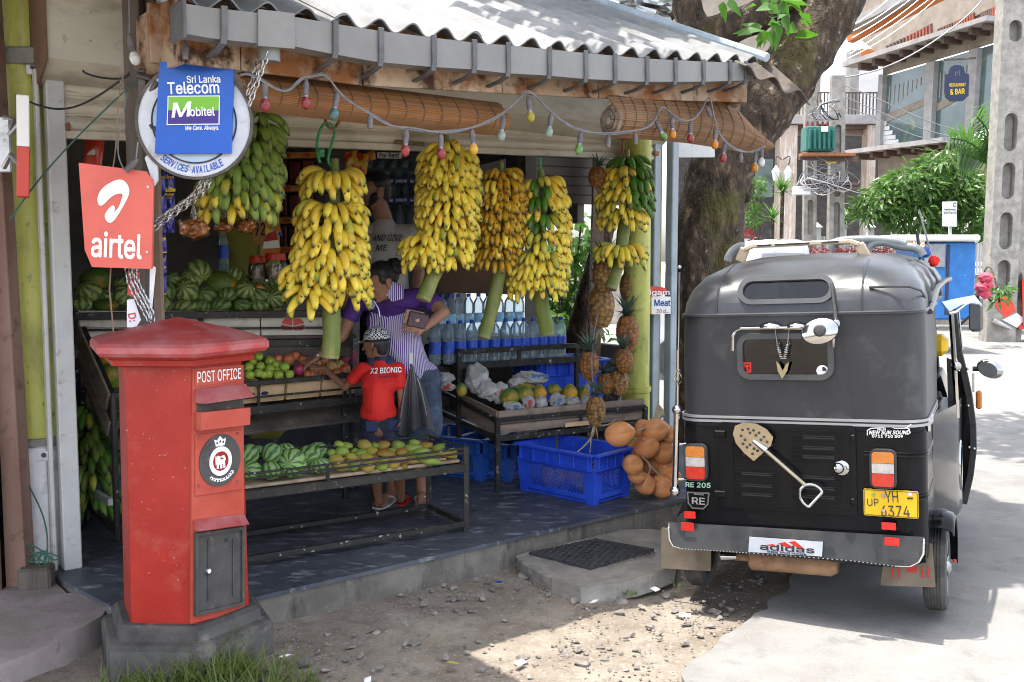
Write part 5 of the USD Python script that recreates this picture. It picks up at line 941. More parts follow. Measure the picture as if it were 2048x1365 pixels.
# ================================================================ blue crates
mat('crate_blue',(.015,.055,.50),(.025,.09,.62),.4,scale=5,dirt=((.10,.13,.22),7,.62,.8)); mat('crate_blue_old',(.012,.055,.26),(.02,.08,.34),.45,scale=5,dirt=((.08,.09,.12),7,.56,.76))
def crate(name_,label,w,d,h,Mx,m,solid=False):
    t = T(name_,label,'crate'); tap = .04
    def side(L,Mx2,nm_,nd):
        pl_ = sbox(-L / 2,.03,L / 2,h - .10); holes = []
        if not solid:
            mx = .07; nx = int((L - 2 * mx) / .027); nz = int((h - .17) / .025)
            for i in range(nx):
                for j in range(nz * 2 - 1):
                    x = -L / 2 + mx + (i + .5 + (.5 if j % 2 else 0)) * (L - 2 * mx) / nx; z = .055 + (j + 1) * .0125
                    if abs(x) > L / 2 - mx or (abs((x / (L / 2)) ) < .03): continue
                    holes.append(Polygon([(x - .0105,z),(x,z - .0115),(x + .0105,z),(x,z + .0115)]))
        pn = pl_.difference(union_all(holes)) if holes else pl_
        lean_ = Mx2 @ rx(math.pi / 2 + math.atan2(tap * .5,h) * 1.0)
        s = t.p(nm_,tf(mv(ext(pn,.006),(0,0,-.003)),lean_),m,0)
        rb = [bev((x,-.012 - tap * .33,h - .06),(.008,.03,.09),.002) for x in np.linspace(-L / 2 + .015,L / 2 - .015,nd)] + [bev((0,-.020 - tap * .4,h - .008),(L + .05,.045,.014),.003),bev((0,-.005 - tap * .3,h - .06),(L + .0,.008,.10),.002),bev((0,-.012 - tap * .32,h - .105),(L + .02,.026,.008),.002)]
        t.p('rim',tf(cat(rb),Mx2),m,sub=s)
    side(w,tr(0,-d / 2,0),'long_side',6); side(w,tr(0,d / 2,0) @ rz(math.pi),'long_side',6); side(d,tr(w / 2,0,0) @ rz(math.pi / 2),'short_side',5); side(d,tr(-w / 2,0,0) @ rz(-math.pi / 2),'short_side',5)
    for sx in (-1,1):
        for sy in (-1,1): t.p('corner_post',hull([(sx * (w / 2 + o),sy * (d / 2 + o2),z) for z,k in ((0,0),(h - .1,tap * .45)) for o,o2 in ((-.05 + k,.004 + k),(.004 + k,-.05 + k),(.006 + k,.006 + k),(-.05 + k,-.05 + k))]),m)
    t.p('base_plate',bev((0,0,.012),(w - .01,d - .01,.02),.004),m); return t.end(Mx)
cF,cL_,cR_ = W(1186,1012,z=.142),W(1044,981,z=.142),W(1268,1002,z=.142)
ew = nrm((cF - cL_) * A([1,1,0])); ed = nrm(np.cross(Z,ew)); wC,dC = np.linalg.norm(cF - cL_),np.linalg.norm(cR_ - cF)
if ed[1] < 0: ed = -ed
dC = max(.36,min(.46,dC)); hC = W(1042,884,y=cL_[1])[2] - .142
crate('plastic_crate','bright blue plastic crate with lattice sides in front of the king coconuts',wC,dC,hC,fr((cL_ + cF) / 2 + ed * dC / 2,ew,ed,Z),'crate_blue')
for i,(r_,s_) in enumerate(((.30,.3),(.62,.5),(.8,.35),(.45,.7),(.15,.6))):
    p = cL_ + (cF - cL_) * r_ + ed * dC * s_ + Z * .11; solo('coconut_husk',blob((.085,.08,.075),.12,3,i,2),'coconut_cap','brown husk inside the bright blue crate, ' + ['left front','middle','right','back','back left'][i],'coconut','husks inside the blue crate',smooth=True,M=tr(*p))
q = W(985,968,z=.142); crate('plastic_crate','dull blue plastic crate under the papaya rack, right one beside the rack leg',.42,.36,.27,tr(*(q + A([.02,.32,0]))) @ rz(-math.radians(30)),'crate_blue_old')
q = W(925,965,z=.142); crate('plastic_crate','dull blue plastic crate under the papaya rack, left one behind the fruit table',.52,.38,.30,tr(*(q + A([.0,.32,0]))) @ rz(-math.radians(30)),'crate_blue_old')
q = W(1115,770,y=7.6); crate('plastic_crate','blue plastic crate standing behind the papaya tray',.55,.4,.30,tr(*(q + A([.02,.1,-.10]))) @ rz(.5),'crate_blue',True)
# ================================================================ inside the shop
t = T('raised_floor','raised cement floor at the back of the shop','floor'); t.p('top',tf(box((0,0,.36),(2.9,1.6,.42)),fr(F(1.45,-2.0,0),U,-N)),'floor_cement'); t.end()
t = T('yellow_pillar','yellow green painted pillar inside the shop behind the melons','pillar'); c = W(490,560,y=7.2); t.p('shaft',bev((c[0],c[1],1.35),(.30,.25,2.6),.008),'yellow_wall'); t.p('side',bev((c[0] + .20,c[1] - .06,1.35),(.10,.2,2.6),.006),'lime_paint'); t.end()
mat('pack_red',(.35,.03,.02),(.5,.10,.03),.3,scale=12,rnd=.3); mat('pack_dark_red',(.09,.012,.015),(.16,.03,.03),.35,scale=10,rnd=.3); mat('strip_orange',(.48,.20,.03),(.55,.26,.05),.45,scale=8)
t = T('goods_shelf','dark wall shelf with orange price strips and dark red packets','shelf'); yS_ = 7.5
for y_ in (312,378,442,500):
    a,b = W(552,y_,y=yS_),W(640,y_ - 2,y=yS_); t.p('price_strip',beam(a,b,.012,.045),'strip_orange'); t.p('shelf_board',beam(a + Y * .2 - Z * .01,b + Y * .2 - Z * .01,.36,.02),'dark_wood')
    for k in range(2): t.p('price_tag',tf(ext(affinity.scale(Point(0,0).buffer(.03),1,.5),.003),fr(a + (b - a) * (.25 + .45 * k) - Y * .01,X,Z)),'pack_red')
    for k in range(3):
        p = W(566 + 26 * k,y_ + 32,y=yS_ + .15); t.p('packet',bev(p,(.085,.12,.17 - .02 * (k % 2)),.01),'pack_dark_red')
t.p('back_panel',bev(W(596,420,y=yS_ + .4),(.42,.02,1.2),.003),'dark_wall'); t.end()
mat('fridge_grey',(.10,.11,.12),(.15,.16,.17),.4); mat('fridge_inside',(.05,.055,.06),(.09,.095,.10),.4); mat('pepsi_blue',(.012,.05,.24),(.02,.07,.3),.4)
t = T('drinks_fridge','tall glass drinks fridge with rows of clear bottles and blue shelf strips','fridge'); yf = 8.0
def fb_(x0,y0,x1,y1,dy=0.,th=.02): a,b = W(x0,y0,y=yf + dy),W(x1,y1,y=yf + dy); return bev(((a[0] + b[0]) / 2,yf + dy,(a[2] + b[2]) / 2),(abs(b[0] - a[0]),th,abs(a[2] - b[2])),.004)
t.p('cabinet',fb_(722,296,905,640,.5,.06),'fridge_inside'); t.p('side_frame',fb_(716,296,728,640,0,.5),'fridge_grey'); t.p('side_frame',fb_(900,296,912,640,0,.5),'fridge_grey'); t.p('top_frame',fb_(716,285,912,300,0,.5),'fridge_grey')
for y_ in (362,400,455,510):
    t.p('shelf_strip',fb_(728,y_ - 6,900,y_ + 6,.02,.012),'pepsi_blue'); t.p('wire_shelf',fb_(728,y_ + 4,900,y_ + 7,.22,.4),'fridge_grey')
    if y_ < 420:
        for k in range(3):
            t.p('strip_word',txt('pepsi',.026,fr(W(792 + 42 * k,y_ + 3,y=yf),X,Z),.001,True),'letter_white',0); o = W(782 + 42 * k,y_,y=yf); t.p('strip_roundel',tf(ext(Point(0,0).buffer(.016),.001),fr(o,X,Z)),'letter_white',0); t.p('strip_roundel',tf(ext(Point(0,0).buffer(.015).intersection(sbox(-1,.002,1,1)),.001),fr(o - Y * .0015,X,Z)),'sign_red',0)
for ri,y_ in enumerate((332,345,385,440,495)):
    for k in range(7):
        c = W(740 + 24 * k + (12 if ri % 2 else 0),y_,y=yf + .16); t.p('bottle',tf(lathe([(0,-.1),(.035,-.1),(.04,-.08),(.04,.03),(.022,.08),(.013,.1),(.013,.12),(0,.12)],10),tr(*c) @ rx(-1.2 if ri < 2 else 0)),'bottle_plastic',50)
t.p('number_sticker',txt('06',.11,fr(W(828,412,y=yf - .02),X,Z),.001,True),'letter_white',0); t.p('number_sticker',txt('9',.11,fr(W(828,440,y=yf - .02),X,Z),.001,True),'letter_white',0)
t.end()
def flat(name,label,cat__,pts,y,m,th=.004,text=None):
    t = T(name,label,cat__); c = A([W(*p,y=y) for p in pts]); t.p('sheet',tf(ext(Polygon([(p[0],p[2]) for p in c]),th),fr((0,y,0),X,Z)),m)
    for s,p,h,w,m2 in text or []: t.p('lettering',txt(s,h,fr(W(*p,y=y - th - .002),X,Z),.001,True,w),m2,0)
    t.end()
flat('rent_notice','small white notice reading For Rent above the man\'s head','notice',[(755,305),(803,306),(803,318),(755,317)],7.2,'white_paint',text=[('For Rent',(759,315.5),.032,.14,'black_paint')])
flat('number_card','orange card with the number 92 behind the bananas','card',[(506,440),(531,446),(529,492),(506,488)],6.9,'strip_orange',text=[('92',(509,471),.085,.075,'black_paint')])
mat('board_grey',(.16,.17,.18),(.24,.25,.26),.3,scale=3)
flat('glass_board','grey glassy board leaning behind the hanging bananas','board',[(905,345),(1012,318),(1012,505),(905,498)],8.0,'board_grey')
flat('carton_sheet','brown carton sheet behind the water bottles','carton',[(878,488),(1045,500),(1040,590),(878,585)],7.75,'brown_board')
flat('product_label','small torn white and green paper label on the brown carton sheet','label',[(934,507),(961,510),(956,534),(930,531)],7.7,'white_paint',text=[('CT OF',(937,514.),.03,.09,'rope_green')])
for i,c in enumerate(((.42,.03,.03),(.75,.75,.72),(.55,.16,.02),(.03,.07,.35),(.6,.45,.05))): mat(f'flag_{i}',c,None,.7)
t = T('striped_flag','folded striped flag of blue, yellow, red, white and orange by the pillar','flag')
for k,(p,m) in enumerate(((((540,405),(560,420),(553,432),(536,416)),'flag_0'),(((536,416),(553,432),(558,448),(534,436)),'flag_1'),(((534,436),(558,448),(563,466),(532,452)),'flag_2'),(((560,450),(566,474),(556,470)),'flag_3'),(((532,452),(545,462),(530,472)),'flag_4'),(((532,470),(552,462),(556,480),(528,484)),'flag_0'),(((528,484),(556,480),(560,496),(526,498)),'flag_1'),(((526,498),(560,496),(562,514),(525,512)),'flag_2'),(((552,325),(560,328),(562,345),(552,348)),'flag_0'),(((548,352),(560,350),(560,372),(552,378)),'flag_4'))):
    c = A([W(*q,y=6.7 + .01 * k) for q in p]); t.p('stripe',tf(ext(Polygon([(q[0],q[2]) for q in c]),.004),fr((0,6.7 + .01 * k,0),X,Z)),m)
t.end()
def pillow(w,h,d,seed=0,n=8):
    def g(sg):
        def q(a,b): e = (math.sin(math.pi * min(1,a)) * math.sin(math.pi * b)) ** .6; return (a - .5) * w,-sg * d * e * (1 + .25 * math.sin(9 * a + seed) * math.sin(7 * b)),(b - .5) * h
        return q
    a = grid(g(1),n,n); b = grid(g(-1),n,n); return cat(a,(b[0],b[1][:,::-1]))
def packmat(name,a,b,c):
    def ex(nd,lk,col):
        nd['n4'] = ('noise_texture',{'scale': 17.,'detail': 1}); nd['r4'] = ('rgb_ramp',{'interpolate': False,'ramp': [(0,a),(.50,b),(.62,c)]}); lk += [('tc.object','n4.vector'),('n4.fac','r4.fac')]; return 'r4.color'
    mat(name,a,None,.22,extra=ex,spec=.6)
packmat('sachet_blue',(.03,.03,.22),(.02,.02,.14),(.55,.38,.05)); packmat('chips_red',(.45,.04,.02),(.55,.30,.03),(.6,.5,.1)); packmat('noodle_red',(.50,.03,.02),(.50,.05,.02),(.6,.6,.58)); packmat('snack_orange',(.42,.16,.04),(.55,.22,.06),(.5,.3,.15))
t = T('sachet_strip','hanging strip of shiny dark blue snack sachets behind the signs','snack strip')
for k in range(6):
    for c_ in range(2 if k < 3 else 1):
        p = W(322 + 17 * c_ + 2 * (k % 2),365 + 41 * k,y=4.95 + .03 * c_); t.p('sachet',tf(pillow(.052,.095,.014,k),tr(*p) @ rz(.3 * (-1) ** k) @ ry(.06 * (k % 3 - 1))),'sachet_blue',True); t.p('sachet_word',txt('TIKKA',.011,tr(*p) @ rz(.3 * (-1) ** k) @ fr((0,-.0165,.018),X,Z),.0008,True,.042,center=True),'bulb_yellow',0)
t.end()
for i,(px,py,w,h,m,y,lb) in enumerate(((187,305,.10,.19,'noodle_red',5.2,'red and silver noodle packet hanging near the left shutter guide'),(703,322,.09,.12,'chips_red',6.6,'red and yellow crisp packet hanging right of the broad yellow bunch, left one'),(722,328,.09,.14,'chips_red',6.65,'red and yellow crisp packet hanging right of the broad yellow bunch, right one'),(742,312,.06,.06,'strip_orange',6.7,'small orange packet beside the For Rent notice'))):
    solo('snack_packet',pillow(w,h,.02,i),m,lb,'packet',smooth=True,M=tr(*W(px,py,y=y)) @ ry(.15 * (-1) ** i))
pane('clear_bag',(.95,.93,.9),1.5,.12)
for i,(px,py,w,h,y,lb) in enumerate(((388,457,.17,.13,4.95,'clear bag of orange fried snacks hanging left of the green bananas'),(448,452,.13,.09,5.3,'clear bag of orange snacks under the green bananas, left'),(492,452,.13,.10,5.35,'clear bag of orange snacks under the green bananas, right'))):
    t = T('snack_bag',lb,'bag','clear bags of orange snacks'); c = W(px,py,y=y); t.p('snacks',tf(crumple((w * .45,.035,h * .42),i + 30),tr(*c)),'snack_orange',12); t.p('plastic_bag',tf(crumple((w * .5,.045,h * .5),i + 40),tr(*c)),'clear_bag',14); t.p('tied_top',tube([c + Z * h * .4,c + Z * h * .9],[.02,.004],6),'clear_bag'); t.end()
mat('lid_red',(.45,.035,.012),(.5,.05,.02),.35)
for i,(px,py,y,lb) in enumerate(((517,540,6.5,'left one'),(552,535,6.4,'right one, taller'))):
    t = T('plastic_jar','clear jar with a red lid behind the melons, ' + lb,'jar','jars with red lids'); c = W(px,py,y=y); r = .065 if i == 0 else .075; t.p('jar_body',tf(lathe([(0,-.08),(r,-.075),(r * 1.02,.02),(r * .8,.05)],18),tr(*c)),'clear_bag',50); t.p('lid',tf(lathe([(r * .82,.045),(r * .86,.05),(r * .86,.085),(r * .8,.092),(0,.092)],18),tr(*c)),'lid_red'); t.p('sweets',tf(crumple((r * .8,r * .8,.05),i + 60),tr(c[0],c[1],c[2] - .03)),'plank',20); t.end()
t = T('drink_bottle','tall dark bottle with blue label behind the melons','bottle'); c = W(447,500,y=6.9); t.p('glass_body',tf(lathe([(0,-.16),(.035,-.16),(.035,.05),(.014,.12),(.014,.16),(0,.16)],12),tr(*c)),'bottle_plastic',50); t.p('label',tf(lathe([(.0358,-.06),(.0358,.03)],12),tr(*c)),'label_dark_blue'); t.end()
solo('yellow_container',bev(W(525,835,y=6.6) + A([0,.1,-.02]),(.24,.2,.26),.03),'yellow_wall','yellow green plastic container under the middle rack','container')
t = T('product_sign','small paper sign with red oval and blue lettering on the right posts','sign'); M = facing(W(1306,605,n=.10),.35); pp = lambda *a: [onb(M,*q) for q in a]
t.p('yellow_half',bx(M,pp((1269,592),(1303,592),(1303,629),(1269,628)),0,.004),'bulb_yellow'); t.p('white_half',bx(M,pp((1303,592),(1341,594),(1341,628),(1303,629)),0,.004),'white_paint'); o_ = onb(M,1306,583); t.p('red_oval',bx(M,affinity.scale(Point(o_).buffer(1,20),.118,.038),.0045,.004),'sign_red')
lab(M,'Raigam',(1276,590),(1338,590),10,7.,.009,'letter_white',T_=t); lab(M,'Soya',(1271,612),(1301,612),13,7.,.0045,'rope_green',T_=t); lab(M,'Meat',(1308,612),(1340,612),13,7.,.0045,'pepsi_blue',T_=t); lab(M,'30 d...',(1312,626),(1338,626),8,7.,.0045,'sign_red',T_=t,bold=False); t.end()
# ================================================================ people
mat('skin_brown',(.26,.125,.075),(.31,.16,.10),.5,scale=8); mat('skin_dark',(.25,.125,.08),(.31,.16,.10),.5,scale=8); mat('skin_child',(.17,.078,.045),(.21,.10,.06),.5,scale=8)
mat('hair_black',(.010,.009,.009),(.022,.02,.019),.45,scale=40,st=(1,1,.3)); mat('eye_white',(.6,.58,.55),rough=.3); mat('lip',(.20,.06,.05),rough=.45)
mat('tee_grey',(.36,.345,.33),(.43,.41,.39),.9,scale=9,bump=.2,bs=30); mat('tee_red',(.50,.012,.009),(.58,.02,.014),.8,scale=9,bump=.15,bs=25); mat('collar_navy',(.012,.02,.06),(.02,.035,.09),.85); mat('denim',(.03,.045,.075),(.07,.095,.14),.85,scale=14,bump=.3,bs=90,dirt=((.015,.02,.035),7,.5,.7)); mat('denim_dark',(.008,.01,.02),(.018,.022,.04),.8,scale=14)
mat('umbrella_black',(.028,.028,.032),(.05,.05,.055),.55,scale=8,bump=.3,bs=14); mat('purse_dark',(.045,.02,.03),(.09,.05,.06),.5,scale=50); mat('leather_tan',(.42,.22,.12),(.5,.3,.18),.6,scale=20); mat('purple_cloth',(.06,.018,.16),(.085,.03,.21),.8,scale=10)
def ex_stripe(nd,lk,col):
    nd['sx'] = ('separate_xyz',{}); nd['m1'] = ('math',{'math_type': 'multiply_add','value2': 78.,'value3': 0.}); nd['m0'] = ('math',{'math_type': 'multiply_add','value2': .45,'value3': 0.}); nd['fr'] = ('math',{'math_type': 'fraction'}); nd['gt'] = ('map_range',{'from_min': .44,'from_max': .52,'clamp': True}); nd['mx'] = ('mix',{'color1': (.60,.56,.66),'color2': (.085,.035,.24)})
    lk += [('tc.object','sx.vector'),('sx.x','m0.value3'),('sx.y','m0.value1'),('m0.value','m1.value1'),('m1.value','fr.value1'),('fr.value','gt.value'),('gt.result','mx.fac')]; return 'mx.color'
mat('striped_shirt',(.5,.5,.5),None,.8,extra=ex_stripe)
def ex_check(nd,lk,col):
    nd['ck'] = ('checker_texture',{'scale': 95.,'color1': (.02,.02,.03),'color2': (.58,.58,.57)}); lk += [('tc.object','ck.vector')]; return 'ck.color'
mat('check_cap',(.5,.5,.5),None,.85,extra=ex_check)
def head(t,c,fwd,up,h,skin,hair,hairkind,seed=0,sub=None):
    "c: head centre; fwd: way the face looks; h: head height. Returns skull bones in world space as list for the body skin"
    f = nrm(fwd); u_ = nrm(A(up) - f * (A(up) @ f)); r = np.cross(f,u_); k = h / .22; P_ = lambda x,y,z: c + (r * x + f * y + u_ * z) * k
    sk = [(P_(0,-.012,.035),.079 * k,P_(0,.012,.03),.076 * k),(P_(0,.022,.01),.066 * k,P_(0,.034,-.055),.045 * k),(P_(0,.03,-.05),.046 * k,P_(0,.058,-.083),.021 * k),(P_(0,-.01,0),.068 * k,P_(0,.02,-.06),.045 * k),
          (P_(0,.083,.012),.009 * k,P_(0,.104,-.025),.0135 * k),(P_(-.03,.062,.028),.017 * k,P_(.03,.062,.028),.017 * k),(P_(-.026,.058,-.012),.024 * k,P_(.026,.058,-.012),.024 * k),(P_(-.013,.078,-.056),.011 * k,P_(.013,.078,-.056),.011 * k)]
    for s in (-1,1): sk += [(P_(s * .078,-.008,.012),.012 * k,P_(s * .080,-.004,-.028),.009 * k),(P_(s * .083,-.018,.014),.011 * k,P_(s * .082,-.012,-.006),.010 * k)]
    def face():
        for s in (-1,1):
            t.p('eye',mv(blob((.0105 * k,) * 3,s=1),P_(s * .031,.070,.012)),'eye_white',True); t.p('pupil',mv(blob((.0055 * k,) * 3,s=1),P_(s * .031,.0775,.011)),'hair_black',True)
            t.p('eyebrow',tube([P_(s * .016,.081,.034),P_(s * .032,.079,.039),P_(s * .048,.068,.033)],[.002 * k,.0036 * k,.0015 * k],5),'hair_black')
        t.p('lips',tube([P_(-.020,.077,-.055),P_(0,.089,-.053),P_(.020,.077,-.055)],[.002 * k,.0055 * k,.002 * k],6),'lip')
    if hairkind == 'short': hb = [(P_(0,-.022,.052),.081 * k,P_(0,.022,.064),.064 * k),(P_(0,-.045,.02),.066 * k,P_(0,-.050,-.025),.050 * k),(P_(-.04,-.015,.045),.046 * k,P_(.04,-.015,.045),.046 * k)]
    elif hairkind == 'bun': hb = [(P_(0,-.02,.05),.083 * k,P_(0,.03,.068),.056 * k),(P_(0,-.045,.02),.068 * k,P_(0,-.075,.01),.045 * k),(P_(-.045,.005,.03),.042 * k,P_(.045,.005,.03),.042 * k)]
    else: hb = [(P_(0,-.035,.012),.069 * k,P_(0,-.042,-.028),.052 * k),(P_(-.036,-.02,.02),.046 * k,P_(.036,-.02,.02),.046 * k)]
    return sk,hb,face,P_,k
def hand(wrist,fwd,palm_n,L,curl,side,spread=.16):
    "palm and five fingers; fwd: along the hand; palm_n: way the palm faces; side: +1 if the thumb lies towards cross(fwd, palm_n)"
    f = nrm(fwd); p = nrm(A(palm_n) - f * (A(palm_n) @ f)); s = np.cross(f,p) * side; k = L / .18; o = []
    for q in (-.028,-.01,.010,.028): o.append((wrist + s * q * .6 * k,.013 * k,wrist + f * .085 * k + s * q * k,.0125 * k))
    for q,ln,cu in ((.030,.066,1.),(.010,.076,1.05),(-.010,.070,1.1),(-.028,.054,1.2)):
        b = wrist + f * .088 * k + s * q * k; d = nrm(f + s * q * spread / .03); c = curl * cu; pts = [(b,.0095 * k)]
        for j,(fr_,a) in enumerate(((.45,.35),(.32,.85),(.23,1.2))):
            dd = nrm(d * math.cos(c * a) + p * math.sin(c * a)); b = b + dd * ln * fr_ * k; pts.append((b,(.0088,.0078,.0066)[j] * k))
        o += chain(pts)
    b = wrist + f * .022 * k + s * .026 * k; d = nrm(f * .65 + s * .75 + p * .25); o += chain([(wrist + s * .012 * k + f * .01 * k,.014 * k),(b,.0135 * k),(b + d * .035 * k,.0105 * k),(b + d * .035 * k + nrm(d * .6 + f * .5 + p * (.3 + curl * .4)) * .03 * k,.0082 * k)])
    return o
def foot(heel,fwd,L):
    f = nrm(fwd); s = np.cross(f,Z); k = L / .23; o = [(heel + Z * .03 * k,.03 * k,heel + f * .10 * k + Z * .032 * k,.028 * k),(heel + f * .09 * k + Z * .03 * k,.03 * k,heel + f * .16 * k + Z * .018 * k + s * .012 * k,.018 * k),(heel + f * .08 * k + Z * .028 * k,.026 * k,heel + f * .155 * k + Z * .016 * k - s * .025 * k,.016 * k)]
    for i,q in enumerate((-.036,-.017,0,.016,.030)): o.append((heel + f * .155 * k + s * q * k + Z * .014 * k,.012 * k,heel + f * (.215 - .006 * i) * k + s * q * k * 1.1 + Z * .010 * k,(.0115,.0085,.008,.0078,.007)[i] * k))
    return o
def drape(m,cloth,dirn,off=.003):
    "moves flat lettering along dirn onto the cloth in front of it"
    from scipy.spatial import cKDTree
    dirn = nrm(dirn); a = nrm(np.cross(Z,dirn)); b = np.cross(dirn,a); v = cloth[0]; q = np.c_[v @ a,v @ b]; tree_ = cKDTree(q); w = m[0].copy(); d0 = w @ dirn; dn = (d0 - d0.min())
    for i,x in enumerate(np.c_[w @ a,w @ b]):
        ids = tree_.query_ball_point(x,.016) or [int(tree_.query(x)[1])]; h = (v[ids] @ dirn).min(); w[i] += dirn * (h - off - d0[i])
        w[i] -= dirn * (.0015 if dn[i] < .0007 else 0)
    return w,m[1]
def slipper(t,heel,fwd,L,sole,strap):
    f = nrm(fwd); s = np.cross(f,Z); P_ = lambda a,b,z: heel + f * a + s * b + Z * z
    out = Polygon([(-.02,-.03),(.08,-.038),(.17,-.05),(.23,-.035),(.245,0),(.225,.038),(.15,.042),(.06,.03),(-.02,.028),(-.035,0)]).buffer(.004); k = L / .24
    t.p('slipper_sole',tf(ext(affinity.scale(out,k,k,origin=(0,0)),.012),fr(heel - Z * .012,f,-s if np.cross(f,-s) @ Z > 0 else s)),sole)
    for sg in (-1,1): t.p('slipper_strap',tube(bez([P_(.05 * k,sg * .034 * k,.002),P_(.10 * k,sg * .036 * k,.045 * k),P_(.15 * k,sg * .010 * k,.048 * k),P_(.185 * k,-.008,.012)],9),.006 * k,6),strap)
FZ = .142
yw = 6.22; w_ = lambda px,py,dy=0.: W(px,py,y=yw + dy)
t = T('person','woman in purple striped shirt and denim skirt reaching for the apples, purse in hand','person')
hc = w_(764,566,-.10); skl,hb,face,HP,k = head(t,hc,A([-.80,-.42,-.40]),A([-.25,-.12,1]),.225,0,0,'bun')
sR,sL = w_(716,600,.02),w_(850,594,.05); nk = w_(776,590,.04); ch = w_(790,650,.03); ws = w_(812,715,.05); hp = w_(826,768,.06)
eR,hR = w_(684,672,-.02),w_(622,722,.0); wR = w_(634,715,0); eL,wL = w_(887,625,-.10),w_(850,655,-.20)
fR,fL = W(783,997,z=FZ + .02),W(842,998,z=FZ + .02); fR[2] = fL[2] = FZ + .02; kR,kL = w_(800,880,.02),w_(848,880,.02)
legs = chain([(hp + A([-.07,0,-.02]),.098),(kR,.060),(kR * .55 + fR * .45 + A([0,.02,0]),.056),(fR + A([0,.03,.06]),.036)]) + chain([(hp + A([.07,0,-.02]),.098),(kL,.060),(kL * .55 + fL * .45 + A([0,.02,0]),.056),(fL + A([0,.03,.06]),.036)])
legs += [(fR + A([0,.03,.06]),.036,fR + Z * .02,.03),(fL + A([0,.03,.06]),.036,fL + Z * .02,.03)] + foot(fR - Z * .005,A([-.35,-1,0]),.225) + foot(fL - Z * .005,A([.1,-1,0]),.225)
torso = [(nk,.05,ch,.10),(sR,.045,nk + A([0,0,-.03]),.07),(sL,.045,nk + A([0,0,-.03]),.07),(ch + A([-.07,0,.02]),.098,ch + A([.07,0,.02]),.098),(ch,.13,ws,.115),(ws,.115,hp,.135),(hp + A([-.06,0,0]),.11,hp + A([.06,0,0]),.11)]
arms = chain([(sR,.046),(eR,.036),(wR,.022)]) + chain([(sL,.048),(eL,.038),(wL,.024)])
bodyb = skl + [(HP(0,-.01,-.06),.047,nk,.052)] + torso + arms + legs + hand(wR,hR - wR + A([-.05,0,-.035]),A([-.2,.3,-1]),.165,.75,-1) + hand(wL,A([-.9,-.30,.10]),A([-.1,.85,-.2]),.165,.8,1)
bd = t.p('body',bones(bodyb,.013,6),'skin_brown',True); face()
t.p('hair',bones(hb,.016,5),'hair_black',True,sub=bd); bunp = HP(0,-.115,.055); t.p('hair_bun',mv(blob((.058,.05,.058),.25,3,2,2),bunp),'hair_black',True,sub=bd); t.p('hair_tie',tf(lathe([(.030,-.012),(.042,-.010),(.046,0),(.042,.010),(.030,.012)],14),fr(HP(0,-.085,.04),nrm(HP(1,0,0) - HP(0,0,0)),nrm(HP(0,0,1) - HP(0,0,0)))),'plinth_white',sub=bd)
shirt = bones([(nk + A([0,0,-.045]),.074,ch,.108),(sR,.060,nk + A([0,0,-.05]),.075),(sL,.062,nk + A([0,0,-.05]),.075),(ch + A([-.075,0,.02]),.108,ch + A([.075,0,.02]),.108),(ch + A([-.04,-.05,0]),.075,ch + A([.04,-.05,0]),.075),(ch,.140,ws,.126),(ws,.126,hp + Z * .03,.143),(hp + A([-.06,0,.03]),.122,hp + A([.06,0,.03]),.122),(sR,.060,sR + (eR - sR) * .42,.056),(sL,.062,sL + (eL - sL) * .45,.060)],.012,5)
v,f = shirt; cen = v[f].mean(1); lim = ch[2] + .055 + .25 * np.abs(cen[:,0] - ch[0] + .03); sl_ = (np.linalg.norm(cen - (sR + (eR - sR) * .42),axis=1) < .13) | (np.linalg.norm(cen - (sL + (eL - sL) * .45),axis=1) < .13)
yoke = (cen[:,2] > lim) | sl_
def sub_(m,k_): f_ = m[1][k_]; u_,inv = np.unique(f_,return_inverse=True); return m[0][u_],inv.reshape(-1,3)
sh = t.p('shirt',sub_(shirt,~yoke),'striped_shirt',True,sub=bd); t.p('shirt_yoke',sub_(shirt,yoke),'purple_cloth',True,sub=bd)
for s,pts in ((1,[(782,562),(806,575),(806,598),(784,604),(772,590)]),(-1,[(737,596),(752,606),(746,620),(733,612)])):
    c4 = A([w_(*q,-.135 if s > 0 else -.12) for q in pts]); t.p('collar',hull(np.vstack([c4,c4 + A([0,.04,.004])])),'striped_shirt',0,sub=bd)
t.p('zip',tube([w_(748,602,-.15),w_(757,618,-.16),w_(760,634,-.16)],.004,5),'steel',sub=bd)
skirt = bones([(hp + A([-.06,0,.02]),.128,hp + A([.06,0,.02]),.128),(hp,.15,w_(822,855,.04),.148),(hp + A([.05,0,0]),.13,w_(846,855,.04),.128),(hp + A([-.05,0,0]),.13,w_(812,855,.04),.128)],.016,4); zk = w_(826,876)[2]
v = skirt[0].copy(); v[:,2] = np.maximum(v[:,2],zk); t.p('skirt',(v,skirt[1]),'denim',True,sub=bd)
t.p('bangle',tf(lathe([(.026,-.005),(.032,-.005),(.032,.005),(.026,.005)],16),fr(wR * .9 + eR * .1,nrm(np.cross(hR - eR,Z)),nrm(np.cross(np.cross(hR - eR,Z),hR - eR)))),'steel',sub=bd)
slipper(t,fR - Z * .014 + A([.01,.03,0]),A([-.35,-1,0]),.235,'letter_white','plinth_white'); slipper(t,fL - Z * .014 + A([0,.03,0]),A([.1,-1,0]),.235,'letter_white','plinth_white'); t.end()
t = T('purse','dark patterned purse with tan edge held against the woman\'s waist','purse'); c = w_(832,640,-.215); M = facing(c,.25,-.22); t.p('front_flap',tf(bev((.01,0,.012),(.125,.095,.022),.008),M),'purse_dark'); t.p('back_flap',tf(bev((-.012,.004,-.016),(.12,.098,.022),.008),M @ ry(-.12)),'leather_tan'); t.p('clasp',tf(hull([(-.01,.0,.025),(.012,.012,.026),(.02,-.004,.025),(.0,-.014,.025),(0,0,.029)]),M),'leather_tan'); t.end()
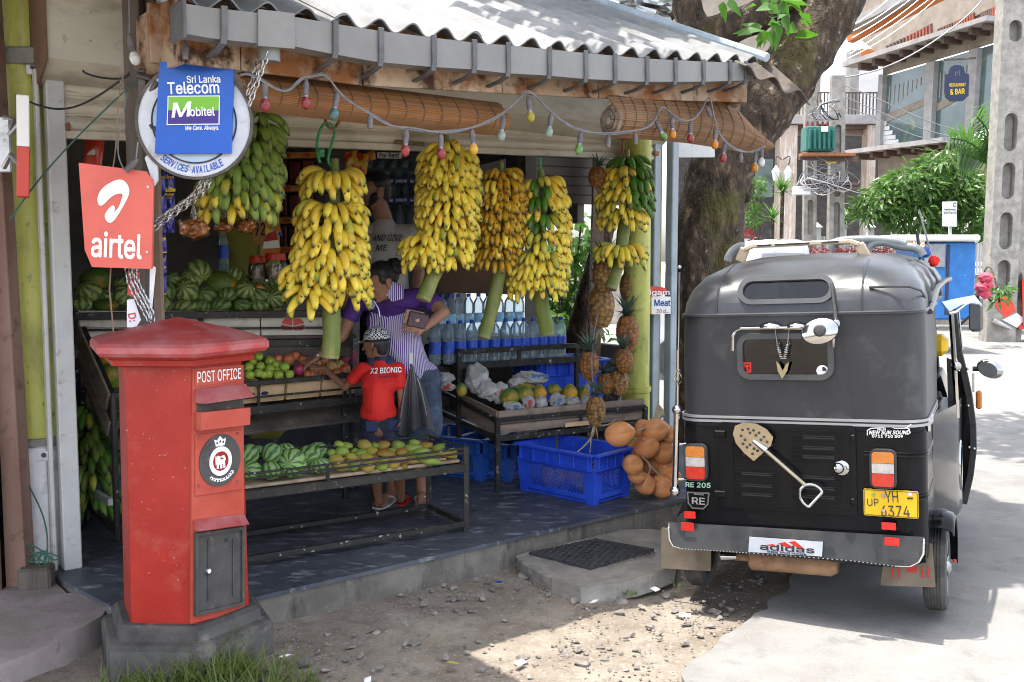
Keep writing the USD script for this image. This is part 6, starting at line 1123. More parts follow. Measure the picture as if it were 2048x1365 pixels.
t = T('umbrella','folded black umbrella hanging from the woman\'s arm','umbrella'); uc = [w_(822,706,-.22),w_(822,735,-.22)]
t.p('handle',beam(uc[0],uc[1] + Z * .02,.026,.02,Y),'frame_grey')
rn = random.Random(6); pts = [w_(821,728,-.21),w_(790,800,-.18),w_(806,858,-.16),w_(835,868,-.18),w_(868,862,-.15),w_(870,790,-.14),w_(866,745,-.14)]; ce = w_(832,800,-.25)
def fold(a,b):
    x = 790 + 80 * a; top = 728 + abs(a - .4) * 40; y_ = top + (862 + 10 * math.sin(7 * a) - top) * b; xx = 824 + (x - 824) * (.12 + .88 * b ** .6)
    return w_(xx,y_,-.20 - .035 * math.sin(a * 17) * b - .03 * math.sin(math.pi * a))
t.p('canopy',grid(fold,40,10,.006),'umbrella_black',40)
for q in (.1,.35,.6,.85): t.p('rib',tube([fold(q,b) - Y * .008 for b in np.linspace(.02,.75,6)],.003,5),'steel')
t.end()
yb = 6.02; b_ = lambda px,py,dy=0.: W(px,py,y=yb + dy)
t = T('person','small boy in red shirt and checked cap seen from behind, reaching for apples','person')
hc = b_(752,690,0); skl,hb,face,HP,k = head(t,hc,A([-.92,.35,-.08]),Z,.188,0,0,'low')
nk = b_(762,716,.01); sL,sR = b_(726,738,.02),b_(797,738,0); ch = b_(760,765,0); ws = b_(757,815,0); hp = b_(760,850,0)
eL,wL,hL = b_(690,775,.06),b_(646,736,.12),b_(626,730,.14); eR,wR = b_(803,797,0),b_(803,838,-.01)
f1,f2 = W(757,1012,z=FZ + .015),W(802,1004,z=FZ + .015); f1[2] = f2[2] = FZ + .015; k1,k2 = b_(749,920,0),b_(795,920,0)
bb = skl + [(HP(0,-.01,-.06),.036,nk,.036),(nk,.04,ch,.07),(sL,.03,sR,.03),(ch,.085,ws,.08),(ws,.08,hp,.085),(hp + A([-.04,0,0]),.06,hp + A([.04,0,0]),.06)] + chain([(sL,.030),(eL,.023),(wL,.016)]) + chain([(sR,.030),(eR,.023),(wR,.016)]) + chain([(hp + A([-.045,0,-.03]),.058),(k1,.038),(k1 * .55 + f1 * .45,.036),(f1 + Z * .04,.025)]) + chain([(hp + A([.045,0,-.03]),.058),(k2,.038),(k2 * .55 + f2 * .45,.036),(f2 + Z * .04,.025)])
bb += [(f1 + Z * .04,.025,f1 + Z * .015,.022),(f2 + Z * .04,.025,f2 + Z * .015,.022)] + foot(f1 - Z * .008,A([-.1,1,0]),.16) + foot(f2 - Z * .008,A([.15,1,0]),.16) + hand(wL,hL - wL,A([0,.2,-1]),.115,.5,1) + hand(wR,A([.02,-.02,-1]),A([-1,.1,0]),.115,.6,-1)
bd = t.p('body',bones(bb,.011,6),'skin_child',True); face(); t.p('hair',bones(hb,.014,4),'hair_black',True,sub=bd)
cp = hull([HP(math.cos(a) * .088 * q,-.012 + math.sin(a) * .098 * q,z) for q,z in ((1,.035),(1.01,.06),(.9,.092),(.6,.118),(.2,.128)) for a in np.linspace(0,6.1,18)]); cg = trimesh.Trimesh(*cp).subdivide(); t.p('cap',tm(cg),'check_cap',True,sub=bd)
t.p('cap_band',hull([HP(math.cos(a) * .089,-.012 + math.sin(a) * .099,z) for z in (.028,.042) for a in np.linspace(0,6.1,18)]),'hair_black',True,sub=bd); t.p('cap_brim',hull([HP(x * (.075 - .02 * (y > .1)),y,z + .034 - .25 * (y - .06)) for x in (-1,-.5,0,.5,1) for y in (.06,.10,.135) for z in (0,.006)]),'check_cap',0,sub=bd)
shirt = bones([(nk - Z * .02,.046,ch,.085),(sL,.040,sR,.040),(ch + A([-.03,0,0]),.088,ch + A([.03,0,0]),.088),(ch + A([-.01,0,0]),.096,ws + A([.0,0,-.03]),.098),(ws + A([-.035,0,-.03]),.078,ws + A([.035,0,-.03]),.078),(sL,.042,sL + (eL - sL) * .55,.040),(sR,.042,sR + (eR - sR) * .5,.042)],.010,4)
zh = b_(757,838)[2]; v = shirt[0].copy(); v[:,2] = np.maximum(v[:,2],zh); shirt = (v,shirt[1]); sh = t.p('shirt',shirt,'tee_red',True,sub=bd)
t.p('collar',hull([nk + A([math.cos(a) * .055,math.sin(a) * .05,z]) for z in (-.012,.012) for a in np.linspace(0,6.1,16)]),'collar_navy',True,sub=bd); t.p('shoulder_band',bones([(nk + A([-.05,-.002,-.022]),.035,nk + A([.05,-.002,-.022]),.035)],.01,2),'collar_navy',True,sub=bd)
tx = txt('X2 BIONIC',.030,fr(b_(735,752,-.2),nrm(A([1,.0,.02])),Z),.0012,True,.185); t.p('shirt_lettering',drape(tx,shirt,Y,.004),'white_paint',0,sub=bd); tx = txt('BIONIC SPORT',.007,fr(b_(752,759,-.2),X,Z),.001,True,.12); t.p('shirt_lettering',drape(tx,shirt,Y,.003),'collar_navy',0,sub=bd)
sh_ = bones([(hp + A([-.03,0,.01]),.086,hp + A([.03,0,.01]),.086),(hp + A([-.05,0,-.02]),.072,k1 + Z * .09,.062),(hp + A([.05,0,-.02]),.072,k2 + Z * .09,.062)],.012,3); t.p('shorts',sh_,'denim_dark',True,sub=bd)
for x in (738,784): t.p('pocket',drape(tf(ext(rrect(.07,.065,.01),.002),fr(b_(x,860,-.2),X,Z)),sh_,Y,.003),'collar_navy',0,sub=bd)
slipper(t,f1 - Z * .012 - Y * .02,A([-.1,1,0]),.18,'frame_grey','tee_red'); slipper(t,f2 - Z * .012 - Y * .02,A([.15,1,0]),.18,'tee_red','tee_red'); t.end()
ym = 6.95; m_ = lambda px,py,dy=0.: W(px,py,y=ym + dy)
t = T('person','bearded man in a grey printed t-shirt standing inside behind the bananas','person')
hc = m_(750,384,0); skl,hb,face,HP,k = head(t,hc,A([-.86,-.28,-.10]),Z,.25,0,0,'short')
nk = m_(768,440,.02); sR,sL = m_(715,462,.03),m_(822,468,.03); ch = m_(772,500,.02); ws = m_(778,580,.03); hp = m_(775,630,.03); eR,wR = m_(700,545,-.1),m_(690,620,-.2); eL,wL = m_(838,545,.05),m_(826,610,-.08)
g1,g2 = W(742,850,y=ym - .05),W(800,850,y=ym + .1); g1[2] = g2[2] = .585
bb = skl + [(HP(0,-.012,-.05),.058,nk,.06),(nk,.06,ch,.12),(sR,.058,sL,.058),(ch + A([-.07,0,0]),.12,ch + A([.07,0,0]),.12),(ch,.135,ws,.125),(ws,.125,hp,.13)] + chain([(sR,.056),(eR,.042),(wR,.028)]) + chain([(sL,.056),(eL,.042),(wL,.028)]) + hand(wR,A([-.2,-.3,-1]),A([1,0,0]),.18,.6,1) + hand(wL,A([-.5,-.4,-.8]),A([-1,0,.3]),.18,.7,-1) + chain([(hp + A([-.08,0,0]),.10),((hp + g1) / 2 + A([-.05,-.05,0]),.066),(g1 + Z * .05,.038)]) + chain([(hp + A([.08,0,0]),.10),((hp + g2) / 2 + A([.03,-.05,0]),.066),(g2 + Z * .05,.038)]) + foot(g1,A([-1,-.3,0]),.25) + foot(g2,A([-.6,-.8,0]),.25)
bd = t.p('body',bones(bb,.015,6),'skin_dark',True); face(); t.p('hair',bones(hb,.016,4),'hair_black',True,sub=bd)
t.p('beard',bones([(HP(-.048,.015,-.03),.030 * k,HP(0,.052,-.082),.024 * k),(HP(.048,.015,-.03),.030 * k,HP(0,.052,-.082),.024 * k)],.014,3),'hair_black',True,sub=bd)
shirt = bones([(nk - Z * .055,.085,ch,.13),(sR - Z * .005,.070,sL - Z * .005,.070),(ch + A([-.08,0,0]),.128,ch + A([.08,0,0]),.128),(ch,.148,ws,.142),(ws,.142,hp,.148),(sR,.070,sR + (eR - sR) * .62,.068),(sL,.070,sL + (eL - sL) * .62,.068)],.014,4); t.p('shirt',shirt,'tee_grey',True,sub=bd)
for s,px,py,w,h in (('AND GIVE',736,481,.20,.042),('ME',744,502,.075,.042)): t.p('shirt_lettering',drape(txt(s,h,fr(m_(px,py,-.3),X,Z),.0012,False,w,.25),shirt,Y,.004),'black_paint',0,sub=bd)
t.p('trousers',bones([(hp,.14,hp + A([-.06,0,-.1]),.12)] + chain([(hp + A([-.08,0,-.02]),.115),((hp + g1) / 2 + A([-.05,-.05,0]),.085),(g1 + Z * .25,.07)]) + chain([(hp + A([.08,0,-.02]),.115),((hp + g2) / 2 + A([.03,-.05,0]),.085),(g2 + Z * .25,.07)]),.02,3),'denim_dark',True,sub=bd); slipper(t,g1 - Z * .0 + A([.03,.01,0]),A([-1,-.3,0]),.26,'black_paint','black_paint'); t.end()
# ================================================================ the three-wheeler
_h,_r = .461,.045
def _ax(v): x,y,z = v; x,z = x * math.cos(_r) - z * math.sin(_r),x * math.sin(_r) + z * math.cos(_r); return A([x * math.cos(_h) + y * math.sin(_h),-x * math.sin(_h) + y * math.cos(_h),z])
TM_ = fr(A([1.525,4.87,-.004]),_ax((1,0,0)),_ax((0,1,0)),_ax((0,0,1))); TI = np.linalg.inv(TM_)
def K(px,py,x=None,y=None,z=None):
    "point in the vehicle's own frame (x right, y forward, z up) on a sight line"
    o = (TI @ A([0,0,EYE,1]))[:3]; d = TI[:3,:3] @ ray(px,py); i,v = (0,x) if x is not None else (1,y) if y is not None else (2,z); return o + d * ((v - o[i]) / d[i])
def leather(name,a,b,rough):
    mat(name,a,b,rough,scale=5,bump=.10,bs=260,spec=.45,dirt=[((.07,.07,.07),4,.58,.85)],dist=.004)
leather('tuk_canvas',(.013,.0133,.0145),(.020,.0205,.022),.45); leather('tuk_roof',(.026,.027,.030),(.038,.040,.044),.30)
mat('tuk_black',(.004,.0042,.005),(.007,.007,.008),.12,scale=4,spec=.13,coat=0.,dirt=((.015,.0145,.014),9,.64,.85)); mat('tuk_matte',(.018,.018,.018),(.03,.03,.03),.6,scale=10)
mat('chrome',(.42,.42,.42),(.52,.52,.52),.10,metal=1.,scale=9,dirt=((.35,.32,.28),22,.64,.8)); mat('chrome_gold',(.34,.29,.20),(.42,.37,.28),.22,metal=1.,scale=12); mat('satin_strip',(.32,.32,.33),rough=.35,metal=.7)
mat('tyre',(.028,.027,.026),(.06,.056,.05),.85,scale=12,bump=.3,bs=60); mat('alloy',(.36,.36,.37),rough=.3,metal=1.); mat('muffler',(.16,.09,.05),(.27,.16,.09),.8,scale=7,metal=.2,dirt=((.12,.05,.025),10,.55,.75))
mat('flap_clear',(.018,.018,.019),(.034,.034,.034),.38,scale=5,dirt=[((.07,.063,.052),4,.52,.78)],spec=.3); mat('flap_dusty',(.13,.105,.075),(.21,.17,.125),.75,scale=6,dirt=[((.32,.12,.04),9,.58,.7)])
mat('lamp_amber',(.38,.11,.012),(.44,.15,.02),.15,scale=40,coat=.7,bump=.15,bs=220); mat('lamp_white',(.30,.28,.26),(.40,.38,.36),.15,scale=40,coat=.7,bump=.15,bs=220); mat('lamp_red',(.34,.012,.004),(.42,.022,.008),.15,scale=40,coat=.7,bump=.15,bs=220); mat('reflector',(.42,.016,.012),(.5,.026,.02),.25,scale=60)
mat('plate_yellow',(.58,.35,.006),(.62,.39,.01),.4,scale=8); mat('sticker_silver',(.36,.39,.43),(.48,.5,.52),.35,scale=4); mat('cream_plastic',(.40,.31,.21),(.46,.38,.27),.45,scale=8); mat('window_rubber',(.045,.047,.05),(.065,.067,.07),.35); mat('grey_rail',(.13,.145,.15),(.18,.195,.2),.35,scale=8); mat('visor_blue',(.05,.10,.17),(.08,.14,.22),.15,coat=.6); mat('mint',(.30,.55,.40)); mat('seat_red',(.22,.02,.02),(.3,.03,.03),.5)
pane('dark_glass',(.10,.11,.11),1.5,.03); pane('clear_glass',(.75,.82,.80),1.5,.02)
t = T('tuk_tuk','black three-wheeled auto rickshaw parked beside the shop, seen from behind','auto rickshaw')
YR = -.379
def rr_sec(hx,y0,y1,r,z,k=6):
    "rounded-corner plan section, counter-clockwise"
    o = []
    for cx_,cy_,a0 in ((hx - r,y0 + r,-90),(hx - r * .5,y1 - r * .5,0),(-hx + r * .5,y1 - r * .5,90),(-hx + r,y0 + r,180)):
        q = r if cy_ == y0 + r else r * .5
        for i in range(k + 1): a = math.radians(a0 + 90 * i / k); o.append((cx_ + q * math.cos(a),cy_ + q * math.sin(a),z))
    return o
def loft(secs,cap=True):
    k = len(secs[0]); v = A(secs,float).reshape(-1,3); f = []
    for i in range(len(secs) - 1):
        for j in range(k): a,b,c,d = i * k + j,i * k + (j + 1) % k,(i + 1) * k + (j + 1) % k,(i + 1) * k + j; f += [(a,b,c),(a,c,d)]
    if cap:
        e = (len(secs) - 1) * k; v = np.vstack([v,v[:k].mean(0),v[e:e + k].mean(0)]); n_ = len(v)
        for j in range(k): f += [(n_ - 2,(j + 1) % k,j),(n_ - 1,e + j,e + (j + 1) % k)]
    return v,A(f)
Yk = lambda m: tf(m,TM_)
def P(name,m,mt,sm=35,sub=None,label=None): return t.p(name,Yk(m),mt,sm,sub,label)
def rs(px0,py0,px1,py1,y): a,b = K(px0,py0,y=y),K(px1,py1,y=y); return a[0],b[0],b[2],a[2]
SEC = [(.560,YR,1.18,.13,.935),(.560,YR,1.18,.14,1.25),(.555,YR + .008,1.2,.15,1.445),(.552,YR + .016,1.3,.17,1.50),(.535,YR + .055,1.5,.20,1.565),(.49,YR + .13,1.62,.24,1.63),(.40,YR + .27,1.66,.26,1.685),(.28,YR + .46,1.6,.22,1.716),(.10,YR + .75,1.45,.09,1.726)]
def shell(off): return loft([rr_sec(hx - off,y0 + off,y1 - off * (1 if off < .01 else -5 if z < 1.45 else 1),max(.03,r - off),z - (off if z > 1.44 else 0) - (.2 if off and z < .95 else 0)) for hx,y0,y1,r,z in SEC])
M0 = man(shell(0)); M1 = man(shell(.016))
wl = K(1483,676,y=YR),K(1660,752,y=YR); wu = K(1482,566,y=YR + .02),K(1662,598,y=YR + .05)
def cutter(poly,y0,y1): return man(tf(ext(poly,y1 - y0),fr((0,y1,0),(1,0,0),(0,0,1),(0,-1,0))))
lw = rrect(abs(wl[1][0] - wl[0][0]),abs(wl[0][2] - wl[1][2]),.04,(wl[0][0] + wl[1][0]) / 2,(wl[0][2] + wl[1][2]) / 2)
uw = rrect(abs(wu[1][0] - wu[0][0]),abs(wu[0][2] - wu[1][2]) + .012,.05,(wu[0][0] + wu[1][0]) / 2,(wu[0][2] + wu[1][2]) / 2)
openR = man(box((.6,1.0,1.14),(.5,1.1,.62))); openL = man(box((-.6,1.0,1.14),(.5,1.1,.62))); front = man(box((0,1.6,1.14),(.92,1.0,.66)))
can = M0 - M1 - cutter(lw,-.6,-.1) - cutter(uw,-.6,.1) - openR - openL - front
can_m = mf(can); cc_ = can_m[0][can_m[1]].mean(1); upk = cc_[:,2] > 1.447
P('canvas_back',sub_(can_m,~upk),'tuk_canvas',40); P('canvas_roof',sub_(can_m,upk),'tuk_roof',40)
def ringpts(z,out=.004,y_end=.5):
    hx,y0,y1,r = [np.interp(z,[s[4] for s in SEC],[s[q] for s in SEC]) for q in range(4)]; s_ = [p for p in rr_sec(hx + out,y0 - out,y1,r,z,8) ]; k = len(s_) // 4; return s_[3 * k:] + s_[:k] ,hx
sm_,hx_ = ringpts(1.447); P('roof_hem',cat(tube([(-.559,.5,1.447)] + sm_ + [(.559,.5,1.447)],.006,6),tube([(-.561,.5,1.440)] + [(p[0] * 1.002,p[1],1.440) for p in sm_] + [(.561,.5,1.440)],.004,6)),'tuk_roof')
def on_roof(x,zlist=None,y=None):
    o = [];
    for z in zlist: hx,y0,y1,r = [np.interp(z,[s[4] for s in SEC],[s[q] for s in SEC]) for q in range(4)]; dx = max(0,abs(x) - (hx - r)); o.append((x,y0 + r - math.sqrt(max(0,r * r - min(dx,r) ** 2)) - .004,z))
    return o
for x in (-.36,.30): P('roof_seam',tube(on_roof(x,[1.45,1.50,1.565,1.60,1.63,1.66,1.685]),.0045,6),'tuk_roof')
P('roof_piping',tube([(.553,YR + .2,1.50),(.545,YR + .05,1.535),(.50,YR + .02,1.555),(.42,YR + .03,1.558),(.33,YR + .042,1.556)],.006,6),'tuk_roof')
for k_,(x0,y0) in enumerate(((.50,.02),(.50,.42),(.50,.86))): P('roof_rib',tube([(.558,y0,1.47),(.55,y0 + .01,1.53),(.515,y0 + .05,1.60),(.44,y0 + .12,1.66),(.30,y0 + .2,1.705)],.012,7),'tuk_roof')
P('side_drip',tube([(.565,-.1,1.43),(.572,.2,1.50),(.575,.35,1.53),(.58,.9,1.55),(.58,1.5,1.55)],.014,7),'tuk_roof')
def frame2(poly,w,y,d,m,nm_,out=.018):
    ring = poly.buffer(w).difference(poly.buffer(-.006)); s = P(nm_,tf(ext(ring,d),fr((0,y,0),(1,0,0),(0,0,1),(0,-1,0))),m,30); return s
lf = frame2(lw,.020,YR + .004,.022,'window_rubber','rear_window_frame'); P('rear_window_pane',tf(ext(lw.buffer(.004),.004),fr((0,YR + .008,0),(1,0,0),(0,0,1),(0,-1,0))),'dark_glass',0)
tl = math.atan2(.04,.06); ucx,ucz = (wu[0][0] + wu[1][0]) / 2,(wu[0][2] + wu[1][2]) / 2; uy = np.interp(ucz,[s[4] for s in SEC],[s[1] for s in SEC])
up0 = affinity.translate(uw,-ucx,-ucz); Mu = fr((ucx,uy - .003,ucz),(1,0,0),(0,0,1),(0,-1,0)) @ rx(-math.radians(20))
ring = up0.buffer(.020).difference(up0.buffer(-.004)); P('upper_window_frame',tf(mv(ext(ring,.024),(0,0,-.006)),Mu),'window_rubber',30); P('upper_window_pane',tf(mv(ext(up0.buffer(.004),.004),(0,0,-.004)),Mu),'dark_glass',0)
yy = YR - .03
P('chrome_bar',tube([K(1466,702,y=yy),K(1466,672,y=yy),K(1472,661,y=yy),K(1484,657,y=yy),K(1560,656,y=yy),K(1640,658,y=yy),K(1662,664,y=yy),K(1667,676,y=yy),K(1668,695,y=yy)],.008,8),'chrome')
for a,b in ((1517,1567),(1570,1618)):
    c = K((a + b) / 2,655,y=YR - .005); w = abs(K(b,655,y=YR)[0] - K(a,655,y=YR)[0]) / 2; v,f = ico(3); k_ = v[:,2] > -.02; v = v * A([w,.05,.028]); P('eyelid_trim',(np.c_[v[:,0],v[:,1],np.maximum(v[:,2],0)] + c,f),'chrome')
for s,x0,x1 in ((-1,1550,1563),(1,1578,1569)):
    p = [K(x0,660,y=yy),K(x0 + (4 if s < 0 else -3),688,y=yy)]; q = K(x1,718,y=yy); P('spring_cord',tube(p,.002,5),'steel'); P('coil_spring',tube([p[1] + (q - p[1]) * u_ + A([.010 * math.cos(44 * u_),.010 * math.sin(44 * u_),0]) for u_ in np.linspace(0,1,70)],.0022,4),'chrome')
P('v_pendant',tf(ext(Polygon([K(*q,y=yy)[[0,2]] for q in ((1553,722),(1556,742),(1565,758),(1575,742),(1579,724),(1573,728),(1566,742),(1560,730))]),.008),fr((0,yy,0),(1,0,0),(0,0,1),(0,-1,0))),'chrome_gold',0)
def dec(poly,y,d,m,nm_,sm=0,sub=None): return P(nm_,tf(ext(poly,d),fr((0,y,0),(1,0,0),(0,0,1),(0,-1,0))),m,sm,sub)
KP = lambda *q: Polygon([K(*a,y=YR)[[0,2]] for a in q])
a = KP((1486,725),(1503,725),(1503,746),(1486,746)); dec(a.difference(a.buffer(-.007)),YR - .001,.003,'reflector','no_drink_sticker'); dec(KP((1490,730),(1500,730),(1496,737),(1496,742),(1499,743.5),(1491,743.5),(1494,742),(1494,737)),YR - .001,.003,'reflector','no_drink_sticker'); dec(LineString([K(1487,727,y=YR)[[0,2]],K(1502,745,y=YR)[[0,2]]]).buffer(.0025),YR - .0015,.003,'reflector','no_drink_sticker')
c = Point(K(1645,742,y=YR)[[0,2]]); dec(c.buffer(.026),YR - .001,.003,'letter_white','round_sticker'); dec(Polygon(list(c.buffer(.019).exterior.coords)).intersection(sbox(c.x,c.y,c.x + 1,c.y + 1)),YR - .0042,.001,'tuk_matte','round_sticker')
mc = K(1640,663,y=YR - .14); Mx = fr(mc,nrm(A([1,.15,.25])),nrm(A([-.28,.2,1])))
sp_ = P('spot_mirror',tf(tf(lathe([(0,.018),(.05,.014),(.078,.004),(.082,-.004),(.074,-.012),(0,-.012)],24),sc(1,.72,1)),Mx),'chrome',30); P('mirror_hub',tf(lathe([(0,.03),(.02,.028),(.028,.018),(.02,.0)],14),Mx),'tuk_matte',30)
P('mirror_arm',tube([K(1664,568,y=YR + .02),K(1667,600,y=YR - .02),K(1671,632,y=YR - .05),K(1672,648,y=YR - .08),K(1664,655,y=YR - .12),mc],.008,8),'tuk_matte'); P('mirror_joint',mv(blob((.022,.022,.022),s=2),K(1672,648,y=YR - .08)),'chrome',True)
yb_ = YR + .40
def bar(x0,x1,ya,yb2,h,m,nm_,slots):
    zt = 1.745 + h; pts = [(x0,ya,1.70),(x0 + .03,(ya + yb2) / 2,zt - .015),(x0 + .07,(ya + yb2) / 2,zt),(x1 - .07,(ya + yb2) / 2,zt),(x1 - .03,(ya + yb2) / 2,zt - .015),(x1,ya,1.70)]
    s = P(nm_,cat([beam(pts[i],pts[i + 1] + nrm(A(pts[i + 1]) - A(pts[i])) * .006,.05,.022,Y if i in (0,4) else Z,.005) for i in range(5)]),m,30)
    for a,b in slots: P('bar_slot',box((((a + b) / 2),(ya + yb2) / 2 - .0265,zt),(b - a,.004,.008)),'tuk_matte',0,sub=s)
b0,b1_ = K(1478,505,y=.1)[0],K(1730,505,y=.1)[0]
zt_ = K(1600,488,y=.1)[2]; bar(b0,b1_,.12,.08,zt_ - 1.745,'cream_plastic','roof_bar',[(b0 + .10,b0 + .17),(b0 + .19,b0 + .36),(b1_ - .2,b1_ - .12)])
for q in (((1660,500),(1668,486),(1690,481),(1760,480),(1812,488)),((1735,508),(1740,492),(1760,484),(1800,492),(1838,500),(1846,512))): P('roof_rail',tube(bez([K(x,y_,y=.55) for x,y_ in q],14),.022,8),'grey_rail',50)
P('roof_rail',tube(bez([K(x,y_,y=.45) for x,y_ in ((1455,522),(1462,506),(1476,495),(1490,492))],8),.022,8),'grey_rail',50)
P('aerial',tube([K(1840,520,y=.8),K(1834,462,y=.8)],.009,6),'tuk_matte'); P('aerial',tube([K(1868,530,y=.9),K(1838,420,y=.9)],.005,5),'grey_rail'); P('roof_figure',mv(blob((.024,.022,.028),.2,3,1,2),K(1852,505,y=.8)),'pepsi_blue',True); P('roof_figure',mv(blob((.028,.024,.03),.3,3,2,2),K(1868,522,y=.85)),'tee_red',True)
P('body_shell',loft([rr_sec(hx,y0,y1,r,z,8) for hx,y0,y1,r,z in ((.545,YR + .03,.9,.10,.30),(.558,YR + .006,.9,.10,.33),(.560,YR,.9,.10,.37),(.562,YR,.92,.11,.60),(.562,YR,.95,.11,.90),(.555,YR + .01,.95,.11,.935))]),'tuk_black',40)
P('side_panel',hull([(x,y,z) for x,y,z in ((.56,.05,.47),(.645,.5,.34),(.655,.95,.28),(.655,.95,.90),(.565,0,.93),(.645,.5,.92),(.5,.2,.45),(.5,.95,.28),(.5,.95,.9),(.5,.1,.93))]),'tuk_black',30); P('side_panel',hull([(-x,y,z) for x,y,z in ((.56,.05,.47),(.645,.5,.34),(.655,.95,.28),(.655,.95,.90),(.565,0,.93),(.645,.5,.92),(.5,.2,.45),(.5,.95,.28),(.5,.95,.9),(.5,.1,.93))]),'tuk_black',30)
def belt(z,h,out,m,nm_,y_end=.35):
    s_ = rr_sec(.562 + out,YR - out,1.0,.112 + out,z,8); k = len(s_) // 4; pts = [(-.562 - out,y_end,z)] + s_[3 * k:] + s_[:k] + [(.562 + out,y_end,z)]; v = []; f = []
    for p in pts: v += [(p[0],p[1],z - h / 2),(p[0],p[1],z + h / 2)]
    for i in range(len(pts) - 1): a = 2 * i; f += [(a,a + 2,a + 3),(a,a + 3,a + 1)]
    g = grid(lambda a,b: tuple(A(v[2 * int(round(a * (len(pts) - 1))) + (1 if b > .5 else 0)])),len(pts) - 1,1,out * .9); P(nm_,(g[0],g[1]),m,30)
for z in (.957,.937): belt(z,.012,.008,'satin_strip','chrome_strip')
belt(.947,.008,.004,'tuk_matte','strip_gap');
def groove(z,x0,x1): P('body_crease',tube([(x0,YR - .001,z),(x1 - .1,YR - .001,z)] + [(x1 - .1 + .1 * math.sin(a),YR + .1 - .101 * math.cos(a),z) for a in np.linspace(.2,1.57,6)] + [(x1 + .001,.2,z - .0)],.005,5),'tuk_black')
for z in (.815,.80,.62,.605): groove(z,.30,.562)
P('bottom_bar',hull([(x,y,z) for x in (-.555,.555) for y,z in ((YR - .018,.40),(YR - .03,.385),(YR - .03,.345),(YR - .012,.33),(YR + .03,.33),(YR + .03,.40))]),'tuk_black',30)
DY = YR - .002; dl,dr_,db_,dt_ = K(1441,930,y=YR)[0],K(1713,930,y=YR)[0],K(1580,1022,y=YR)[2],K(1580,846,y=YR)[2] - .004
dpoly = rrect(dr_ - dl,dt_ - db_,.02,(dl + dr_) / 2,(dt_ + db_) / 2); dd = dec(dpoly,DY,.010,'tuk_black','engine_door')
ip = rrect(.86 * (dr_ - dl),.90 * (dt_ - db_),.03,(dl + dr_) / 2 + .015,(dt_ + db_) / 2 - .002); dec(ip.difference(ip.buffer(-.008)),DY - .009,.006,'tuk_black','door_rib',0,dd)
def louv(px,py,wpx):
    c = K(px,py,y=DY); w = wpx / FPX * 4.55 * .5; s = rrect(2 * w,.026,.0125,c[0],c[2]); dec(s.difference(s.buffer(-.0055)),DY - .009,.008,'tuk_black','louvre',0,dd); P('louvre_slot',box((c[0] + .25 * w * .3,DY - .0105,c[2] - .001),(1.25 * w,.004,.011)),'tuk_matte',0,dd); P('louvre_lip',tube([(c[0] - .55 * w,DY - .015,c[2] + .006),(c[0] + .7 * w,DY - .015,c[2] + .006)],.004,5),'tuk_black',35,dd)
for px,ys in ((1512,(873,890,909)),(1634,(875,896,914)),(1511,(948,971,989)),(1634,(955,976,994))):
    for y_ in ys: louv(px,y_,98)
for py in (867,987): h_ = K(1442,py,y=YR); P('hinge',bev((h_[0],YR - .014,h_[2]),(.055,.022,.032),.004),'tuk_black',30,dd)
kb = K(1677,937,y=YR - .03); P('door_knob',mv(blob((.026,.026,.026),s=3),kb),'chrome',True,dd); P('knob_plate',tf(lathe([(.034,-.004),(.034,.006),(.02,.012),(0,.012)],16),fr((kb[0] + .012,YR - .012,kb[2]),(1,0,0),(0,0,1),(0,-1,0))),'chrome',35,dd); kb2 = K(1696,936,y=YR - .02); P('knob_screw',mv(blob((.009,) * 3,s=2),kb2),'chrome',True,dd)
for py in (876,1003): P('door_clip',bev(K(1706,py,y=YR - .015),(.02,.02,.028),.004),'tuk_black',30,dd)
SY = YR - .05; bl_ = Polygon([K(*q,y=SY)[[0,2]] for q in ((1468,868),(1472,853),(1488,847),(1512,849),(1533,860),(1545,875),(1541,890),(1524,906),(1508,920),(1490,905),(1474,886))]).buffer(.004)
v,f = ext(bl_,.006); s_ = P('shovel_blade',tf((v,f),fr((0,SY,0),(1,0,0),(0,0,1),(0,-1,0))),'chrome_gold',30)
for q in ((1485,860),(1496,858),(1507,861),(1518,866),(1528,874),(1522,880),(1512,871),(1500,866),(1482,872),(1490,880),(1486,888),(1494,895),(1500,890),(1508,898),(1505,908),(1515,902),(1534,884)): P('shovel_stud',tf(lathe([(.0075,0),(.006,.004),(0,.005)],8),fr(K(*q,y=SY - .006),(1,0,0),(0,0,1),(0,-1,0))),'tuk_matte',35,s_)
P('shovel_socket',tube([K(1506,882,y=SY - .012),K(1532,902,y=SY - .018)],[.008,.016],10),'chrome'); P('shovel_shaft',tube([K(1528,899,y=SY - .016),K(1612,972,y=SY - .016)],.0095,10),'chrome_gold')
gp = [K(*q,y=SY - .016) for q in ((1645,985),(1618,1014),(1603,1000),(1601,980),(1612,970),(1628,970),(1645,985))]; P('shovel_grip',tube(bez(gp[1:],16),.0075,8),'chrome'); P('shovel_grip_bar',tube([gp[0],gp[1]],.008,8),'chrome')
def lamp(x0,y0,x1,y1,tilt):
    a,b = K(x0,y0,y=YR),K(x1,y1,y=YR); w,h = abs(b[0] - a[0]),abs(a[2] - b[2]); cx_,cz = (a[0] + b[0]) / 2,(a[2] + b[2]) / 2; Ml = fr((cx_,YR - .004,cz),(1,0,0),(0,0,1),(0,-1,0)) @ rz(-.0)
    o = rrect(w,h,.02); hs_ = P('tail_lamp',tf(ext(o.buffer(.010).difference(o.buffer(-.001)),.030),Ml),'tuk_matte',30); o = rrect(w,h,.016)
    for z0,z1,m in ((.17,.5,'lamp_amber'),(-.12,.17,'lamp_white'),(-.5,-.12,'lamp_red')): pc = o.intersection(sbox(-1,z0 * h + .0008,1,z1 * h - .0008)); P('lamp_lens',tf(ext(pc,.034),Ml),m,0,hs_)
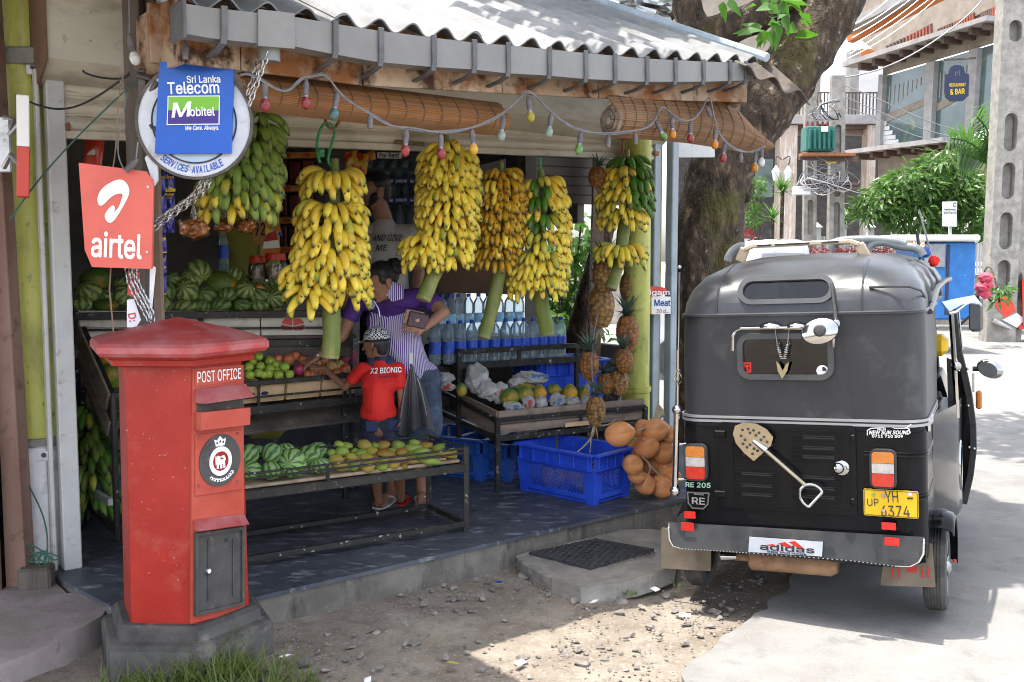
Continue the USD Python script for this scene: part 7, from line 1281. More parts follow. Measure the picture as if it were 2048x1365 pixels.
lamp(1375,890,1414,957,0); lamp(1745,901,1790,972,0)
def tl_(s,p0,p1,hpx,m,y=YR - .002,nm_='lettering',bold=True,sl=0.): a,b = K(*p0,y=y),K(*p1,y=y); d = b - a; L = math.hypot(d[0],d[2]); d /= np.linalg.norm(d); P(nm_,txt(s,hpx / FPX * 4.6,fr(a,d,np.cross((0,-1,0),d),(0,-1,0)),.0015,bold,L,sl),m,0)
tl_('RE 205',(1371,974),(1421,976),10,'mint',sl=.1)
eb = Polygon([K(*q,y=YR)[[0,2]] for q in ((1376,984),(1419,986),(1417,1008),(1408,1017),(1386,1016),(1378,1006))]).buffer(.003); e_ = dec(eb,YR - .001,.006,'tuk_black','badge'); dec(eb.difference(eb.buffer(-.007)),YR - .001,.010,'chrome','badge_rim',0,e_); tl_('RE',(1384,1008),(1410,1010),14,'satin_strip',YR - .008,'badge_letters'); tl_('BAJAJ',(1389,990),(1408,991),4,'satin_strip',YR - .008,'badge_letters')
tl_('NEW SUN SOUND',(1738,869),(1819,869),7,'white_paint',sl=.2); tl_('NEN',(1754,861),(1771,861),5,'white_paint',sl=.2); tl_('0711 710 509',(1744,875),(1806,876),5,'white_paint')
dec(LineString([K(*q,y=YR)[[0,2]] for q in ((1735,870),(1735,861),(1742,857),(1768,855),(1782,849),(1795,848),(1808,854),(1818,858),(1820,866))]).buffer(.0022),YR - .002,.0015,'white_paint','car_outline_sticker'); dec(LineString([K(*q,y=YR)[[0,2]] for q in ((1778,852),(1790,857),(1812,857),(1822,849))]).buffer(.0018),YR - .002,.0015,'white_paint','car_outline_sticker')
pl0,pl1 = K(1728,974,y=YR),K(1838,1038,y=YR); pw_,ph_ = pl1[0] - pl0[0],pl0[2] - pl1[2] - .008; pr = rrect(pw_,ph_,.008,(pl0[0] + pl1[0]) / 2,(pl0[2] + pl1[2]) / 2)
np_ = dec(pr,YR - .016,.004,'plate_yellow','number_plate'); dec(pr.buffer(-.003).difference(pr.buffer(-.0055)),YR - .0202,.001,'tuk_matte','plate_border',0,np_)
yp = YR - .0202; tl_('YH',(1771,1005),(1797,1005),21,'tuk_matte',yp,'plate_lettering',False); tl_('UP',(1735,1012),(1758,1012),14,'tuk_matte',yp,'plate_lettering',False); tl_('6374',(1763,1033),(1820,1034),21,'tuk_matte',yp,'plate_lettering',False); tl_('-',(1815,1006),(1827,1006),20,'tuk_matte',yp,'plate_lettering')
for q in ((1767,992),(1767,1022)): P('plate_screw',tf(lathe([(.009,0),(.007,.004),(0,.005)],10),fr(K(*q,y=yp),(1,0,0),(0,0,1),(0,-1,0))),'steel',35,np_)
dec(Point(K(1747,990,y=yp)[[0,2]]).buffer(.010),yp,.001,'banana_turning','plate_crest',0,np_); dec(Point(K(1820,989,y=yp)[[0,2]]).buffer(.008),yp,.001,'sign_pale','plate_dot',0,np_)
for x0,y0,x1,y1,yq in ((1368,1023,1391,1038,YR - .034),(1362,1045,1388,1063,YR - .052),(1763,1045,1792,1061,YR - .034),(1769,1075,1799,1093,YR - .062)):
    a,b = K(x0,y0,y=yq),K(x1,y1,y=yq); dec(rrect(abs(b[0] - a[0]),abs(a[2] - b[2]),.003,(a[0] + b[0]) / 2,(a[2] + b[2]) / 2),yq + .004,.006,'reflector','red_reflector')
gl = [(1337,1056),(1339,1080),(1346,1092),(1362,1097),(1430,1101),(1500,1106),(1600,1113),(1700,1121),(1790,1132),(1820,1133),(1838,1124),(1847,1108),(1848,1080)]
gt_ = [(1337,1043),(1339,1044),(1346,1045),(1362,1046),(1430,1050),(1500,1054),(1600,1060),(1700,1066),(1790,1071),(1820,1073),(1838,1074),(1847,1075),(1848,1076)]
def gd(a,b):
    i = a * 12; L = A(gl,float); Tt = A(gt_,float); q = [np.interp(i,range(13),L[:,j]) * b + np.interp(i,range(13),Tt[:,j]) * (1 - b) for j in (0,1)]; return K(q[0],q[1],y=YR - .022 - .035 * b)
P('splash_guard',grid(gd,48,6,.004),'flap_clear',30); P('guard_beading',cat([mv(blob((.0042,) * 3,s=1),gd(i / 130,1.0)) for i in range(131)]),'frame_grey',0)
yg = YR - .062; g0,g1 = K(1499,1075,y=yg),K(1645,1112,y=yg); sp0 = Polygon([K(*q,y=yg)[[0,2]] for q in ((1499,1074),(1646,1084),(1644,1113),(1497,1104))]); dec(sp0,yg,.003,'sticker_silver','bumper_plate')
tl_('adidas',(1520,1099),(1629,1107),12,'tuk_matte',yg - .0032,'plate_word'); tl_('Bajaj Mod House',(1535,1105),(1613,1111),4,'navy_paint',yg - .0032,'plate_word')
for q in (((1533,1090),(1546,1088),(1556,1094),(1548,1094)),((1556,1087),(1570,1084),(1590,1097),(1576,1096)),((1578,1084),(1590,1082),(1611,1099),(1598,1098))): dec(Polygon([K(*a,y=yg)[[0,2]] for a in q]),yg - .003,.001,'reflector','plate_stripe')
ma,mb_ = K(1500,1114,y=-.28),K(1676,1128,y=-.28); P('muffler',tube([ma + A([.0,0,0]),ma + A([.012,0,0]),mb_ - A([.03,0,0]),mb_],[.05,.062,.062,.045],16),'muffler',40); P('exhaust_pipe',tube([ma,K(1470,1113,y=-.28)],.022,10),'muffler'); P('exhaust_tip',tube([K(1472,1113,y=-.29),K(1441,1114,y=-.31)],[.02,.026],12),'chrome')
P('mud_flap',tf(ext(Polygon([K(*q,y=-.22)[[0,2]] for q in ((1326,1058),(1420,1070),(1420,1140),(1324,1134))]).buffer(.006),.006),fr((0,-.22,0),(1,0,0),(0,0,1),(0,-1,0))),'flap_dusty',0)
P('mud_flap',tf(ext(Polygon([K(*q,y=-.22)[[0,2]] for q in ((1776,1088),(1862,1090),(1868,1172),(1764,1168))]).buffer(.006),.006),fr((0,-.22,0),(1,0,0),(0,0,1),(0,-1,0))),'flap_dusty',0)
for x in (1786,1798,1845,1856): dec(LineString([K(x,1135,y=-.226)[[0,2]],K(x,1155,y=-.226)[[0,2]]]).buffer(.004),-.2275,.001,'reflector','flap_mark')
dec(Polygon([K(*q,y=-.226)[[0,2]] for q in ((1812,1130),(1835,1132),(1832,1146),(1815,1145))]),-.2275,.001,'reflector','flap_mark')
def wheel(x,y,s,face):
    Mw = fr((x,y,.205),(0,1,0),(0,0,1),(1,0,0)) if face > 0 else fr((x,y,.205),(0,-1,0),(0,0,1),(-1,0,0))
    w = P('wheel',tf(lathe([(.135,-.045),(.17,-.052),(.195,-.045),(.204,-.03)] + [(.205 - (.004 if k % 2 else 0),-.026 + .0065 * k) for k in range(9)] + [(.204,.03),(.195,.045),(.17,.052),(.135,.045),(.135,-.045)],40),Mw),'tyre',30)
    P('rim',tf(lathe([(.136,.046),(.130,.048),(.125,.036),(.12,.01),(.05,.005),(0,.005)],32),Mw),'tuk_matte',30,w); P('rim_edge',tf(lathe([(.137,.044),(.137,.05),(.128,.05),(.128,.044)],32),Mw),'alloy',40,w)
    for k in range(5):
        for dd_ in (-.10,.10): a = 2 * math.pi * k / 5 + dd_; P('spoke',tf(beam((.03 * math.cos(a),.03 * math.sin(a),.035),(.128 * math.cos(a + dd_ * .5),.128 * math.sin(a + dd_ * .5),.04),.014,.016),Mw),'alloy',35,w)
    P('hub',tf(lathe([(0,.065),(.016,.064),(.034,.052),(.04,.03)],18),Mw),'alloy',35,w); P('valve_cap',tf(ball((.055,.02,.075),.009,1),Mw),'reflector',True,w)
wheel(.575,0,1,1); wheel(-.575,0,1,-1); wheel(0,1.95,1,1)
def fender(s):
    pr_ = []
    for a in np.linspace(.95,math.pi + .1,16): pr_.append([(s * .535,-.255 * math.cos(a) + .0,.205 + .27 * math.sin(a)),(s * .60,-.255 * math.cos(a),.205 + .275 * math.sin(a)),(s * .645,-.25 * math.cos(a),.20 + .262 * math.sin(a)),(s * .655,-.245 * math.cos(a),.185 + .255 * math.sin(a))])
    g = grid(lambda a,b: pr_[int(round(a * 15))][int(round(b * 3))],15,3,.006); P('fender',g if s > 0 else (g[0],g[1][:,::-1]),'tuk_black',50)
fender(1); fender(-1)
P('underbody',bev((0,.5,.33),(.9,1.7,.10),.02),'tuk_matte'); P('axle',tube([(-.5,0,.21),(.5,0,.21)],.03,8),'tuk_matte'); P('fork',tube([(0,1.95,.2),(0,1.75,.75)],.035,8),'tuk_matte')
P('seat',bev((0,.05,.72),(1.0,.5,.16),.04),'seat_red'); P('seat_back',bev((0,-.22,1.0),(1.0,.12,.5),.04),'tuk_matte'); P('driver_seat',bev((0,1.05,.68),(.7,.3,.14),.04),'tuk_matte')
P('front_shell',loft([rr_sec(hx,y0,y1,.12,z) for hx,y0,y1,z in ((.45,1.35,2.05,.35),(.55,1.3,2.1,.5),(.56,1.32,2.02,.85),(.52,1.40,1.85,.98))]),'tuk_black',40); P('dashboard',bev((0,1.5,.98),(.8,.15,.10),.03),'tuk_matte')
P('windscreen',hull([(-.46,1.80,.98),(.46,1.80,.98),(.42,1.62,1.52),(-.42,1.62,1.52),(-.46,1.806,.98),(.46,1.806,.98),(.42,1.626,1.52),(-.42,1.626,1.52)]),'clear_glass',0)
for s in (-1,1): P('windscreen_post',tube([(s * .48,1.8,.95),(s * .45,1.62,1.55)],.022,8),'tuk_black')
P('headliner_post',tube([(.0,1.78,1.0),(0,1.62,1.5)],.012,6),'tuk_matte')
PX = lambda px,py,y,dx=0.: K(px,py,y=y) + A([dx,0,0])
dq = [(1903,606),(1909,640),(1917,700),(1928,745),(1938,790),(1946,850),(1947,900),(1941,950),(1928,1006)]; P('door_edge',cat([beam(PX(*a,1.25),PX(*b,1.25),.06,.035,X) for a,b in zip(dq[:-1],dq[1:])]),'tuk_matte',30)
P('front_side_panel',hull([PX(*q,y) for q in ((1912,740),(1926,745),(1938,790),(1946,850),(1946,900),(1938,960),(1926,1010),(1912,990)) for y in (1.25,1.6)]),'tuk_black',30)
P('passenger_step',hull([PX(*q,y) for q in ((1896,880),(1912,905),(1920,1000),(1900,940)) for y in (.75,1.2)]),'tuk_black',30); P('seat_side',hull([PX(*q,y) for q in ((1893,715),(1908,722),(1914,832),(1897,826)) for y in (.7,1.1)]),'tuk_matte',30)
P('spare_wheel_rim',tf(lathe([(.10,-.02),(.15,-.03),(.165,0),(.15,.03),(.10,.02)],24),fr(PX(1919,930,.85),(0,1,0),(0,0,1),(1,0,0)) @ sc(.9,.9,.4)),'chrome',40)
P('chrome_pole',tube([PX(1902,622,.6),PX(1907,700,.6),PX(1914,836,.6)],.013,8),'chrome'); P('pole_ball',mv(blob((.026,) * 3,s=2),PX(1912,733,.6)),'chrome',True); P('window_post',tube([PX(1917,620,1.1),PX(1925,700,1.1)],.006,6),'steel'); P('yellow_tank',bev(PX(1896,690,1.2,-.05),(.1,.2,.12),.03),'plate_yellow')
P('visor',grid(lambda a,b: PX(1881 + 66 * a + 3 * b,606 - 14 * a + 20 * b - 9 * math.sin(3.1 * a) * b,.5 + .7 * a,.03 * b),10,4,.008),'visor_blue',40); P('visor_edge',tube(bez([PX(1884,628,.5,.03),PX(1905,620,.7,.03),PX(1925,606,.95,.03),PX(1950,612,1.2,.03)],10),.008,6),'chrome')
c = PX(1952,628,1.3); P('side_mirror',bev(c,(.075,.04,.21),.02),'chrome'); P('mirror_glass',bev(c + A([-.004,-.022,0]),(.058,.006,.18),.002),'fridge_inside'); P('mirror_stay',tube([c + Z * .02,PX(1915,655,1.25)],.008,6),'tuk_matte')
c = PX(1980,738,1.6); xm = nrm(A([1,0,-.55])); P('side_mirror',tf(blob((.078,.05,.055),s=3),fr(c,xm,(0,1,0))),'chrome',True); P('mirror_glass',tf(ext(affinity.scale(Point(0,0).buffer(1,14),.056,.040),.006),fr(c + A([-.012,-.046,.002]),xm,np.cross((0,-1,0),xm),(0,-1,0))),'fridge_inside',0); P('mirror_stay',tube([c,PX(1945,738,1.6)],.016,6),'tuk_matte')
P('side_lamp',bev(PX(1958,800,1.5),(.035,.05,.11),.01),'lamp_amber'); P('hinge_plate',bev(PX(1947,765,1.2),(.012,.03,.11),.003),'steel')
for q in ((1935,738),(1936,812),(1938,895),(1948,898)): P('body_stud',mv(blob((.009,) * 3,s=1),PX(*q,1.2)),'chrome',True)
xl = K(1352,900,y=YR - .02)[0]
for q0,q1,r in (((1359,545),(1357,700),.004),((1356,700),(1355,820),.007),((1354,820),(1350,980),.016)): P('corner_pole',tube([K(*q0,y=YR - .03),K(*q1,y=YR - .03)],r,8),'chrome')
for q,r in (((1354,820),.024),((1350,982),.026),((1359,535),.010)): P('pole_ball',mv(blob((r,) * 3,s=2),K(*q,y=YR - .03)),'chrome',True)
for k_ in range(4): P('pole_basket',tube([K(1356,737,y=YR - .03) * (1 - u_) + K(1356,772,y=YR - .03) * u_ + A([.022 * math.sin(math.pi * u_) * math.cos(2.5 * u_ + k_ * 1.57),.022 * math.sin(math.pi * u_) * math.sin(2.5 * u_ + k_ * 1.57),0]) for u_ in np.linspace(0,1,10)],.0025,5),'chrome_gold')
for py in (890,960): P('pole_clip',tube([K(1352,py,y=YR - .03),K(1372,py - 2,y=YR - .01)],.006,6),'chrome')
P('corner_latch',bev(K(1862,838,x=.565),(.015,.10,.04),.004),'steel'); P('latch_plate',bev(K(1858,850,x=.566),(.012,.04,.06),.003),'steel')
t.end()
# ================================================================ the big tree
leafmat('leaf_big',(.05,.13,.02),(.13,.27,.045),.4); leafmat('leaf_mango',(.06,.13,.03),(.17,.28,.08),.3,.3); leafmat('leaf_bush',(.045,.11,.02),(.13,.23,.05),.4); leafmat('leaf_palm',(.05,.12,.03),(.13,.23,.06),.35); leafmat('leaf_red',(.12,.015,.02),(.25,.05,.05),.3); leafmat('leaf_orange',(.3,.07,.03),(.4,.18,.06),.3)
def bark(nd,lk,col):
    nd['vb'] = ('voronoi_texture',{'scale': 13.,'feature': 'f1','detail': 1}); nd['mb'] = ('mapping',{'scale': (1,1,.45)}); nd['rb'] = ('rgb_ramp',{'ramp': [(0,(.46,.34,.23)),(.3,(.28,.19,.12)),(.55,(.09,.06,.04)),(.8,(.025,.016,.011)),(1,(.02,.013,.01))]}); nd['xb'] = ('mix',{'fac': .7})
    lk += [('tc.object','mb.vector'),('mb.vector','vb.vector'),('vb.distance','rb.fac'),(col,'xb.color1'),('rb.color','xb.color2')]
    nd['lc'] = ('noise_texture',{'scale': 8.5,'detail': 8,'roughness': .7}); nd['lr'] = ('map_range',{'from_min': .62,'from_max': .68,'clamp': True}); nd['lx'] = ('mix',{'color2': (.36,.36,.30)}); nd['mo'] = ('noise_texture',{'scale': 2.2,'detail': 4}); nd['mr_'] = ('map_range',{'from_min': .55,'from_max': .68,'to_max': .7,'clamp': True}); nd['ml'] = ('mix',{'color2': (.11,.10,.02)})
    lk += [('tc.object','lc.vector'),('lc.fac','lr.value'),('lr.result','lx.fac'),('tc.object','mo.vector'),('mo.fac','mr_.value'),('mr_.result','ml.fac'),('xb.color','ml.color1'),('ml.color','lx.color1')]; return 'lx.color'
mat('tree_bark',(.07,.046,.03),(.27,.19,.125),.9,scale=7,st=(1,1,.4),bump=1.0,bs=14,extra=bark,dist=.16)
def leafcloud(blobs,n,L,seed,up=.6,droop=.3,shell=.55,wr=.3):
    r_ = np.random.RandomState(seed); bl = A([(*b[0],*(b[1] if np.ndim(b[1]) else (b[1],) * 3)) for b in blobs],float); w = bl[:,3] * bl[:,4] * bl[:,5]; k = r_.choice(len(bl),n,p=w / w.sum())
    d = r_.normal(size=(n,3)); d /= np.linalg.norm(d,axis=1,keepdims=True); rad = shell + (1 - shell) * r_.rand(n,1) ** .6; c = bl[k,:3] + d * rad * bl[k,3:]
    ax = d * A([1,1,.3]) + r_.normal(size=(n,3)) * .6 - A([0,0,droop]); ax /= np.linalg.norm(ax,axis=1,keepdims=True); nn = A([0,0,up]) + r_.normal(size=(n,3)) * .45; sd = np.cross(ax,nn); sd /= np.linalg.norm(sd,axis=1,keepdims=True) + 1e-9; nn = np.cross(sd,ax)
    l = L * r_.uniform(.65,1.2,(n,1)); wd_ = l * wr; v = np.stack([c,c + ax * l * .45 + sd * wd_ + nn * wd_ * .3,c + ax * l * .5,c + ax * l * .45 - sd * wd_ + nn * wd_ * .3,c + ax * l - nn * l * .12],1).reshape(-1,3); b = np.arange(n)[:,None] * 5
    return v,np.concatenate([b + A([[0,2,1]]),b + A([[0,3,2]]),b + A([[1,2,4]]),b + A([[2,3,4]])])
def rough_tube(pts,rad,seed,n=56,k=150,amp=.16):
    p = bez(pts,k); r = np.interp(np.linspace(0,1,k),np.linspace(0,1,len(rad)),rad); v,f = tube(p,r,n); ax = np.repeat(p,n,0); m_ = len(ax); d = v[:m_] - ax
    q = (meshkit.fbm(v[:m_] * A([3.2,3.2,1.6]),4,seed) - .5) * 2 * amp * 1.6 + (np.abs(meshkit.fbm(v[:m_] * A([11,11,3.5]),4,seed + 5) - .5)) * amp * 2.4 - .12 * amp; v = v.copy(); v[:m_] = ax + d * (1 + q[:,None]); return v,f
yT = 9.0; t_ = lambda px,py,dy=0.: W(px,py,y=yT + dy)
t = T('big_tree','large old tree with a leaning lichen spotted trunk behind the shop and tuk-tuk','tree')
gb_ = t_(1402,700); gb_[2] = -.15
t.p('trunk',rough_tube([gb_,t_(1402,700),t_(1410,560),t_(1422,420),t_(1462,300),t_(1535,205),t_(1603,110),t_(1658,15),t_(1705,-80,.2)],[.33,.28,.275,.30,.30,.285,.265,.25,.23],3),'tree_bark',True)
t.p('burl',tf(blob((.13,.14,.11),.35,3,4,3),tr(*t_(1476,385))),'tree_bark',True)
t.p('limb',rough_tube([t_(1560,225,.25),t_(1475,120,.4),t_(1395,60,.5),t_(1372,0,.5),t_(1362,-120,.6)],[.17,.13,.14,.14,.12],8,20,40),'tree_bark',True); t.p('limb',rough_tube([t_(1365,70,.45),t_(1430,66,.3),t_(1500,40,.1),t_(1560,5,.0),t_(1600,-70,0)],[.12,.15,.15,.14,.12],9,20,40),'tree_bark',True); t.p('limb',rough_tube([t_(1330,20,.9),t_(1300,-40,1.2),t_(1260,-130,1.4)],[.16,.14,.12],10,18,24),'tree_bark',True)
cz = lambda x,y,z,h: (x + SUN[0] / SUN[2] * (h - z),y + SUN[1] / SUN[2] * (h - z),h)
bl = [(cz(.45,6.9,3.1,5.4),(.75,.7,.4)),(cz(1.2,7.4,3.2,5.6),(.8,.9,.4)),(cz(.3,8.2,3.6,5.8),(1.0,.9,.4)),(cz(.86,5.3,1.7,5.2),(.42,.55,.3)),(cz(.6,5.8,1.2,5.6),(.5,.5,.3)),(cz(3.05,5.75,0,5.4),(.75,.8,.4)),(cz(3.9,5.6,0,5.6),(.7,.8,.4)),(cz(2.9,6.6,0,6.2),(.5,.5,.4)),((.4,9.5,7.0),(1.6,1.3,.6)),((4.,9.5,7.3),(1.6,1.6,.7))]
t.p('crown',cat(leafcloud(bl,5200,.24,2,.9,.2,.05),leafcloud(bl[:3],2600,.24,4,.9,.2,.05),leafcloud(bl[5:8],2200,.24,6,.9,.2,.05)),'leaf_big',0)
def bigleaf(px,py,L,ang,y,seed): c = W(px,py,y=y); d = A([math.cos(ang),.3,math.sin(ang)]); return blade(c,d,L,L * .26,-.25,None,5,A([.2,-1,.4]))
t.p('leaf_spray',cat([bigleaf(*q,8.3,i) for i,q in enumerate(((1440,8,.18,-1.0),(1455,5,.20,-.5),(1535,20,.22,.2),(1560,5,.22,-.9),(1550,45,.25,-1.3),(1505,65,.17,3.0),(1530,62,.16,-1.9),(1540,62,.17,-1.2),(1565,30,.2,-1.0),(1520,60,.18,2.6)))] + [leafcloud([(W(1555,40,y=8.3),.22)],22,.2,5)]),'leaf_big',True); t.end()
t = T('leafy_sapling','leafy green sapling growing behind the shop, seen through its side opening','sapling')
t.p('stem',cat(*[tube(bez([W(1150 + d,760,y=10.6) * A([1,1,0]),W(1140 + d * 2,640,y=10.6),W(1150 + d * 3,450,y=10.6)],10),.012,5) for d in (-8,4,16)]),'tree_bark',True); t.p('foliage',leafcloud([(W(1150,470,y=10.6),(.2,.2,.28)),(W(1165,560,y=10.6),(.24,.25,.3)),(W(1150,660,y=10.6),(.3,.25,.3)),(W(1120,620,y=10.9),(.25,.25,.3)),(W(1190,700,y=10.4),(.2,.2,.3)),(W(1100,560,y=11.),(.3,.3,.5))],620,.17,7,.4,.4,.2,.36),'leaf_bush',0); t.end()
t = T('small_trunk','brown slanting trunk behind the hanging pineapples','tree'); a = W(1160,760,y=8.9); a[2] = 0; t.p('trunk',rough_tube([a,W(1170,620,y=8.9),W(1195,520,y=8.9),W(1215,430,y=8.9)],[.14,.12,.10,.09],21,14,24),'tree_bark',True); t.end()
# ================================================================ across the road
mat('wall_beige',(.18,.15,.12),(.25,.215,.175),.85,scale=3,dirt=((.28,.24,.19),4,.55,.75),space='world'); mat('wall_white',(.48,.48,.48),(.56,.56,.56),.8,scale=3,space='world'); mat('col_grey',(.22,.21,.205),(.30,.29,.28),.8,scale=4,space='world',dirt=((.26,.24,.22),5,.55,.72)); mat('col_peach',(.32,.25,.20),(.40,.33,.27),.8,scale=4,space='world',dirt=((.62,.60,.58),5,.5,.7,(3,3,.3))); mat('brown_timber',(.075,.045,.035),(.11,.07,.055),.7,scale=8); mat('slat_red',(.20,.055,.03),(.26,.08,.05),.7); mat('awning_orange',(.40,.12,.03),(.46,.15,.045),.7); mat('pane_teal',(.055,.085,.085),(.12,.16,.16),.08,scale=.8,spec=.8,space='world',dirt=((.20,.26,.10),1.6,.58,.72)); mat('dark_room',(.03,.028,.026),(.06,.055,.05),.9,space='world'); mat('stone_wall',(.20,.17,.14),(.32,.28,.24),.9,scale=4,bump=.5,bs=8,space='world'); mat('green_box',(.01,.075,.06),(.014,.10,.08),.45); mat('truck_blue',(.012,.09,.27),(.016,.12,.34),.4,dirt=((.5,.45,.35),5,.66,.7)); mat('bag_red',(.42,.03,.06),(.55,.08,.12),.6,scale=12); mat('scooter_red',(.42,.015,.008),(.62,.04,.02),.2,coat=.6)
B = T('restaurant_building','two storey restaurant building with tall glass panes, ledges and louvred vents across the road','building')
Mb = facing(W(2010,100,y=25),math.atan2(-.939,.344)); pb = lambda *a: [onb(Mb,*q) for q in a]
def bq(name,q,z,d,m,sub=None): return B.p(name,bx(Mb,Polygon(pb(*q)),z,d),m,0,sub=sub)
bq('parapet_wall',((1766,118),(2075,-25),(2075,-230),(1700,-60),(1700,60)),-.4,.4,'wall_beige'); bq('wall_band',((1768,128),(2075,25),(2075,-25),(1766,118)),-.42,.35,'wall_beige')
for x0,y0,x1,y1,h in ((1772,118,1865,74,27),(1876,90,1950,58,33),(1963,62,2016,40,38)):
    w = bq('louvre_vent',((x0,y0),(x1,y1),(x1,y1 - h),(x0,y0 - h + 6)),-.02,.04,'dark_room')
    for k in range(14): f_ = (k + .5) / 14; x = x0 + (x1 - x0) * f_; yb0 = y0 + (y1 - y0) * f_; bq('vent_slat',((x,yb0),(x + 3,yb0 - 1),(x + 3,yb0 - h + 2),(x,yb0 - h + 3)),.02,.05,'slat_red' if k > 5 else 'brown_timber',w)
bq('upper_ledge',((1726,138),(2020,46),(2020,36),(1726,129)),0,.75,'col_grey'); bq('lower_ledge',((1714,313),(1930,287),(1930,277),(1714,305)),0,.75,'col_grey')
for k in range(10): x = 1750 + 28 * k; y0 = 131 - (x - 1726) * .313; bq('ledge_bracket',((x,y0 + 20),(x + 6,y0 + 18),(x + 6,y0),(x,y0 + 2)),0,.6,'brown_timber')
for k in range(7): x = 1745 + 28 * k; y0 = 307 - (x - 1714) * .125; bq('ledge_bracket',((x,y0 + 18),(x + 6,y0 + 17),(x + 6,y0),(x,y0 + 1)),0,.6,'brown_timber')
bq('wall_band',((1766,150),(2020,75),(2020,45),(1766,132)),-.1,.1,'wall_beige'); bq('lower_wall',((1755,420),(2075,400),(2075,265),(1755,310)),-.1,.08,'wall_beige')
for i,q in enumerate((((1772,152),(1860,126),(1854,284),(1762,296)),((1874,122),(1947,100),(1936,268),(1866,280)),((1961,96),(2022,78),(2014,250),(1950,264)))):
    w = bq('glass_pane',q,-.06,.02,'pane_teal'); a,b,c,d = A(q,float)
    if i < 2:
        for k in range(9): f_ = .08 + .1 * k; p = a + (b - a) * f_ + (d - a) * .16; p2 = a + (b - a) * f_ + (d - a) * (.48 - .03 * k); bq('stair_baluster',(p,p + A([2,0]),p2 + A([2,0]),p2),-.035,.01,'col_grey',w)
        p = a + (d - a) * .55; p2 = b + (c - b) * .42; bq('stair_string',(p,p2,p2 + A([0,14]),p + A([0,16])),-.035,.01,'wall_beige',w)
for q in (((1858,128),(1876,122),(1867,284),(1852,288)),((1945,102),(1963,96),(1951,268),(1935,270)),((1764,150),(1773,150),(1765,300),(1755,300))): bq('window_column',q,-.1,.22,'col_grey')
for k in range(7): bq('step',((1755,300 - 9 * k),(1802 - 6 * k,296 - 9 * k),(1802 - 6 * k,288 - 9 * k),(1755,291 - 9 * k)),-.03,.02 + .002 * k,'wall_white')
yW = 31.;
def fq(name,x0,y0,x1,y1,m,dy=0.,d=.3,sub=None): a,b = W(x0,y0,y=yW + dy),W(x1,y1,y=yW + dy); return B.p(name,bev(((a[0] + b[0]) / 2,yW + dy + d / 2,(a[2] + b[2]) / 2),(abs(b[0] - a[0]),d,abs(a[2] - b[2])),.01),m,30,sub=sub)
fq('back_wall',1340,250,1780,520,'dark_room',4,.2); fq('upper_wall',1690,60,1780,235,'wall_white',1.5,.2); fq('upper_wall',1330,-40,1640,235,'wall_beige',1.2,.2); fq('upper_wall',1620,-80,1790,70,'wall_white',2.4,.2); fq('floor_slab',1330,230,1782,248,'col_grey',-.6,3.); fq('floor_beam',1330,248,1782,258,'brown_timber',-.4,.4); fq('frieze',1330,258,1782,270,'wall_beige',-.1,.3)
for x0,x1 in ((1560,1590),(1440,1460),(1736,1746)): fq('column',x0,250,x1,500,'col_peach',-.5,.5)
for x0,x1,y0 in ((1612,1632,60),(1702,1716,100)): fq('upper_column',x0,y0,x1,232,'col_grey',-.3,.4)
fq('green_window',1470,320,1500,400,'pane_teal',3,.1); fq('green_window',1512,320,1545,395,'pane_teal',3,.1); fq('orange_awning',1722,98,1764,122,'awning_orange',.4,.6)
rl = fq('railing',1590,184,1762,187,'dark_iron',-.5,.05)
for k in range(24): fq('baluster',1592 + 7 * k,187,1593.5 + 7 * k,230,'dark_iron',-.5,.03,rl)
B.p('sloping_eave',beam(W(1700,75,y=27),W(1880,-12,y=25),.3,.3),'awning_orange'); B.p('sloping_eave',beam(W(1690,60,y=26.6),W(1880,-32,y=24.8),.5,.2),'col_grey'); B.end()
for px,lb in ((1552,'left'),(1576,'right')):
    t = T('wall_lantern',f'white iron wall lantern on the peach column, {lb} one','lamp','wall lanterns'); c = W(px,350,y=30.3); t.p('lamp_body',tf(lathe([(0,-.2),(.08,-.18),(.14,.1),(.02,.28),(0,.28)],6),tr(*c)),'wall_white',0); t.p('lamp_arm',tube(bez([c + Z * .28,c + A([.03,0,.55]),c + A([.16 if lb == 'left' else -.16,0,.45])],8),.02,5),'dark_iron'); t.end()
t = T('hanging_sign','dark blue shaped board reading Restaurant and Bar hanging from an iron bracket','sign'); M = facing(W(1913,166,y=23),-.25); Q2 = lambda *a: [onb(M,*q) for q in a]
t.p('board',bx(M,Polygon(Q2((1890,150),(1898,148),(1900,136),(1908,131),(1920,131),(1927,136),(1930,147),(1938,150),(1937,192),(1926,202),(1902,203),(1890,194))),-.06,.08),'navy_paint'); lab(M,'RESTAURANT',(1898,174),(1931,173),6,23.,.021,'plate_yellow',T_=t); lab(M,'& BAR',(1900,190),(1929,188),10,23.,.021,'plate_yellow',T_=t); lab(M,'cl',(1909,152),(1920,152),10,23.,.021,'chrome_gold',T_=t,bold=False); t.p('bracket',beam((M @ A([*onb(M,1888,120),0,1]))[:3],(M @ A([*onb(M,1952,116),0,1]))[:3],.04,.05),'dark_iron'); t.end()
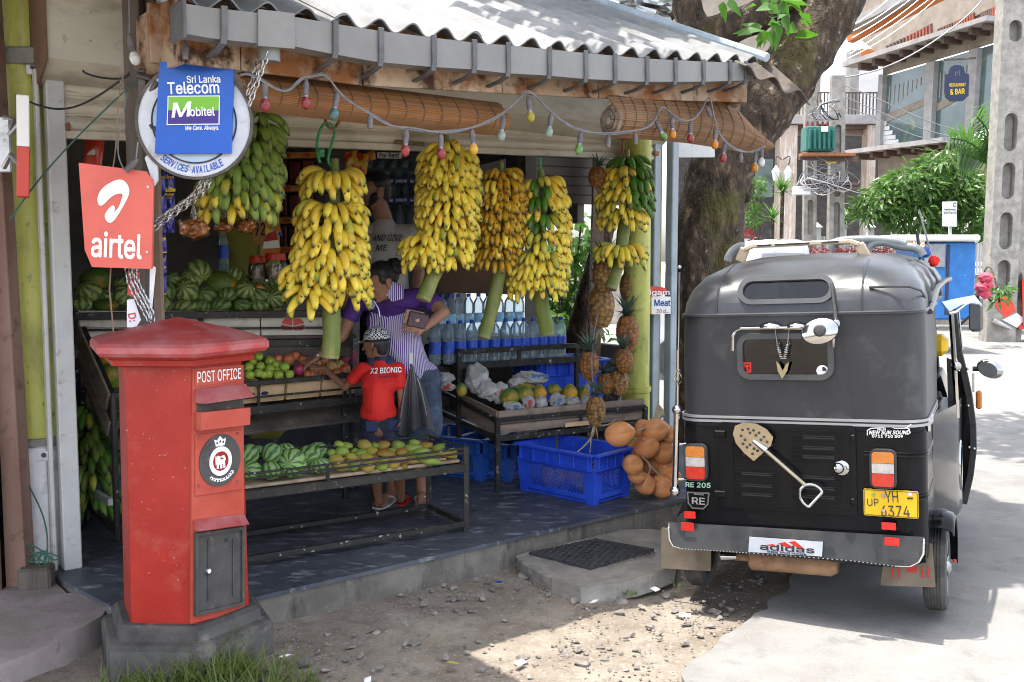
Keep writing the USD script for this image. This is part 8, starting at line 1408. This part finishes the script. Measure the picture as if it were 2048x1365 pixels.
def hpole(label,x0,y0,x1,y1,w0,w1,y,slots):
    t = T('utility_pole',label,'pole'); a,b = W(x0,y0,y=y),W(x1,y1,y=y); h0,h1 = w0 / 2 / FPX * y,w1 / 2 / FPX * y; b[2] = min(b[2],1.2 if y > 22 else 0)
    pl_ = Polygon([(a[0] - h0,a[2]),(a[0] + h0,a[2]),(b[0] + h1,b[2]),(b[0] - h1,b[2])]); hs_ = []
    for s0,s1 in slots:
        p,q = W(x0 + (x1 - x0) * (s0 - y0) / (y1 - y0),s0,y=y),W(x0 + (x1 - x0) * (s1 - y0) / (y1 - y0),s1,y=y); hs_.append(LineString([(p[0],p[2] - h0 * .5),(q[0],q[2] + h0 * .5)]).buffer(h0 * .48))
    t.p('shaft',tf(ext(pl_.difference(union_all(hs_)) if hs_ else pl_,h0 * 1.3),fr((0,y + h0 * .8,0),(1,0,0),(0,0,1),(0,-1,0))),'concrete',0); t.p('web',bev(((a[0] + b[0]) / 2,y + h0 * .2,(a[2] + b[2]) / 2),(h0 * .9,h0 * .2,(a[2] - b[2]) * .96),.01),'concrete'); return t
t = hpole('tall weathered concrete pole with oval recesses at the right edge',2030,-40,1997,640,52,58,20.,((60,70),(228,305),(326,400),(425,500),(520,600))); t.p('side_flange',beam(W(2064,-40,y=20.2),W(2020,640,y=20.2) * A([1,1,0]),.26,.45,Y),'concrete'); t.end()
t = hpole('left concrete pole of the transformer pair',1622,130,1618,560,22,26,24.5,((300,380),(400,470),(485,530))); t.end(); t = hpole('right concrete pole of the transformer pair, wrapped in cables',1676,152,1670,560,26,32,24.,((250,330),(345,395),(405,480),(490,540))); t.p('yellow_tag',bev(W(1662,321,y=23.6),(.24,.02,.14),.005),'plate_yellow'); t.p('tag_lettering',txt('B-096',.08,fr(W(1655,324,y=23.57),X,Z),.004,True,.17),'black_paint',0); t.end()
t = T('transformer','green box transformer mounted between the two concrete poles','transformer'); c = W(1635,280,y=23.6); t.p('tank',bev(c,(.66,.5,.58),.03),'green_box')
for k in range(6): t.p('cooling_fin',bev(c + A([-.27 + .11 * k,-.29,-.02]),(.05,.1,.46),.01),'green_box')
t.p('plate',bev(c + A([.05,-.36,.2]),(.16,.02,.12),.005),'wall_white'); t.p('base_frame',bev(c + A([.2,-.1,-.36]),(1.25,.3,.08),.01),'rust'); t.p('insulators',cat([tube([c + A([-.25 + .12 * k,0,.28]),c + A([-.25 + .12 * k,0,.42])],.03,8) for k in range(5)]),'pack_dark_red'); t.end()
t = T('cable_rack','tangle of white cables and insulators on the transformer poles','cables'); rn = random.Random(12)
for k in range(22): x = rn.uniform(1605,1700); t.p('cable_loop',tube(bez([W(x,rn.uniform(345,360),y=23.5),W(x + rn.uniform(-20,20),rn.uniform(355,378),y=23.4),W(rn.uniform(1605,1710),rn.uniform(360,385),y=23.5),W(rn.uniform(1600,1705),rn.uniform(310,360),y=23.5)],12),.010,4),'frame_grey' if k % 3 == 0 else 'wire_grey')
for k in range(14): x = rn.uniform(1625,1680); t.p('cable_loop',tube(bez([W(x,240,y=23.4),W(x + rn.uniform(-30,20),rn.uniform(215,245),y=23.4),W(rn.uniform(1625,1690),rn.uniform(190,240),y=23.5)],10),.012,4),'wire_grey' if k % 2 else 'wire_black')
for y_ in (316,366,372): t.p('cross_arm',beam(W(1598,y_,y=23.6),W(1715,y_ + 4,y=23.6),.08,.1),'brown_timber')
t.p('wall_box',bev(W(1603,382,y=23.6),(.4,.2,.2),.02),'wall_white'); t.end()
for i,(p,r) in enumerate(((((1706,50),(1775,0),(1800,-25)),.014),(((1706,62),(1790,10),(1830,-25)),.014),(((1704,76),(1800,15),(1850,-25)),.014),(((1704,90),(1815,18),(1865,-25)),.014),(((1700,108),(1830,20),(1890,-25)),.014),(((1695,118),(1780,70),(1870,0)),.014),(((1690,155),(1800,122),(1900,60),(1965,0),(1985,-30)),.024),(((1690,172),(1760,200),(1850,240),(2000,265)),.014),(((1690,195),(1750,220),(1850,260),(2000,272)),.014),(((1690,215),(1740,232),(1820,268),(1880,283),(2000,280)),.014))): solo('overhead_wire',tube(bez([W(*q,y=23.2 + .1 * i) for q in p],16),r * .75,4),'wire_grey' if i > 5 else 'letter_white',f'overhead wire across the restaurant front, {ORD[i]} from the top','wire','overhead wires')
def plant(name,label,blobs,n,L,seed,m,stem=None,wr=.2,droop=.5,cat__='plant'):
    t = T(name,label,cat__); b0 = min(blobs,key=lambda b: b[0][2]); base = A([b0[0][0],b0[0][1],min(1.25,b0[0][2] - .2)]); top = blobs[0][0]
    for k in range(3): t.p('stem',tube(bez([base + A([.12 * k - .1,0,0]),(base + top) / 2 + A([.2 * k - .2,0,0]),blobs[k % len(blobs)][0]],8),[.022,.02,.018,.016,.014,.012,.01,.008],5),'tree_bark')
    t.p('foliage',leafcloud(blobs,n,L,seed,.5,droop,.35,wr),m,0); t.end()
g_ = lambda px,py,dy=0.: W(px,py,y=23.8 + dy)
plant('mango_tree','dense bright mango tree in front of the restaurant',[(g_(1880,330),(.55,.5,.42)),(g_(1830,370),(.75,.6,.5)),(g_(1905,380),(.7,.6,.55)),(g_(1770,400),(.6,.5,.45)),(g_(1735,420),(.35,.4,.35)),(g_(1840,430),(1.0,.6,.45)),(g_(1950,400),(.45,.5,.5)),(g_(1925,440),(.7,.5,.35)),(g_(1960,345),(.3,.3,.3))],4200,.30,3,'leaf_mango',wr=.13,cat__='tree')
plant('shrub','pale green clipped shrub between the tree trunk and the peach column',[(W(1508,375,y=26.),(.30,.3,.35)),(W(1505,430,y=26.),(.26,.3,.4))],700,.12,4,'leaf_bush')
plant('roadside_bush','green bush overhanging the foot of the right concrete pole',[(W(2044,505,y=22.),(.35,.4,.5)),(W(2036,560,y=22.),(.25,.3,.25)),(W(1985,450,y=23.),(.3,.3,.5))],650,.20,6,'leaf_bush'); plant('red_shrub','orange red leaved shrub behind the right concrete pole',[(W(2046,370,y=26.),(.3,.3,.7))],300,.2,8,'leaf_orange'); plant('corner_leaves','small yellow green seedling leaves beside the tree trunk',[(W(1420,500,y=10.2),(.07,.07,.09))],22,.12,9,'leaf_bush'); plant('pole_plant','light leafy weed at the foot of the right pole',[(W(1998,585,y=18.8),(.25,.2,.2)),(W(1960,575,y=21.),(.2,.2,.25))],160,.22,10,'leaf_palm',wr=.15)
def fan(name,label,c,n,L,w,m,seed,stem=None,cat__='plant'):
    t = T(name,label,cat__); rn = random.Random(seed); lv = []
    for k in range(n): a,e = rn.uniform(0,6.28),rn.uniform(-.1,1.4); lv.append(blade(c,A([math.cos(a) * math.cos(e),math.sin(a) * math.cos(e),math.sin(e)]),L * rn.uniform(.7,1.1),w,-.35,rn,5))
    if stem: t.p('stem',tube([c,c - Z * stem],.05,6),'tree_bark')
    t.p('fronds',cat(lv),m,True); t.end()
for i,(px,py,st,lb) in enumerate(((1565,385,1.4,'spiky dracaena left of the transformer poles, taller one'),(1545,440,.7,'spiky dracaena left of the transformer poles, lower one'),(1690,440,.6,'spiky dracaena right of the transformer poles'),(1462,440,.5,'spiky plant in the tall pot by the tree trunk'))): fan('dracaena',lb,W(px,py,y=25.),34,.55,.03,'leaf_palm',i,st)
t = T('palm_tree','small palm with broad sunlit fronds left of the right concrete pole','palm'); c = W(1978,330,y=22.5); rn = random.Random(4); t.p('trunk',tube([c,A([c[0] + .05,c[1],1.2])],.07,8),'stalk_green')
for k,(dx,dz) in enumerate(((-.5,1.0),(-1.0,.55),(.3,1.1),(-.7,.2),(.1,.6),(-.2,1.3),(.6,.5))):
    sp = bez([c,c + A([dx * .5,.1 * k - .3,dz * .8]),c + A([dx,.1 * k - .4,dz])],8); fl = [tube(sp,.018,5)]
    for q in np.linspace(1,7,13): i0 = int(q) if q < 7 else 6; p = sp[i0] + (sp[i0 + 1] - sp[i0]) * (q - i0); d = nrm(sp[i0 + 1] - sp[i0]); fl += [blade(p,d * .5 + np.cross(d,Y) * s + A([0,-.2,-.1]),.42 * math.sin(q / 8.5 * 3.14) + .1,.045,-.3,rn,3) for s in (-1,1)]
    t.p('frond',cat(fl),'leaf_palm',True)
t.end()
struct('garden_bank',box((9,33.5,.5),(16,16.6,1.5)),'stone_wall')
t = T('picket_fence','white picket fence with capped posts on the garden wall','fence'); yF = 25.0; pk = []
for k in range(62): a = W(1632 + 5.8 * k,468,y=yF); pk.append(box((a[0],yF,1.75),(.042,.03,.95)))
t.p('pickets',cat(pk),'wall_white',0,kind='stuff');
for z in (1.45,2.05): t.p('rail',box((W(1812,500,y=yF)[0],yF + .03,z),(4.6,.03,.06)),'wall_white',0)
for x in (1634,1685,1740,1795,1850,1905,1975): a = W(x,470,y=yF)[0]; t.p('fence_post',cat(bev((a,yF,1.85),(.16,.16,1.2),.01),hull([(a - .11,yF - .11,2.45),(a + .11,yF - .11,2.45),(a - .11,yF + .11,2.45),(a + .11,yF + .11,2.45),(a,yF,2.58)])),'wall_white',0)
t.end()
plant('flower_bed','dark red leaved flower bed below the white fence',[(W(1650,505,y=23.),(.5,.2,.13)),(W(1720,505,y=23.),(.5,.2,.13)),(W(1790,505,y=23.),(.5,.2,.13))],900,.10,5,'leaf_red')
t = T('notice_board','white roadside notice board with black print and a large C','sign'); M = facing(W(1900,430,y=22.),-.1); Q3 = lambda *a: [onb(M,*q) for q in a]; t.p('board',bx(M,Polygon(Q3((1885,404),(1914,403),(1913,454),(1885,453))),-.02,.03),'wall_white'); t.p('post',beam(W(1900,450,y=22.05),W(1900,560,y=22.05),.06,.06),'frame_grey'); lab(M,'C',(1906,414),(1912,414),8,22.,.011,'black_paint',T_=t); lab(M,'36 48 37 38 47 50',(1887,428),(1912,428),4,22.,.011,'black_paint',T_=t); lab(M,'TELEPHONE SERVICES',(1888,421),(1911,421),2.5,22.,.011,'black_paint',T_=t); t.end()
t = T('blue_stall_truck','bright blue box vehicle with white flat roof and printed side by the fence','vehicle'); yv = 17.5
def vq(name,x0,y0,x1,y1,m,dy=0.,d=1.2): a,b = W(x0,y0,y=yv + dy),W(x1,y1,y=yv + dy); t.p(name,bev(((a[0] + b[0]) / 2,yv + dy + d / 2,(a[2] + b[2]) / 2),(abs(b[0] - a[0]),d,abs(a[2] - b[2])),.03),m)
vq('box_body',1866,484,1948,640,'truck_blue'); vq('flat_roof',1785,470,1962,483,'wall_white',-.1,1.5); vq('front_panel',1830,484,1866,640,'truck_blue',.02,.9); vq('printed_panel',1850,488,1890,535,'board_grey',-.03,.02); vq('orange_banner',1812,478,1850,498,'strip_orange',-.05,.03); a = W(1826,494,y=yv - .06); t.p('banner_word',txt('NCB',.12,fr(a,X,Z),.003,True,.2),'letter_white',0); vq('door_line',1894,490,1896,630,'navy_paint',-.01,.02); t.end()
t = T('grey_rickshaw','parked three-wheeler with a pale grey canopy across the road','auto rickshaw'); c = W(1552,520,y=19.);
t.p('canopy',tf(loft([rr_sec(h,-.5,.9,.2,z) for h,z in ((.52,-.12),(.54,.12),(.50,.28),(.36,.37),(.1,.39))]),tr(*c)),'frame_grey',50); t.p('rear_window',bev(c + A([0,-.5,.05]),(.8,.03,.16),.01),'board_grey'); t.p('body',bev(c + A([0,.2,-.75]),(1.0,1.3,1.2),.08),'tuk_black'); [t.p('wheel',tf(lathe([(0,-.05),(.2,-.05),(.2,.05),(0,.05)],16),tr(c[0] + s,c[1],.2) @ ry(1.57)),'tyre') for s in (-.5,.5)]; t.end()
t = T('white_car','white car roof passing behind the tuk-tuk and tree trunk','car'); c = W(1425,560,y=14.5); t.p('body',tf(hull([(x,y,z) for x,y,z in ((-1.0,-.8,-.9),(1.0,-.8,-.9),(-1.0,.8,-.9),(1.,.8,-.9),(-1.0,-.8,-.2),(1.0,-.8,-.2),(-.75,-.65,.22),(.7,-.65,.22),(-.75,.65,.22),(.7,.65,.22),(-1.,.8,-.2),(1.,.8,-.2))]),tr(*c)),'wall_white',30); t.p('side_window',bev(c + A([0,-.74,.02]),(1.3,.04,.28),.05),'board_grey'); t.p('roof_rack',bev(c + A([0,-.3,.26]),(1.2,.5,.05),.02),'crate_wood'); [t.p('wheel',tf(lathe([(0,-.1),(.3,-.1),(.3,.1),(0,.1)],18),tr(c[0] + s,c[1] - .75,.3) @ rx(1.57)),'tyre') for s in (-.65,.65)]; t.end()
for i,(px,lb) in enumerate(((1452,'tall white planter with a spiky plant by the tree trunk'),(1488,'low white planter with yellow leaves beside the tall planter'))):
    t = T('planter',lb,'planter'); c = W(px,500,y=24.5); h = .5 if i == 0 else .3; t.p('pot',tf(lathe([(0,-h),(.14,-h),(.2,h * .9),(.17,h * .9),(0,h * .8)],4),tr(*c) @ rz(.78)),'wall_white',0); t.p('leaves',leafcloud([(c + Z * h,.22)],80,.16,i),'leaf_bush' if i == 0 else 'leaf_red',0); t.p('stand',bev(c - Z * (h + .3),(.5,.5,.6),.02),'col_grey'); t.end()
for i,(x,y_) in enumerate(((1967,588),(1972,570),(1964,575),(1971,556))): solo('produce_sack',blob((.13,.12,.10),.18,3,i,3),'bag_red',f'red mesh sack in the pile by the pole, {["lowest", "right", "left", "topmost"][i]} one','sack','red sacks by the pole',M=tr(*W(x,y_,y=18.5)))
t = T('scooter','red and white motor scooter parked at the far kerb','scooter'); ys = 20.; s_ = lambda px,py,dy=0.: W(px,py,y=ys + dy)
def sh(name,pts,m,w=.14): t.p(name,hull([s_(*p,d) for p in pts for d in (-w,w)]),m,30)
sh('tail_panel',((1990,612),(1998,590),(2022,596),(2032,622),(2010,636)),'scooter_red'); sh('seat',((1998,589),(2004,583),(2028,592),(2036,602),(2020,600)),'tuk_matte',.12); sh('side_panel',((2004,640),(2034,626),(2050,640),(2034,656)),'wall_white',.15); sh('leg_shield',((2044,560),(2056,556),(2062,650),(2046,650)),'scooter_red',.2); sh('front_cover',((2034,640),(2060,632),(2060,656),(2038,660)),'scooter_red',.12); sh('seat_back',((2030,560),(2044,545),(2048,590),(2036,600)),'tuk_matte',.1)
t.p('muffler',tube([s_(1986,640,-.2),s_(2000,648,-.2),s_(2020,658,-.2)],[.05,.055,.03],10),'steel'); t.p('tail_lamp',bev(s_(1991,622,-.02),(.06,.2,.1),.01),'lamp_red')
for c in (s_(2002,660),s_(2075,660)): t.p('wheel',tf(lathe([(.12,-.04),(.2,-.05),(.215,0),(.2,.05),(.12,.04),(.12,-.04)],24),fr(A([c[0],c[1],.215]),(1,0,0),(0,0,1),(0,-1,0))),'tyre'); t.p('hub',tf(lathe([(0,-.03),(.12,-.02),(.12,.02),(0,.03)],12),fr(A([c[0],c[1],.215]),(1,0,0),(0,0,1),(0,-1,0))),'alloy')
t.end()
# ================================================================ stones, litter, grass
mat('stone',(.12,.11,.10),(.27,.24,.21),.9,scale=14,bump=.4,bs=60,rnd=.35,dirt=((.26,.17,.12),9,.6,.72)); leafmat('grass_blade',(.05,.12,.015),(.40,.34,.15),.35); rn = random.Random(21)
def rock(seed,s=1): r_ = np.random.RandomState(seed); p = r_.normal(size=(16,3)); p /= np.linalg.norm(p,axis=1,keepdims=True); return hull(p * A([1,.75,.5]) * r_.uniform(.8,1.1,(16,1)))
RK = [rock(i) for i in range(9)]
def okp(px,py): p = W(px,py,z=0); return p if un(p)[1] > 1.06 and p[1] > 3.3 and not Point(p[0],p[1]).buffer(.02).intersects(rdp) and not sl.contains(Point(p[0],p[1])) and np.linalg.norm(p[:2] - PB) > .5 else None
SP = [(905,1172,14),(985,1172,16),(975,1160,12),(1050,1148,22),(1060,1152,16),(960,1190,14),(905,1195,13),(925,1192,16),(965,1192,15),(868,1222,12),(805,1240,16),(740,1258,12),(755,1262,14),(770,1258,11),(830,1282,15),(810,1284,12),(700,1290,14),(720,1308,16),(612,1322,20),(690,1316,12),(1045,1312,20),(1120,1298,15),(1155,1297,14),(1165,1325,22),(1180,1315,12),(1135,1305,16),(1150,1195,18),(1245,1190,18),(1285,1200,13),(1240,1215,16),(1365,1218,18),(1375,1235,14),(1430,1208,16),(1440,1222,13),(1420,1240,14),(1370,1280,15),(960,1335,14),(1060,1350,12),(1200,1290,12),(1330,1170,14),(1410,1180,12),(1460,1200,14),(1350,1205,14),(890,1310,12),(860,1250,10),(1010,1235,11),(760,1330,12),(1085,1150,14),(1115,1168,12),(1300,1245,13),(1265,1262,10),(650,1335,14),(635,1300,11),(845,1205,12),(1400,1262,12)]
sb = lambda py: int(np.searchsorted([1182,1225,1270,1315],py)); sband = ['row along the step','second row','middle row','row by the sunlit patch','nearest row']; SP = [q for q in SP if okp(*q[:2]) is not None]; srow = {k: sorted(q[0] for q in SP if sb(q[1]) == k) for k in range(5)}
for i,(px,py,r) in enumerate(SP):
    p = okp(px,py)
    s = r / FPX * p[1] * .9; p[2] = hz(p[0],p[1]) + s * .12; solo('stone',(RK[i % 9][0] * s,RK[i % 9][1]),'stone',f'grey broken stone on the dirt verge, {sband[sb(py)]}, {nth(srow[sb(py)].index(px), len(srow[sb(py)]))}','stone','broken stones on the dirt verge',smooth=0,M=tr(*p) @ rz(i * 1.7) @ rx(.3 * math.sin(i)))
gv = []
for i in range(5200):
    x,y = rn.uniform(-1.4,1.8),rn.uniform(3.4,6.3); p = A([x,y,0]); e_ = un(p)[1]
    if e_ < 1.0 or sl.contains(Point(x,y)): continue
    if Point(x,y).within(rdp) and rn.random() < .96: continue
    if meshkit.noise(A([x * 3,y * 3,0.]),4) < rn.random() * .8: continue
    s = rn.uniform(.004,.011) * (1 + 1.2 * (rn.random() < .12)); r_ = RK[i % 9]; gv.append(((r_[0] * s) @ rz(i)[:3,:3].T + A([x,y,hz(x,y) + .004]),r_[1][::1]))
solo('gravel',cat(gv),'stone','small loose gravel scattered over the dirt verge','gravel',kind='stuff',smooth=0)
gr = []
def tuft(px,py,k,h,sp_):
    c = W(px,py,z=0)
    for _ in range(int(k * .62)): a = rn.uniform(0,6.28); o = c + A([rn.gauss(0,sp_),rn.gauss(0,sp_ * .7),-.02]); gr.append(blade(o,A([math.cos(a) * .55,math.sin(a) * .55,1]),h * rn.uniform(.4,1.15),.0042,-.55 * rn.random(),rn,4))
for q in ((300,1362,120,.17,.07),(385,1362,180,.24,.08),(440,1352,200,.27,.07),(500,1350,120,.20,.07),(560,1358,110,.14,.07),(610,1364,60,.09,.06),(350,1390,120,.2,.08),(245,1375,60,.12,.06),(460,1385,140,.22,.09),(1262,1182,26,.05,.03),(1190,1186,14,.045,.03),(1045,1128,14,.05,.02),(1085,1150,14,.04,.025),(1350,1168,16,.05,.03)): tuft(*q)
solo('grass',cat(gr),'grass_blade','tufts of green and dry grass at the foot of the post box and step','grass',kind='stuff',smooth=True)
for i,(px,py,m,lb) in enumerate(((998,1164,'pepsi_blue','tiny blue wrapper among the stones by the platform'),(1188,1203,'letter_white','white paper scrap below the concrete step'),(1310,1178,'letter_white','crumpled pale wrapper near the left tuk-tuk wheel'),(1370,1230,'sign_pale','white scrap among the stones near the road edge'),(1040,1325,'letter_white','small scrap on the sunlit dirt'),(1175,1220,'clear_bag','clear plastic strip on the dirt'),(905,1326,'banana_yellow','curled yellow leaf on the sunlit dirt'),(570,1312,'letter_white','white scrap beside the post box plinth'),(735,1360,'letter_white','flat pale scrap at the bottom edge'))):
    p = W(px,py,z=.012); solo('litter',pillow(.055,.03,.006,i,4),m,lb,'litter',smooth=True,M=tr(*p) @ rz(i) @ rx(1.3))
SHOP.end()
